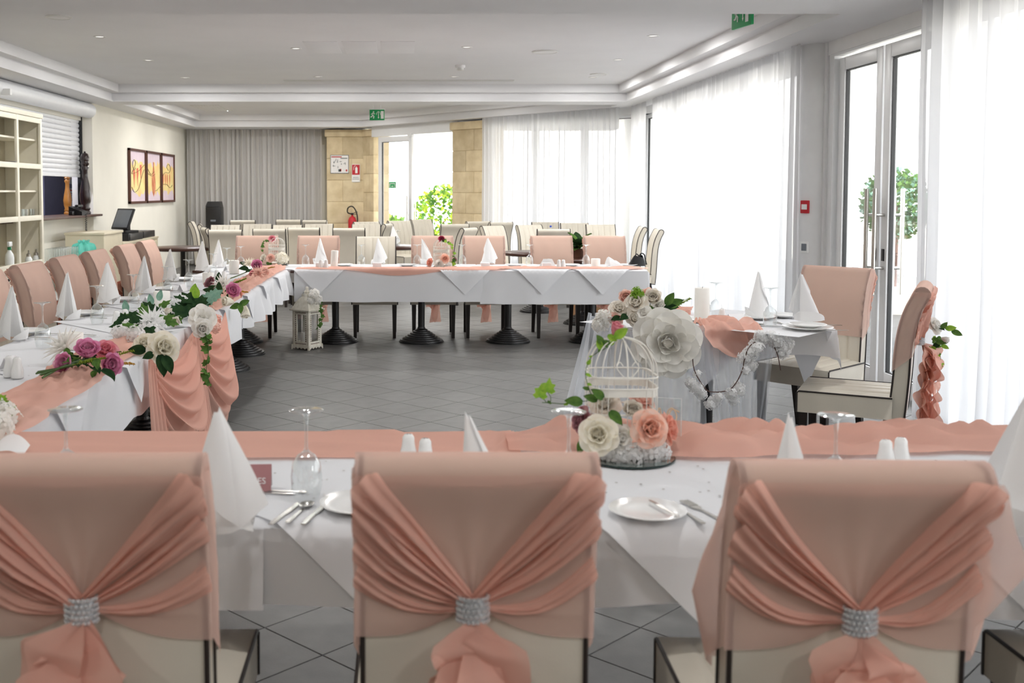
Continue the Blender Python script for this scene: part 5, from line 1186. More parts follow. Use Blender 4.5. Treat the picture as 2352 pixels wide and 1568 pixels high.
for (px, py), d, s in (((503, 650), (0, 0, 1), 0.085), ((495, 662), (-0.7, -0.5, 0.2), 0.06), ((510, 672), (-0.2, -0.9, 0.1), 0.06), ((520, 680), (0.3, -0.9, 0.0), 0.06), ((485, 668), (-0.9, -0.4, 0.2), 0.06)): leaf(t, 'leaf_dark', 'oval', rel(v, px, py, 0.04), d, s, up=(0, -1, 0.3))
for k in range(3): fern(t, rel(v, 528, 655, 0.05), (0.9, -0.2 + 0.25 * k, 0.35), 0.13, 'fern', 11, 'fern_spray', 20 + k)
fern(t, rel(v, 545, 670, 0.02), (0.9, -0.6, 0.0), 0.10, 'ochre', 8, 'ochre_spray', 25)
greens(t, v, [(495, 660), (510, 670), (520, 672)], 10, ('leaf_dark', 'leaf_mid'), 'oval', 0.05, 0.08)
t, v = base('rosebud_pair', 'pair of long white rosebuds hanging over the bouquet table edge', 540, 698)
bloom(t, 'bud', 'cream', rel(v, 536, 694, 0.02), (-0.6, -0.6, 0.15), 0.085, True, 'white_rosebud'); bloom(t, 'bud', 'cream', rel(v, 551, 702, -0.02) + Vector((0.03, 0, 0)), (0.15, -0.35, -0.9), 0.085, True, 'white_rosebud')
for d in ((-0.7, -0.3, -0.3), (0.6, 0.2, 0.2), (0.2, -0.5, -0.8)): leaf(t, 'leaf_mid', 'oval', rel(v, 543, 698, 0.0) + Vector((0.02, 0, 0)), d, 0.07, up=(0.5, -1, 0))
t, v = base('rose_bouquet', 'bouquet of pink peonies and pale chrysanthemums lying before the corner birdcage', 590, 612)
st = MB()
for k in range(7): st.tube(curve([rel(v, 526 + k * 2, 640 - k * 0.6, 0.01), rel(v, 550 + k * 2, 631 - k * 0.8, 0.03), rel(v, 578, 620 - k * 0.5, 0.04)], 8), 0.004, 5)
st.build('stems', MATS['stem'], t)
bloom(t, 'peony', 'magenta', rel(v, 590, 613, 0.06), (0.1, -0.9, 0.6), 0.071, True, 'pink_peony'); bloom(t, 'lily', 'blush', rel(v, 594, 628, 0.035), (0.1, -0.9, 0.5), 0.076, True, 'chrysanthemum'); bloom(t, 'lily', 'cream', rel(v, 573, 607, 0.07), (-0.3, -0.6, 0.8), 0.073, False, 'cream_lily'); bloom(t, 'peony', 'rosepink', rel(v, 585, 630, 0.02), (-0.4, -0.8, 0.2), 0.049, False, 'pink_peony'); bloom(t, 'rose', 'blush', rel(v, 607, 625, 0.03), (0.6, -0.7, 0.4), 0.049, False, 'blush_rose')
for (px, py), d, s in (((570, 618), (-0.8, -0.5, 0.1), 0.09), ((577, 622), (-0.4, -0.8, 0.0), 0.08), ((566, 610), (-0.9, 0, 0.5), 0.07)): leaf(t, 'leaf_dark', 'oval', rel(v, px, py, 0.045), d, s, up=(0, -0.8, 0.6))
fern(t, rel(v, 608, 618, 0.04), (0.9, -0.3, 0.2), 0.10, 'ochre', 9, 'ochre_spray', 31)
t, v = base('hydrangea_bunch', 'white hydrangea with bright ivy where bouquet and birdcage tables meet', -12, 968)
for px, py, s in ((-25, 945, 0.055), (5, 962, 0.05), (-8, 985, 0.05)): cluster(t, 'white', rel(v, px, py, 0.03), s, (0.3, -0.8, 0.6), 60, 'hydrangea_head')
vine(t, [rel(v, -10, 925, 0.07), rel(v, 10, 922, 0.06), rel(v, 22, 935, 0.05), rel(v, 25, 960, 0.02)], 'leaf_bright', 0.035, 7, 'ivy', 41)

# ================================================================ lantern on the floor
mat('distressed', srgb(236, 232, 220), 0.6, col2=srgb(214, 208, 192), vscale=22, bump=0.12, bscale=90)
lv = atz(702, 806, 0)
ln = thing('lantern', 'white distressed wooden lantern with a candle, standing beside the pedestal table', 'lantern', (lv.x, lv.y + 0.16, 0), math.radians(-34))
a_ = 0.098
for sx in (-1, 1):
    for sy in (-1, 1): MB().rbox((sx * (a_ - 0.012), sy * (a_ - 0.012), 0.205), (0.026, 0.026, 0.33), 0.003).build('corner_post', MATS['distressed'], ln)
for k in range(4):
    R = Matrix.Rotation(k * PI / 2, 3, 'Z'); fr_ = MB(); 
    for (cx_, cz_, w_, h_) in ((0, 0.352, 2 * a_ - 0.05, 0.036), (0, 0.058, 2 * a_ - 0.05, 0.036), (-a_ + 0.036, 0.205, 0.024, 0.26), (a_ - 0.036, 0.205, 0.024, 0.26)): fr_.rbox(R @ Vector((cx_, -a_ + 0.008, cz_)), (w_, 0.012, h_), 0.002, R)
    side = fr_.build('side_frame', MATS['distressed'], ln)
    nt = MB()                                       # punched filigree border
    for i in range(13): z = 0.085 + i * 0.02; [nt.box(R @ Vector((sx * (a_ - 0.036), -a_ + 0.0015, z)), (0.010, 0.0015, 0.008), R @ Matrix.Rotation(0.7 * (1 if i % 2 else -1), 3, 'Y')) for sx in (-1, 1)]
    for i in range(7): x = -0.054 + i * 0.018; [nt.box(R @ Vector((x, -a_ + 0.0015, z)), (0.009, 0.0015, 0.010), R @ Matrix.Rotation(0.7 * (1 if i % 2 else -1), 3, 'Y')) for z in (0.352, 0.058)]
    nt.build('filigree', MATS['twig'], side, smooth=False)
    MB().box(R @ Vector((0, -a_ + 0.012, 0.205)), (0.125, 0.002, 0.26), R).build('pane', MATS['pane'], ln, smooth=False)
    sk = [Vector((-a_ - 0.01, -a_ - 0.006, 0.045)), Vector((a_ + 0.01, -a_ - 0.006, 0.045)), Vector((a_ + 0.012, -a_ - 0.006, 0.0))]
    for i in range(17): x = lerp(a_ - 0.012, -a_ + 0.012, i / 16); sk.append(Vector((x, -a_ - 0.006, 0.016 + 0.008 * math.sin(i * PI / 2))))
    sk.append(Vector((-a_ - 0.012, -a_ - 0.006, 0.0)))
    MB().prism([R @ p for p in sk], R @ Vector((0, 0.012, 0))).build('skirt', MATS['distressed'], ln, smooth=False)
MB().rbox((0, 0, 0.04), (2 * a_ - 0.01, 2 * a_ - 0.01, 0.014), 0.003).build('floor_board', MATS['distressed'], ln)
MB().rbox((0, 0, 0.377), (2 * a_ + 0.045, 2 * a_ + 0.045, 0.014), 0.004).build('eave', MATS['distressed'], ln)
def roof(u, v):
    r = [a_ + 0.012, a_ * 0.92, a_ * 0.72, a_ * 0.48, a_ * 0.34][int(round(v * 4))]; z = 0.384 + [0, 0.035, 0.075, 0.105, 0.118][int(round(v * 4))]; k = u * 4; i = int(k) % 4; f_ = k - int(k); cs = [(-1, -1), (1, -1), (1, 1), (-1, 1), (-1, -1)]; return (lerp(cs[i][0], cs[i + 1][0], f_) * r, lerp(cs[i][1], cs[i + 1][1], f_) * r, z)
MB().grid(roof, 16, 4, cu=True).build('roof', MATS['distressed'], ln, angle=30)
MB().rbox((0, 0, 0.512), (0.075, 0.075, 0.022), 0.003).lathe([(0.024, 0.52), (0.03, 0.545), (0.018, 0.555), (0.014, 0.575), (0.017, 0.585), (0.0, 0.597)], n=12).build('finial', MATS['distressed'], ln)
MB().tube([(0.05 * math.cos(PI * k / 10), 0.0, 0.52 + 0.03 * math.sin(PI * k / 10)) for k in range(11)], 0.003, 5).build('bail_handle', MATS['steel'], ln)
cnd = candle((lv.x - 0.03, lv.y + 0.13, 0.0475), 0.030, 0.115, 'cream pillar candle inside the white lantern')
lf = thing('blossom_spray', 'white blossom and green ivy spray tied to the lantern roof', 'flowers', (lv.x, lv.y + 0.08, 0.40))
def lq(px, py, dY=0.0): v = aty(px, py, lv.y + 0.08 + dY); return Vector((v.x - lv.x, dY, v.z - 0.40))
for px, py, s in ((722, 676, 0.05), (714, 690, 0.04), (730, 688, 0.04)): cluster(lf, 'white', lq(px, py), s, (0.4, -0.8, 0.4), 46, 'blossom_head')
vine(lf, [lq(730, 690), lq(740, 700), lq(735, 712, -0.04), lq(738, 730, -0.06), lq(736, 745, -0.07), lq(724, 757, -0.08)], 'leaf_mid', 0.038, 12, 'ivy', 51)

# ================================================================ couple's table with tulle
SX0, SX1, SY0, SY1 = 1.12, 2.26, 5.72, 6.52
ctab = make_table(1.12, 0.78); ctab.location = ((SX0 + SX1) / 2 + 0.08, 6.12, 0); ctab['label'] = 'black pedestal table under the tulle-draped couple cloth'
SX0, SX1 = SX0 + 0.08 - 0.01, SX1 + 0.08 + 0.01
cloth_mat('tulle', (0.86, 0.90, 0.96, 1), alpha=0.30, trans=0.5)
cloth_sheet('tablecloth', 'white cloth on the tulle-draped couple table, lapping onto a chair seat', SX0, SX1, SY0, SY1, ZT, (0.16, 0.16, 0.16, 0.16), amp=0.05, freq=8, seed=51, res=0.03, hem=0.06)
MT = Matrix.Identity(4)
overlay('white square overlay across the couple table, its corner hanging over the seat', 2.02, 6.02, 0.46, 2.27, (1, 0), None, None, 61)
overlay('white square overlay on the couple table, its corner hanging towards the birdcage table', 1.62, 6.0, 0.44, -5.71, (0, -1), None, None, 62)
def tulle(x0, x1, y, ztop, seed, spread, folds, z1=0.01):
    def fn(u, v):
        x = lerp(x0, x1, u) + (u - 0.5) * spread * v; d = 0.03 + 0.10 * v + 0.035 * math.sin(2 * PI * folds * u + seed + 1.5 * v) * (0.3 + 0.7 * v) + 0.03 * nz(u * 4, v * 3, seed)
        return (x, y - d, lerp(ztop, z1, v) - 0.0)
    return MB().grid(fn, 70, 22)
for (x0, x1, sd_, sp, fo), lab in (((1.10, 1.62, 1, 0.0, 5), 'white tulle falling to the floor under the big paper flower'), ((1.60, 2.02, 5, -0.22, 5), 'white tulle falling to the floor behind the blossom garland')):
    tag(tulle(x0, x1, SY0, ZT - 0.01, sd_, sp, fo).build('tulle_drape', MATS['tulle'], angle=120), lab, 'drapery')
def side_t(u, v): y = lerp(SY0 - 0.02, SY1, u); d = 0.05 + 0.12 * v + 0.04 * math.sin(2 * PI * 4 * u + v * 2) * (0.3 + v); return (SX0 - d, y, lerp(ZT, 0.01, v))
tag(MB().grid(side_t, 40, 20).build('tulle_drape', MATS['tulle'], angle=120), 'white tulle hanging off the end of the couple table facing the room', 'drapery')
# flower arrangement
fx = aty(1480, 712, 5.72); fg = thing('table_arrangement', 'arrangement of cream and blush flowers with greenery on the couple table', 'flowers', (fx.x, 5.82, ZI))
def fs(px, py, Y=5.74): v = aty(px, py, Y); return Vector((v.x - fx.x, Y - 5.82, v.z - ZI))
for px, py, k_, m_, s, Y in ((1462, 700, 'rose', 'ivory', 0.072, 5.72), (1440, 688, 'peony', 'blush', 0.06, 5.80), (1420, 712, 'rose', 'ivory', 0.058, 5.74), (1500, 690, 'peony', 'ivory', 0.07, 5.80), (1488, 682, 'peony', 'blush', 0.055, 5.84), (1515, 705, 'rose', 'white', 0.05, 5.78), (1455, 735, 'rose', 'ivory', 0.05, 5.68), (1412, 735, 'rose', 'blush', 0.048, 5.70), (1480, 722, 'camellia', 'white', 0.05, 5.66)):
    bloom(fg, k_, m_, fs(px, py, Y), (rnd.uniform(-0.5, 0.5), -0.8, 0.6), s, True, m_ + '_bloom')
for px, py in ((1390, 738), (1375, 745), (1385, 728)): cluster(fg, 'white', fs(px, py, 5.70), 0.04, (-0.6, -0.8, 0.3), 26, 'blossom_head')
for px, py in ((1462, 668), (1470, 675), (1458, 680), (1495, 712), (1502, 718), (1478, 742), (1445, 728)): 
    c_ = cluster(fg, 'leaf_mid' if py > 700 else 'leaf_bright', fs(px, py, 5.72), 0.024, (0, -0.6, 0.8), 26, 'succulent', 4)
for (px, py), d, s, m_ in (((1530, 700), (0.5, -0.2, 0.9), 0.08, 'leaf_mid'), ((1535, 705), (0.9, -0.2, 0.5), 0.09, 'leaf_mid'), ((1525, 710), (0.8, -0.4, 0.2), 0.08, 'leaf_dark'), ((1440, 725), (-0.6, -0.7, -0.2), 0.07, 'leaf_dark'), ((1425, 730), (-0.9, -0.4, -0.1), 0.06, 'leaf_dark'), ((1475, 735), (0.5, -0.8, -0.3), 0.10, 'leaf_sage'), ((1490, 728), (0.9, -0.6, 0.1), 0.10, 'leaf_sage'), ((1480, 740), (-0.2, -0.7, -0.6), 0.09, 'leaf_dark')): leaf(fg, m_, 'oval', fs(px, py, 5.68), d, s, up=(0, -0.8, 0.6))
fern(fg, fs(1535, 712, 5.70), (0.9, 0.1, 0.45), 0.14, 'fern', 12, 'wheat_ear', 61)
# giant paper flower
bp = aty(1531, 787, 5.56); bf = thing('paper_flower', 'giant white paper flower hanging on the front of the couple table', 'paper flower', bp)
petal_mat('paper', srgb(248, 246, 240), srgb(242, 239, 231), 0.25)
BM = aim((0, 0, 0), (-0.12, -1, 0.12), 1.0, 0.4)
hub = inst('flower_centre', MB().lathe([(0, 0.075), (0.024, 0.072), (0.026, 0.03), (0, 0.0)], n=16).mesh('flower_centre', MATS['twig'], angle=40), bf, M=BM); hub.data.materials[0] = MATS['ivory']
for n_, args, dz in ((3, (0.075, 0.075, 0.15, -0.2, 0.022, 0.45, 0.0), 0.02), (4, (0.11, 0.085, 0.55, 0.2, 0.03, 0.5, 0.3), 0.015), (6, (0.13, 0.115, 0.9, 0.75, 0.03, 0.3, 0.5), 0.01), (7, (0.145, 0.145, 1.15, 1.2, 0.03, 0.22, 0.4), 0.004), (8, (0.15, 0.165, 1.40, 1.6, 0.03, 0.16, 0.3), -0.006)):
    me = MB().grid(petal_fn(*args), 8, 8).mesh('petal', MATS['paper'], angle=180)
    for k in range(n_): inst('petal', me, bf, M=BM @ Matrix.Translation((0, 0, dz)) @ Matrix.Rotation(2 * PI * k / n_ + dz * 40, 4, 'Z'))
# pink chiffon on the couple table
def crumple(name, label, P0, P1, half, over, seed, zb=ZT + 0.012):
    P0, P1 = Vector(P0), Vector(P1)
    def fn(u, v):
        c = 2 * v - 1; p = P0.lerp(P1, u); d = (P1 - P0).normalized(); n_ = Vector((-d.y, d.x, 0)); q = p + n_ * half * c * (0.6 + 0.5 * math.sin(PI * u)) + Vector((0.02 * nz(u * 5, c, seed), 0.02 * nz(u * 5, c, seed + 3), 0))
        r1 = 0.5 + 0.5 * math.sin(9 * nz(u * 1.6 + 0.5 * c, c * 1.2, seed) + 3 * c); r2 = 0.5 + 0.5 * math.sin(8 * nz(u * 3 - c, c * 1.6, seed + 2)); z = zb + 0.034 * r1 + 0.012 * r2; y = q.y
        if y < SY0 - 0.02: dd = SY0 - 0.02 - y; y = SY0 - 0.05 - 0.1 * dd - 0.05 * r1 ** 2 - 0.02 * r2; z = zb - dd * over + 0.01 * r1
        return (q.x, y, z)
    o = MB().grid(fn, 50, 24).build(name, MATS['chiffon'], angle=120); return tag(o, label, 'table runner')
crumple('chiffon_runner', 'bunched pink chiffon spilling over the front of the couple table', (1.66, 5.86, 0), (1.86, 5.62, 0), 0.15, 1.2, 71)
crumple('chiffon_runner', 'bunched pink chiffon behind the pillar candle on the couple table', (1.40, 6.45, 0), (1.72, 6.30, 0), 0.10, 1.0, 72)
# blossom garland loop on dark twigs
gl = thing('blossom_garland', 'loop of white blossom on thin dark twigs hanging before the tulle', 'garland', (1.75, 5.50, 0.5))
def gq(px, py, Y=5.47): v = aty(px, py, Y); return v - Vector((1.75, 5.50, 0.5))
gp1 = curve([gq(1590, 805, 5.52), gq(1595, 850), gq(1620, 892), gq(1640, 900), gq(1672, 896), gq(1690, 880), gq(1705, 850), gq(1710, 825), gq(1720, 798), gq(1735, 785, 5.5), gq(1755, 775, 5.56)], 40)
MB().tube(gp1, 0.0028, 5).build('twig', MATS['twig'], gl); MB().tube(curve([gq(1775, 790, 5.52), gq(1786, 815), gq(1793, 850)], 10), 0.0025, 5).build('twig', MATS['twig'], gl)
for px, py, s in ((1588, 880, .035), (1600, 890, .04), (1612, 905, .035), (1640, 922, .04), (1630, 930, .03), (1650, 912, .03), (1680, 905, .04), (1695, 890, .04), (1685, 920, .032), (1700, 900, .03), (1710, 822, .04), (1722, 812, .045), (1730, 795, .04), (1740, 800, .04), (1725, 840, .035), (1752, 778, .04), (1745, 770, .035), (1785, 785, .045), (1800, 800, .045), (1808, 788, .04), (1795, 812, .035), (1770, 772, .035), (1602, 860, .028), (1712, 850, .03)):
    cluster(gl, 'purewhite', gq(px, py, 5.49 + rnd.uniform(-0.02, 0.03)), s * 0.85, rdir(rnd, 0), 26, 'blossom')
# settings on the couple table
def CT(px, py): return atz(px, py, ZI)
v = CT(1612, 738); pt = plate(v, 'white plate under the tall pillar candle on the couple table', None); pt.scale = (1.1, 1.1, 1); candle((v.x, v.y, ZI + 0.008), 0.042, 0.185, 'tall white pillar candle on a plate on the couple table')
for px, py in ((1645, 648), (1770, 660)): wine_glass(tipx(px, py, 0.2155), 'wine glass upturned on its rim on the couple table', 'upturned glasses on the couple table')
pot(CT(1658, 742), 'white porcelain salt pot standing alone on the couple table', None)
for px, py, k, rz, lab in ((1740, 728, 1, 2.0, 'slim white napkin standing behind the glass on the couple table'), (1858, 748, 2, 3.6, 'white peaked napkin on the stacked plates of the couple table')):
    v = CT(px, py); napkin((v.x, v.y, ZI + (0.03 if k == 2 else 0)), k, rz, lab, None, 1.02)
v = CT(1855, 756); pt = plate(v, 'white dinner plate under the peaked napkin, lower of two', None); pt.scale = (1.35, 1.35, 1); pt = plate((v.x, v.y, ZI + 0.012), 'white side plate under the peaked napkin, upper of two', None)
v = CT(1742, 732); plate(v, 'white plate under the slim napkin on the couple table', None)
plate(CT(1800, 728), 'white plate behind the peaked napkin on the couple table', None)
for kd, px, py, a in (('spoon', 1772, 748, 1.2), ('fork', 1800, 744, 0.2), ('knife', 1905, 758, 1.5), ('knife', 1890, 745, 1.2)): cut(kd, CT(px, py), a, 'steel %s beside the peaked napkin on the couple table' % kd, 'cutlery %s on the couple table' % kd if kd == 'knife' else None)
tent_card(CT(1690, 738), 0.3, 'white folded place card on the couple table', 'card_white', None, 0.10, 0.045)
# flowers on the couple chairs' buckles
for cx_, cy_, hd_, sd_, lab in ((2.40, 5.56, 152, 5, 'white rose with ivy tucked into the buckle of the side-on chair'), (2.50, 6.42, 222, 6, 'white rose with ivy tucked into the buckle of the chair before the glass door')):
    a = math.radians(hd_); bk_ = Vector((cx_ - 0.33 * math.cos(a), cy_ - 0.33 * math.sin(a), 0.75)); t = thing('buckle_posy', lab, 'flowers', bk_); dn = Vector((-math.cos(a), -math.sin(a), 0)); rs = random.Random(sd_); sdv = Vector((dn.y, -dn.x, 0)) * -1
    bloom(t, 'rose', 'white', dn * 0.025 + Vector((0, 0, 0.055)), dn + Vector((0, -0.6, 0.8)), 0.055, True, 'white_rose'); bloom(t, 'bud', 'white', dn * 0.06 + Vector((0, -0.02, 0.0)), dn + Vector((0, -0.4, -0.3)), 0.04, False, 'white_rosebud')
    for k in range(14): p = dn * rs.uniform(0.02, 0.10) + Vector((rs.uniform(-.02, .02), rs.uniform(-0.03, 0.01), rs.uniform(-0.05, 0.06))); leaf(t, rs.choice(('leaf_mid', 'leaf_mid', 'leaf_bright', 'leaf_dark')), 'oval', p, dn * 0.8 + rdir(rs, -0.3) * 0.8, rs.uniform(0.035, 0.055), up=(0, -1, 0.3))
    vine(t, [dn * 0.03, dn * 0.06 + Vector((0, 0, -0.06)), dn * 0.07 + Vector((0, 0, -0.12)), dn * 0.08 + Vector((0, 0, -0.15))], 'leaf_bright', 0.03, 5, 'ivy', sd_)
# ================================================================ serving side: hutch, hatch, till
mat('hutch_paint', srgb(230, 225, 208), 0.5, var=0.05, vscale=10); mat('hutch_back', srgb(166, 157, 134), 0.7, var=0.08); mat('shutter', srgb(236, 238, 242), 0.4, var=0.03)
mat('brass', srgb(150, 130, 90), 0.35, metal=0.9, var=0.1); mat('sill_wood', srgb(88, 62, 50), 0.45, var=0.25, vscale=14); mat('mill_dark', srgb(40, 22, 20), 0.22, var=0.3, coat=0.4); mat('mill_oak', srgb(190, 128, 58), 0.3, var=0.25, vscale=12, coat=0.3)
mat('black_plastic', srgb(22, 22, 24), 0.4, var=0.15); mat('screen', srgb(118, 124, 132), 0.25, var=0.05); mat('paper_white', srgb(236, 234, 232), 0.8, var=0.04); mat('red_print', srgb(190, 60, 60), 0.7, var=0.05)
mat('desk_cream', srgb(222, 212, 186), 0.5, var=0.05); petal_mat('bag_teal', srgb(110, 206, 190), srgb(140, 222, 208), 0.45); mat('blue_panel', srgb(126, 124, 148), 0.6, var=0.08)
HX, HY0, HY1 = -4.02, 10.25, 11.72
h = thing('hutch', 'cream painted hutch with open shelves above panelled doors, by the serving hatch', 'cabinet', (HX - 0.22, (HY0 + HY1) / 2, 0))
L_ = HY1 - HY0; y0, y1 = -L_ / 2, L_ / 2; xf, xb = 0.22, -0.20
MB().bx(xb, xf - 0.02, y0, y1, 0.08, 0.66).build('base_carcass', MATS['hutch_paint'], h, smooth=False)
MB().rbox((0.01, 0, 0.675), (0.47, L_ + 0.04, 0.03), 0.006).build('worktop', MATS['hutch_paint'], h)
MB().bx(xb, xb + 0.015, y0, y1, 0.69, 2.30).build('back_panel', MATS['hutch_back'], h, smooth=False)
for y in (y0 + 0.012, y1 - 0.012): MB().bx(xb, xf - 0.02, y - 0.012, y + 0.012, 0.69, 2.30).build('side_panel', MATS['hutch_paint'], h, smooth=False)
for z in (1.21, 1.77, 2.06, 1.50): MB().bx(xb + 0.015, xf - 0.06, y0 + 0.024, y1 - 0.024, z - 0.01, z + 0.01).build('shelf', MATS['hutch_paint'], h, smooth=False)
MB().rbox((0, 0, 2.325), (0.46, L_ + 0.05, 0.05), 0.01).build('cornice', MATS['hutch_paint'], h)
for y in (y0 + 0.03, 0.0, y1 - 0.03): MB().rbox((xf - 0.012, y, 1.495), (0.028, 0.055, 1.61), 0.004).build('stile', MATS['hutch_paint'], h)
for z in (0.72, 1.21, 1.77, 2.27): MB().rbox((xf - 0.013, 0, z), (0.026, L_ - 0.05, 0.055), 0.004).build('rail', MATS['hutch_paint'], h)
for k in range(2):
    yc = lerp(y0, y1, (k + 0.5) / 2); d_ = MB().rbox((xf - 0.01, yc, 0.32), (0.022, L_ / 2 - 0.02, 0.46), 0.004).rbox((xf + 0.002, yc, 0.32), (0.012, L_ / 2 - 0.16, 0.32), 0.004).build('door', MATS['hutch_paint'], h)
    MB().ball((xf + 0.016, yc + (0.22 if k == 0 else -0.22), 0.42), 0.016, 10).build('knob', MATS['mill_dark'], d_)
    w_ = MB().rbox((xf - 0.01, yc, 0.60), (0.022, L_ / 2 - 0.02, 0.09), 0.004).build('drawer', MATS['hutch_paint'], h); MB().ball((xf + 0.014, yc, 0.60), 0.014, 10).build('knob', MATS['mill_dark'], w_)
for y in (y0 + 0.06, y1 - 0.06): MB().bx(-0.16, 0.16, y - 0.03, y + 0.03, 0.0, 0.08).build('foot', MATS['hutch_paint'], h, smooth=False)
def hx(px, py, X=-4.1): v = atx(px, py, X); return v
for i, px in enumerate((62, 70, 78)): wg = tag(inst('tumbler', MB().lathe([(0.028, 0), (0.032, 0.085), (0.030, 0.085), (0.026, 0.006), (0, 0.006)], n=14).mesh('tumbler', MATS['crystal'], angle=50), None, (-4.12 - 0.05 * (i % 2), hx(px, 490).y, 1.2205)), 'clear tumbler on the hutch shelf', 'glass', 'tumblers in the hutch')
pst = MB().lathe([(0, 0), (0.06, 0), (0.11, 0.02), (0.11, 0.026), (0, 0.01)], n=24).build('saucer', MATS['mill_dark']); pst.location = (-4.12, hx(18, 378).y, 1.7805); tag(pst, 'dark brown saucer on the hutch shelf', 'plate')
sb = thing('spray_bottle', 'white spray bottle with a green collar standing on the hutch', 'bottle', (-4.08, hx(22, 600, -4.08).y, 0.6905))
mat('bottle_white', srgb(232, 236, 236), 0.35, var=0.04); mat('green_plastic', srgb(40, 130, 84), 0.4, var=0.05)
MB().lathe([(0, 0), (0.045, 0), (0.047, 0.12), (0.04, 0.16), (0.016, 0.20), (0.016, 0.22), (0, 0.22)], n=18).build('body', MATS['bottle_white'], sb, angle=50); MB().lathe([(0.02, 0.205), (0.02, 0.235), (0, 0.235)], n=12).build('collar', MATS['green_plastic'], sb); MB().rbox((0.0, 0.012, 0.265), (0.03, 0.085, 0.05), 0.01).tube([(0, 0.045, 0.25), (0, 0.05, 0.215)], 0.006, 6).build('trigger_head', MATS['bottle_white'], sb)
for px in (66, 83):
    t = thing('spice_shaker', 'glass and chrome salt shaker standing on the hutch', 'shaker', (-4.1, hx(px, 602).y, 0.6905), 0, 'shakers on the hutch'); MB().lathe([(0, 0), (0.035, 0), (0.038, 0.07), (0.022, 0.10), (0, 0.10)], n=14).build('jar', MATS['bottle_white'], t, angle=50); MB().lathe([(0.024, 0.10), (0.024, 0.125), (0.008, 0.135), (0.006, 0.16), (0.009, 0.165), (0, 0.17)], n=12).build('cap', MATS['steel'], t, angle=50)
# shutter, slat by slat, and its roller case
sh = thing('roller_shutter', 'white slatted roller shutter half closing the serving hatch', 'shutter', (-4.64, 13.23, 1.72))
sl_me = MB().grid(lambda u, v: (0.014 * math.sin(PI * v) , lerp(-1.80, 1.80, u), v * 0.062), 1, 6).mesh('slat', MATS['shutter'], angle=30)
for k in range(13): inst('slat', sl_me, sh, (0.0, 0, 0.02 + k * 0.0655))
MB().rbox((0.004, 0, 0.0), (0.03, 3.6, 0.045), 0.006).build('bottom_bar', MATS['shutter'], sh)
rc_ = MB().tube([(-4.49, 11.0, 2.64), (-4.49, 15.05, 2.64)], 0.105, 28).build('shutter_case', MATS['shutter']); tag(rc_, 'white rounded roller case above the serving hatch shutter', 'shutter case')
for y in (15.045,): struct(MB().bx(-4.66, -4.59, y - 0.012, y + 0.012, 1.17, 2.55).build('trim_1', MATS['black_seal'], smooth=False))
struct(MB().rbox((-4.60, 13.3, 1.160), (0.50, 3.75, 0.03), 0.006).build('trim_2', MATS['sill_wood']))
def mill(loc, label, prof, m, sc): 
    t = thing('pepper_mill', label, 'pepper mill', loc); n_ = len(prof); MB().lathe([(r * sc, z * sc) for r, z in prof[:-5]], n=22).build('body', MATS[m], t, angle=60); MB().lathe([(r * sc, z * sc) for r, z in prof[-6:]], n=22).build('head', MATS[m], t, angle=60)
mp = [(0, 0), (0.075, 0), (0.08, 0.03), (0.06, 0.06), (0.075, 0.085), (0.058, 0.12), (0.08, 0.20), (0.088, 0.30), (0.07, 0.42), (0.045, 0.55), (0.042, 0.66), (0.062, 0.71), (0.046, 0.74), (0.066, 0.77), (0.05, 0.79), (0.064, 0.83), (0.066, 0.87), (0.05, 0.92), (0.014, 0.94), (0.016, 0.955), (0, 0.965)]
mill((-4.50, 14.86, 1.1752), 'tall dark turned wooden pepper mill on the hatch sill', mp, 'mill_dark', 0.92); mill((-4.76, 15.0 - 0.12, 1.1752), 'orange oak pepper mill half behind the roller shutter', mp, 'mill_oak', 0.66)
ph = thing('telephone', 'black desk telephone with curly cord on the hatch sill', 'telephone', (-4.44, 14.32, 1.1752))
MB().prism([(-0.09, -0.12, 0), (0.09, -0.12, 0), (0.09, -0.12, 0.05), (-0.09, -0.12, 0.12)], (0, 0.24, 0)).build('body', MATS['black_plastic'], ph, smooth=False); MB().rbox((-0.02, -0.20, 0.03), (0.05, 0.10, 0.05), 0.012).rbox((0.02, -0.02, 0.125), (0.05, 0.22, 0.035), 0.012).build('handset', MATS['black_plastic'], ph); MB().tube([(0.10 + 0.012 * math.cos(k * 0.9), 0.02 + 0.012 * math.sin(k * 0.9), 0.02 - 0.0035 * k - 0.02 * math.sin(PI * k / 70)) for k in range(70)], 0.004, 5).build('curly_cord', MATS['black_plastic'], ph)
nb = thing('notice_panel', 'blue grey panel with pinned price lists inside the serving hatch', 'notice board', (-5.55, 17.0, 1.5)); MB().box((0, 0, 0), (0.03, 1.6, 1.0)).build('panel', MATS['blue_panel'], nb, smooth=False)
for yy, zz, hh in ((0.45, 0.25, 0.26), (0.45, -0.1, 0.30), (0.45, -0.42, 0.24)):
    s_ = MB().box((0.018, yy, zz), (0.004, 0.34, hh)).build('sheet', MATS['paper_white'], nb, smooth=False); b_ = MB().box((0.021, yy, zz + hh * 0.38), (0.003, 0.30, 0.02)); [b_.box((0.021, yy - 0.03, zz + hh * (0.2 - 0.12 * q)), (0.003, 0.22, 0.008)) for q in range(4)]; b_.build('print', MATS['red_print'], s_, smooth=False)
kl = thing('kitchen_fill_lamp', 'added unseen fill lamp in the room behind the hatch', 'ceiling light', (-5.4, 14.2, 2.70)); MB().lathe([(0, 0), (0.1, 0), (0.12, 0.05), (0, 0.05)], n=16).build('shade', MATS['lamp_trim'], kl); l = bpy.data.lights.new('kitchen_fill_light', 'AREA'); l.shape = 'DISK'; l.size = 0.2; l.energy = 26; l.color = (0.8, 0.82, 1); o = bpy.data.objects.new('kitchen_fill_light', l); COL.objects.link(o); o.parent = kl; o.location = (0, 0, -0.02)  # unseen lamp added to brighten the dark room behind the hatch
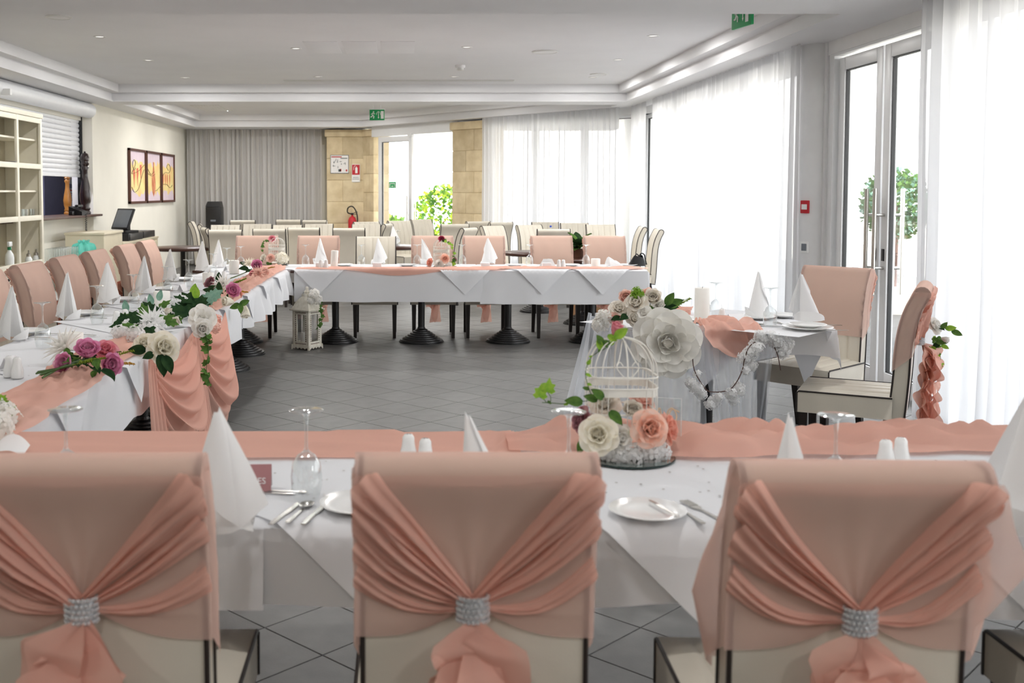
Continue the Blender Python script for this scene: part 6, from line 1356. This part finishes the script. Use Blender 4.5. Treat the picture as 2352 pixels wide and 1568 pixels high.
# glass trolley and bag
tr = thing('service_trolley', 'low service trolley with a white top below the serving hatch', 'trolley', (-4.12, 12.75, 0)); MB().rbox((0, 0, 0.63), (0.5, 1.45, 0.03), 0.006).build('top', MATS['white_paint'], tr); MB().rbox((0, 0, 0.25), (0.46, 1.4, 0.02), 0.004).build('lower_shelf', MATS['white_paint'], tr)
for sx in (-1, 1):
    for sy in (-1, 1): MB().tube([(sx * 0.22, sy * 0.68, 0.05), (sx * 0.22, sy * 0.68, 0.62)], 0.013, 8).build('leg', MATS['steel'], tr); MB().ball((sx * 0.22, sy * 0.68, 0.025), 0.025, 8).build('caster', MATS['black_plastic'], tr)
tum = MB().lathe([(0.034, 0), (0.033, 0.06), (0.029, 0.19), (0.0, 0.195)], n=14).mesh('tumbler', MATS['crystal'], angle=50)
for i in range(3):
    for j in range(7): tag(inst('tumbler', tum, None, (-3.95 - 0.085 * i, 12.12 + 0.083 * j, 0.6455)), 'tall tumbler upturned on the service trolley', 'glass', 'tumblers on the trolley')
def bag(u, v):
    th = 2 * PI * u; k = math.sin(PI * min(1, 0.1 + 0.9 * v)) ** 0.5; r = (0.18 + 0.03 * nz(math.cos(th) * 2, math.sin(th) * 2, v * 3) + 0.015 * math.sin(9 * th + 4 * v)) * (k if v < 0.85 else 0.35 + 0.6 * (v - 0.85)); return (r * math.cos(th) * 0.8, r * math.sin(th) * 1.25, 0.24 * v + 0.012 * math.sin(7 * th) * v)
bg_ = MB().grid(bag, 48, 16, cu=True).build('plastic_bag', MATS['bag_teal'], angle=30); bg_.location = (-4.0, 13.10, 0.6455); tag(bg_, 'crumpled turquoise plastic bag on the service trolley', 'bag')
# till desk
td = thing('till_desk', 'cream desk with drawers against the wall, carrying the till', 'desk', (-4.16, 15.35, 0)); MB().bx(-0.26, 0.24, -1.65, -0.75, 0, 0.93).build('tall_unit', MATS['desk_cream'], td, smooth=False); MB().rbox((-0.01, -1.2, 0.945), (0.53, 0.93, 0.03), 0.006).build('tall_top', MATS['desk_cream'], td); MB().bx(-0.26, 0.24, -0.75, 1.35, 0, 0.76).build('low_unit', MATS['desk_cream'], td, smooth=False); MB().rbox((-0.01, 0.30, 0.775), (0.53, 2.12, 0.03), 0.006).build('low_top', MATS['desk_cream'], td)
for k in range(3): d_ = MB().rbox((0.245, -0.4 + 0.68 * k, 0.66), (0.02, 0.62, 0.13), 0.004).build('drawer', MATS['desk_cream'], td); MB().tube([(0.262, -0.46 + 0.68 * k, 0.66), (0.262, -0.34 + 0.68 * k, 0.66)], 0.006, 6).build('handle', MATS['steel'], d_)
cdw = thing('cash_drawer', 'black cash drawer on the till desk', 'cash drawer', (-4.12, 15.35, 0.7902)); MB().rbox((0, 0, 0.055), (0.40, 0.8, 0.11), 0.006).build('case', MATS['black_plastic'], cdw); MB().rbox((0.205, 0, 0.055), (0.012, 0.74, 0.085), 0.003).build('drawer_front', MATS['black_plastic'], cdw)
b2 = thing('receipt_printer', 'low black printer box beside the cash drawer', 'printer', (-4.12, 16.25, 0.7902)); MB().rbox((0, 0, 0.05), (0.36, 0.7, 0.10), 0.01).build('case', MATS['black_plastic'], b2); MB().rbox((0.05, 0.1, 0.102), (0.16, 0.3, 0.006), 0.002).build('lid', MATS['screen'], b2)
ps = thing('till_screen', 'tilted black touch-screen till with a grey display', 'till', (-4.05, 15.15, 0.9004), -0.62); R_ = Matrix.Rotation(-0.42, 3, 'X')
MB().rbox((0, 0.06, 0.02), (0.24, 0.24, 0.04), 0.008).build('foot', MATS['black_plastic'], ps); MB().rbox(Vector((0, 0.06, 0.12)), (0.10, 0.06, 0.2), 0.01).build('neck', MATS['black_plastic'], ps); f_ = MB().rbox((0, 0, 0.20), (0.36, 0.03, 0.32), 0.008, R_).build('bezel', MATS['black_plastic'], ps); MB().box(Vector((0, 0, 0.20)) + R_ @ Vector((0, -0.0165, 0)), (0.31, 0.002, 0.27), R_).build('display', MATS['screen'], f_, smooth=False)
pstk = MB(); [pstk.box((0.004 * (k % 3), 0.01 * (k % 2), 0.002 + 0.004 * k), (0.16, 0.22, 0.0035)) for k in range(5)]
o = pstk.build('paper_pad', MATS['paper_white'], smooth=False); o.location = (-4.08, 15.62, 0.9005); tag(o, 'pad of white papers on the cash drawer', 'paper')
# ---------------------------------------------------------------- three framed paintings
mat('frame_brown', srgb(92, 52, 38), 0.4, var=0.2); mat('canvas_lilac', srgb(226, 208, 218), 0.8, var=0.06, vscale=6); mat('canvas_yellow', srgb(242, 226, 158), 0.8, col2=srgb(238, 204, 140), vscale=4); mat('paint_red', srgb(222, 120, 92), 0.8, var=0.12); mat('paint_brown', srgb(190, 110, 72), 0.8, col2=srgb(222, 150, 110), vscale=9); mat('paint_olive', srgb(96, 82, 60), 0.8, var=0.1)
def blob(cx, cz, pts): return [(cx + a, cz + b) for a, b in pts]
for i, (pa, pb) in enumerate(((294.5, 332.5), (334, 367), (368.5, 398))):
    ya, yb_ = atx(pa, 400, -4.44).y, atx(pb, 400, -4.44).y; W = yb_ - ya; Hh = 0.90; t = thing('framed_painting', ('framed painting of curling stems and red chillies, its yellow ground torn', 'framed painting of a tall brown amphora on a yellow ground', 'framed painting of a row of red peppers on a yellow ground')[i], 'painting', (-4.448, (ya + yb_) / 2, 1.745))
    fr_ = MB()
    for (y_, z_, w_, h_) in ((0, Hh / 2 - 0.02, W, 0.04), (0, -Hh / 2 + 0.02, W, 0.04), (-W / 2 + 0.02, 0, 0.04, Hh), (W / 2 - 0.02, 0, 0.04, Hh)): fr_.rbox((0.022, y_, z_), (0.044, w_, h_), 0.004)
    fr_.build('frame', MATS['frame_brown'], t); cv = MB().box((0.012, 0, 0), (0.012, W - 0.06, Hh - 0.06)).build('canvas', MATS['canvas_lilac'], t, smooth=False)
    rs = random.Random(i + 2); top = [(lerp(-W / 2 + 0.04, W / 2 - 0.04, k / 12), 0.24 + rs.uniform(-0.07, 0.06)) for k in range(13)]; bot = [(y_, -0.27 + rs.uniform(-0.07, 0.06)) for y_, _ in top]
    P_ = MB(); [P_.quad((0.0190, top[k][0], top[k][1]), (0.0190, top[k + 1][0], top[k + 1][1]), (0.0190, bot[k + 1][0], bot[k + 1][1]), (0.0190, bot[k][0], bot[k][1])) for k in range(12)]; P_.build('yellow_ground', MATS['canvas_yellow'], cv, smooth=False)
    st = MB(); cu = lambda pts: st.tube(curve([(0.0196, a * W, b) for a, b in pts], 40), 0.008, 4, flat=0.3)
    if i == 0: cu([(-0.12, 0.14), (-0.22, 0.10), (-0.30, 0.20), (-0.20, 0.27), (-0.12, 0.20), (-0.34, 0.05), (-0.2, 0.05), (0.1, 0.10), (0.42, 0.2)]); cu([(-0.36, -0.18), (-0.2, -0.26), (0.05, -0.2), (0.25, 0.0), (0.4, 0.12)])
    elif i == 1: cu([(-0.45, 0.17), (-0.2, 0.05), (0.05, 0.10)]); cu([(-0.45, 0.07), (-0.1, 0.02), (0.1, 0.06)]); cu([(0.1, -0.24), (0.25, -0.22), (0.45, -0.16)])
    else: cu([(0.05, 0.14), (-0.08, 0.2), (0.05, 0.26), (0.2, 0.2), (0.1, 0.1), (-0.2, 0.1), (-0.42, 0.02)]); cu([(-0.45, -0.12), (-0.1, -0.12), (0.15, -0.18), (0.35, -0.13)])
    st.build('stem_stroke', MATS['paint_olive'], cv)
    ch = [(-0.06, 0.13), (0.05, 0.14), (0.07, 0.05), (0.02, -0.05), (0.01, -0.16), (-0.02, -0.05), (-0.05, 0.04)]
    if i == 0: [MB().prism([(0.0195, a + y_, b + z_) for a, b in ch], (0.002, 0, 0)).build('chilli', MATS['paint_red'], cv, smooth=False) for y_, z_ in ((-0.22, -0.03), (0.0, -0.0), (0.22, 0.06))]
    elif i == 1: MB().prism([(0.0195, a * 1.2, b) for a, b in ([(0.0, -0.34), (0.09, -0.25), (0.12, -0.12), (0.10, 0.02), (0.05, 0.14), (0.03, 0.2), (0.05, 0.26), (-0.03, 0.27), (-0.02, 0.2), (-0.04, 0.12), (-0.10, -0.02), (-0.11, -0.16), (-0.07, -0.27)])], (0.002, 0, 0)).build('amphora', MATS['paint_brown'], cv, smooth=False)
    else: [MB().prism([(0.0195, y_ + a * 0.7, b - 0.02) for a, b in ((0, 0.10), (0.05, 0.06), (0.05, -0.02), (0.0, -0.13), (-0.05, -0.02), (-0.04, 0.06))], (0.002, 0, 0)).build('pepper', MATS['paint_red'], cv, smooth=False) for y_ in (-0.36, -0.2, -0.04, 0.16)]
# ---------------------------------------------------------------- loudspeaker, pier signs, extinguisher
v = aty(493, 470, 20.6); sp_ = thing('loudspeaker', 'tall black loudspeaker standing in front of the grey curtain', 'loudspeaker', (v.x, 20.6, 0))
MB().rbox((0, 0, 0.62), (0.30, 0.34, 1.16), 0.02).prism([(-0.15, -0.17, 1.2), (0.15, -0.17, 1.2), (0.12, -0.12, 1.30), (-0.12, -0.12, 1.30)], (0, 0.28, 0)).build('cabinet', MATS['black_plastic'], sp_, angle=30); MB().rbox((0, -0.172, 0.72), (0.26, 0.012, 0.9), 0.004).build('grille', MATS['black_iron'], sp_); MB().rbox((0, -0.18, 0.93), (0.10, 0.008, 0.035), 0.002).build('badge', MATS['screen'], sp_)
for s in (-1, 1): MB().tube([(s * 0.12, 0.12, 0.045), (s * 0.16, 0.12, 0.045)], 0.045, 12).build('wheel', MATS['black_plastic'], sp_)
def sign(name, label, px0, px1, py0, py1, Y, m, cat='sign'):
    a, b = aty(px0, py0, Y), aty(px1, py1, Y); t = thing(name, label, cat, ((a.x + b.x) / 2, Y, (a.z + b.z) / 2)); w_, h_ = b.x - a.x, a.z - b.z; MB().box((0, -0.006, 0), (w_, 0.012, h_)).build('panel', MATS[m], t, smooth=False); return t, w_, h_
t, w_, h_ = sign('evacuation_plan', 'white framed evacuation plan on the stone pier', 760, 800, 357, 397, 21.045, 'paper_white'); mat('print_dark', srgb(96, 104, 104), 0.8, var=0.1)
pr = MB(); pr.box((-0.05, -0.0135, h_ * 0.42), (w_ * 0.55, 0.002, 0.02)); MB().box((-0.06, -0.0135, h_ * 0.42), (w_ * 0.6, 0.002, 0.022)).box((0.02, -0.0135, -h_ * 0.34), (0.03, 0.002, 0.05)).box((w_ * 0.4, -0.0135, -h_ * 0.36), (0.03, 0.002, 0.04)).build('red_print', MATS['red_print'], t, smooth=False)
pr = MB(); rs = random.Random(8)
for k in range(14): x, z = rs.uniform(-0.13, 0.13), rs.uniform(-0.08, 0.10); pr.box((x, -0.0135, z), (rs.uniform(0.01, 0.06), 0.002, 0.006)); pr.box((x, -0.0135, z), (0.006, 0.002, rs.uniform(0.01, 0.05)))
pr.box((w_ * 0.25, -0.0135, h_ * 0.34), (w_ * 0.4, 0.002, 0.016)).box((0.0, -0.0135, -h_ * 0.36), (0.05, 0.002, 0.05)); pr.build('plan_print', MATS['print_dark'], t, smooth=False)['kind'] = 'stuff'
MB().box((0, -0.004, 0), (w_ + 0.02, 0.008, h_ + 0.02)).build('frame', MATS['screen'], t, smooth=False)
mat('sign_red', srgb(196, 30, 44), 0.5, var=0.05)
t, w_, h_ = sign('extinguisher_sign', 'red fire extinguisher sign above its white caption on the stone pier', 808, 827, 377, 418, 21.045, 'white_sign')
p = MB().box((0, -0.0135, h_ * 0.19), (w_ * 0.92, 0.003, h_ * 0.56)).build('red_field', MATS['sign_red'], t, smooth=False); MB().box((0.01, -0.016, h_ * 0.15), (0.045, 0.002, 0.11)).box((0.01, -0.016, h_ * 0.15 + 0.066), (0.02, 0.002, 0.02)).tube(curve([(0.0, -0.016, 0.15), (-0.035, -0.016, 0.13), (-0.045, -0.016, 0.06)], 8), 0.005, 4).build('pictogram', MATS['white_sign'], p, smooth=False)
MB().box((0, -0.0135, -h_ * 0.24), (w_ * 0.7, 0.002, 0.008)).box((0, -0.0135, -h_ * 0.33), (w_ * 0.8, 0.002, 0.008)).build('caption', MATS['print_dark'], t, smooth=False)
v = aty(809, 520, 20.9); ex = thing('fire_extinguisher', 'red fire extinguisher with a black hose hung on the stone pier', 'fire extinguisher', (v.x, 20.93, 0.62))
MB().lathe([(0, 0), (0.07, 0), (0.082, 0.02), (0.082, 0.30), (0.06, 0.36), (0.022, 0.385), (0.022, 0.41), (0, 0.41)], n=20).build('cylinder', MATS['sign_red'], ex, angle=50); MB().rbox((0, 0, 0.43), (0.05, 0.03, 0.04), 0.006).box((0.05, 0, 0.455), (0.12, 0.015, 0.012), Matrix.Rotation(-0.3, 3, 'Y')).box((0.05, 0, 0.425), (0.10, 0.015, 0.012)).build('valve', MATS['black_plastic'], ex); MB().tube(curve([(-0.02, -0.02, 0.43), (-0.09, -0.04, 0.46), (-0.08, -0.06, 0.55), (0.0, -0.07, 0.58), (0.07, -0.06, 0.50), (0.105, -0.04, 0.36), (0.10, -0.03, 0.22)], 30), 0.013, 7).build('hose', MATS['black_plastic'], ex); MB().rbox((0, 0.095, 0.2), (0.05, 0.03, 0.08), 0.004).build('bracket', MATS['black_plastic'], ex)
# ---------------------------------------------------------------- exit signs
def exit_sign(loc, rz, label, rod=0.16, w_=0.24, h_=0.17):
    t = thing('exit_sign', label, 'exit sign', loc, rz); MB().rbox((0, 0, 0), (w_, 0.02, h_), 0.003).build('panel', MATS['green_sign'], t)
    MB().box((0, 0, h_ / 2 + 0.006), (w_ + 0.02, 0.05, 0.012)).tube([(-0.06, 0, h_ / 2), (-0.06, 0, h_ / 2 + rod)], 0.006, 6).tube([(0.06, 0, h_ / 2), (0.06, 0, h_ / 2 + rod)], 0.006, 6).build('hanger', MATS['frame_white'], t, smooth=False)
    for s in (-1, 1):
        y = s * 0.0115; f = -s; m = MB(); q = lambda a: a * (1 if s < 0 else -1)
        m.box((q(0.085), y, 0), (0.045, 0.002, h_ * 0.72)); m.tube([(q(0.025), y, 0.05), (q(0.025), y, -0.05)], 0.004, 4); m.prism([(q(0.012), y, -0.035), (q(0.038), y, -0.035), (q(0.025), y, -0.06)], (0, 0.001 * s, 0)); m.tube([(q(0.025 + 0.032 * math.cos(a)), y, 0.055 * math.sin(a)) for a in [PI * k / 10 for k in range(0, 11)]], 0.0025, 4)
        m.ball((q(-0.055), y, 0.048), 0.012, 8, (1, 0.15, 1)); m.tube([(q(-0.06), y, 0.035), (q(-0.07), y, -0.005)], 0.011, 5, flat=0.3); m.tube([(q(-0.07), y, -0.005), (q(-0.05), y, -0.02), (q(-0.055), y, -0.055)], 0.007, 5); m.tube([(q(-0.07), y, -0.005), (q(-0.085), y, -0.03), (q(-0.105), y, -0.032)], 0.007, 5); m.tube([(q(-0.06), y, 0.03), (q(-0.038), y, 0.015), (q(-0.03), y, 0.025)], 0.005, 5); m.tube([(q(-0.062), y, 0.03), (q(-0.085), y, 0.02), (q(-0.09), y, 0.002)], 0.005, 5)
        m.build('running_figure', MATS['white_sign'], t, smooth=False)
    return t
v = aty(866, 264, 17.0); exit_sign(v, math.radians(-6), 'green running-man exit sign hung before the far glass door', ZC - v.z - 0.085)
exit_sign((2.50, 7.88, 2.812), math.radians(100), 'green running-man exit sign hung by the ceiling beam near the glass doors', ZC - 2.812 - 0.1, 0.30, 0.20)
# ---------------------------------------------------------------- ceiling fittings
def ceil_round(px, py, r, label, nm='ceiling_speaker', cat='ceiling fitting'):
    v = atz(px, py, ZC); t = thing(nm, label, cat, (v.x, v.y, ZC)); MB().lathe([(r, 0), (r, -0.008), (r - 0.015, -0.014), (r - 0.02, -0.010)], n=32, caps=False).build('rim', MATS['lamp_trim'], t); MB().lathe([(0, -0.009), (r - 0.02, -0.010)], n=32).build('disc', MATS['white_paint'], t); return t
ceil_round(135, 38, 0.11, 'round white ceiling speaker near the bouquet table'); ceil_round(1252, 118, 0.14, 'large round white ceiling disc above the open floor'); ceil_round(1375, 170, 0.11, 'round white ceiling speaker close to the far beam')
v = atz(1057, 150, ZC); t = thing('smoke_detector', 'white smoke detector on the middle coffer ceiling', 'smoke detector', (v.x, v.y, ZC)); MB().lathe([(0.06, 0), (0.06, -0.02), (0.052, -0.03), (0.0, -0.03)], n=24).build('base', MATS['white_paint'], t); MB().lathe([(0.042, -0.03), (0.040, -0.055), (0.03, -0.062), (0.0, -0.062)], n=20).build('sensor', MATS['lamp_trim'], t)
a, b = atz(652, 184, ZC), atz(1180, 184, ZC); sv = thing('slot_vent', 'long narrow slot vent in the ceiling before the far beam', 'air vent', ((a.x + b.x) / 2, a.y, ZC)); Lv = b.x - a.x
MB().box((0, -0.05, -0.006), (Lv, 0.02, 0.012)).box((0, 0.05, -0.006), (Lv, 0.02, 0.012)).build('frame', MATS['lamp_trim'], sv, smooth=False); MB().box((0, 0, -0.002), (Lv, 0.08, 0.004)).build('slot', MATS['screen'], sv, smooth=False); [MB().box((0, y_, -0.006), (Lv, 0.012, 0.008)).build('vane', MATS['lamp_trim'], sv, smooth=False) for y_ in (-0.02, 0.02)]
for i, px in enumerate((742, 828, 914)):
    v = atz(px, 109, ZC); t = MB().rbox((0, 0, -0.002), (0.34, 0.9, 0.004), 0.001).build('access_panel', MATS['ceiling']); t.location = (v.x, v.y, ZC); tag(t, 'flush square access panel in the middle coffer ceiling', 'ceiling panel', 'flush ceiling panels')
v = atz(490, 250, ZC); t = thing('air_grille', 'pale rectangular air grille in the far coffer ceiling', 'air vent', (v.x, v.y - 0.2, ZC)); MB().box((0, 0, -0.004), (0.5, 1.3, 0.008)).build('frame', MATS['lamp_trim'], t, smooth=False); [MB().box((-0.2 + 0.05 * k, 0, -0.010), (0.02, 1.2, 0.006)).build('vane', MATS['white_paint'], t, smooth=False) for k in range(9)]
# ---------------------------------------------------------------- column fittings
cp = thing('call_point', 'red and white fire call point on the round column', 'alarm', (3.435, 9.045, 1.366), math.radians(-50)); MB().rbox((0, 0, 0), (0.075, 0.035, 0.11), 0.006).build('housing', MATS['sign_red'], cp); MB().rbox((0, -0.019, 0.0), (0.05, 0.006, 0.045), 0.002).build('press_plate', MATS['white_sign'], cp)
cs = thing('light_switch', 'grey light switch on the round column', 'switch', (3.435, 9.045, 1.02), math.radians(-50)); MB().rbox((0, 0, 0), (0.07, 0.016, 0.10), 0.004).build('plate', MATS['white_sign'], cs); MB().rbox((0, -0.01, 0), (0.045, 0.008, 0.06), 0.003).build('rocker', MATS['screen'], cs)
# ---------------------------------------------------------------- small things on the dark tables
v = atz(1328, 592, 0.748); pl = thing('potted_plant', 'bushy green potted plant on the dark table behind the pink hoods', 'plant', (v.x, v.y, 0.7485)); mat('pot_brown', srgb(96, 62, 44), 0.6, var=0.2); MB().lathe([(0, 0), (0.06, 0), (0.08, 0.10), (0.075, 0.10), (0.06, 0.08), (0, 0.08)], n=18).build('pot', MATS['pot_brown'], pl, angle=40); rs = random.Random(4)
for k in range(34): a = rs.uniform(0, 6.28); d = Vector((math.cos(a), math.sin(a), rs.uniform(-0.2, 1.3))); leaf(pl, rs.choice(('leaf_dark', 'leaf_mid', 'leaf_mid')), 'oval', (0.02 * math.cos(a), 0.02 * math.sin(a), 0.09 + rs.uniform(0, 0.10)), d, rs.uniform(0.11, 0.17))
v = atz(1271, 556, 0.748); wb = thing('water_bottle', 'clear water bottle with a blue cap on a dark table', 'bottle', (v.x, v.y + 0.3, 0.7485)); MB().lathe([(0, 0), (0.033, 0), (0.035, 0.15), (0.013, 0.20), (0.013, 0.215)], n=16).build('body', MATS['crystal'], wb); mat('cap_blue', srgb(40, 80, 200), 0.4, var=0.05); MB().lathe([(0.016, 0.21), (0.016, 0.235), (0, 0.235)], n=12).build('cap', MATS['cap_blue'], wb)
_t = atz(905, 564, 0.7485)
wine_glass((_t.x + 0.05, _t.y - 0.1, 0.7485), 'wine glass upturned on the dark table before the far door', None); napkin((_t.x - 0.02, _t.y + 0.15, 0.7485), 0, 1.0, 'white cone napkin on the dark table before the far door', None)
v = atz(1348, 741, 0); mat('cardboard', srgb(176, 134, 96), 0.8, var=0.1); bx_ = thing('cardboard_box', 'brown cardboard box on the floor behind the pedestal table', 'box', (v.x, v.y + 0.14, 0), 0.1); MB().rbox((0, 0, 0.12), (0.30, 0.26, 0.24), 0.003).build('carton', MATS['cardboard'], bx_, smooth=False); MB().box((0, 0, 0.2415), (0.30, 0.05, 0.001)).build('tape', MATS['paper_white'], bx_, smooth=False)
# ---------------------------------------------------------------- outside: planting, railing
def bush(name, label, loc, rx, rz_, n, seed, m='leaf_mid', m2='leaf_bright', trunk=0.0, sz=0.09):
    t = thing(name, label, 'shrub', loc); rs = random.Random(seed); mb = MB(); mb2 = MB(); base_ = [(0.30, 0), (0, 1), (-0.30, 0), (0, 0)]
    for k in range(n):
        d = Vector((rs.gauss(0, 1), rs.gauss(0, 1), rs.gauss(0, 1))).normalized() * rs.uniform(0.55, 1.0) ** 0.5; p = Vector((d.x * rx, d.y * rx, trunk + rz_ + d.z * rz_)); q = rdir(rs, 0).normalized(); z = q.orthogonal(); x = q.cross(z); s = sz * rs.uniform(0.7, 1.3)
        (mb if rs.random() < 0.6 else mb2).add([p, p + q * s * 0.5 + x * s * 0.3, p + q * s, p + q * s * 0.5 - x * s * 0.3], [(0, 1, 2, 3)])
    mb.build('foliage', MATS[m], t, smooth=False); mb2.build('young_foliage', MATS[m2], t, smooth=False)
    MB().tube([(0, 0, 0), (0.02, 0, trunk + rz_)], 0.03, 6).build('trunk', MATS['twig'], t)
    if trunk: MB().lathe([(0, 0), (0.2, 0), (0.26, 0.4), (0.24, 0.4), (0.2, 0.34), (0, 0.34)], n=20).build('planter', MATS['terrace'], t, angle=40)
bush('potted_tree', 'round green potted tree on the terrace outside the glass doors', (6.05, 13.0, -0.06), 0.40, 0.44, 2600, 3, 'leaf_mid', 'leaf_sage', trunk=0.95, sz=0.06)
bush('garden_shrub', 'yellow green shrub outside the far door, behind the open leaf', (0.9, 25.0, -0.06), 0.75, 0.85, 1000, 5, 'leaf_mid', 'fern', 0.0, 0.13); bush('garden_shrub', 'low green shrub outside the far door, behind the closed leaf', (-0.45, 25.5, -0.06), 0.6, 0.5, 1000, 6, 'leaf_bright', 'leaf_mid', 0.0, 0.13)
rl = thing('terrace_railing', 'white terrace railing outside the glass doors', 'railing', (9.5, 14.0, -0.06)); [MB().tube([(0, -9, z), (0, 12, z)], 0.025, 8).build('rail', MATS['frame_white'], rl) for z in (0.45, 0.75, 1.05)]
for k in range(8): MB().tube([(0, -9 + 3 * k, 0), (0, -9 + 3 * k, 1.05)], 0.03, 8).build('post', MATS['frame_white'], rl)
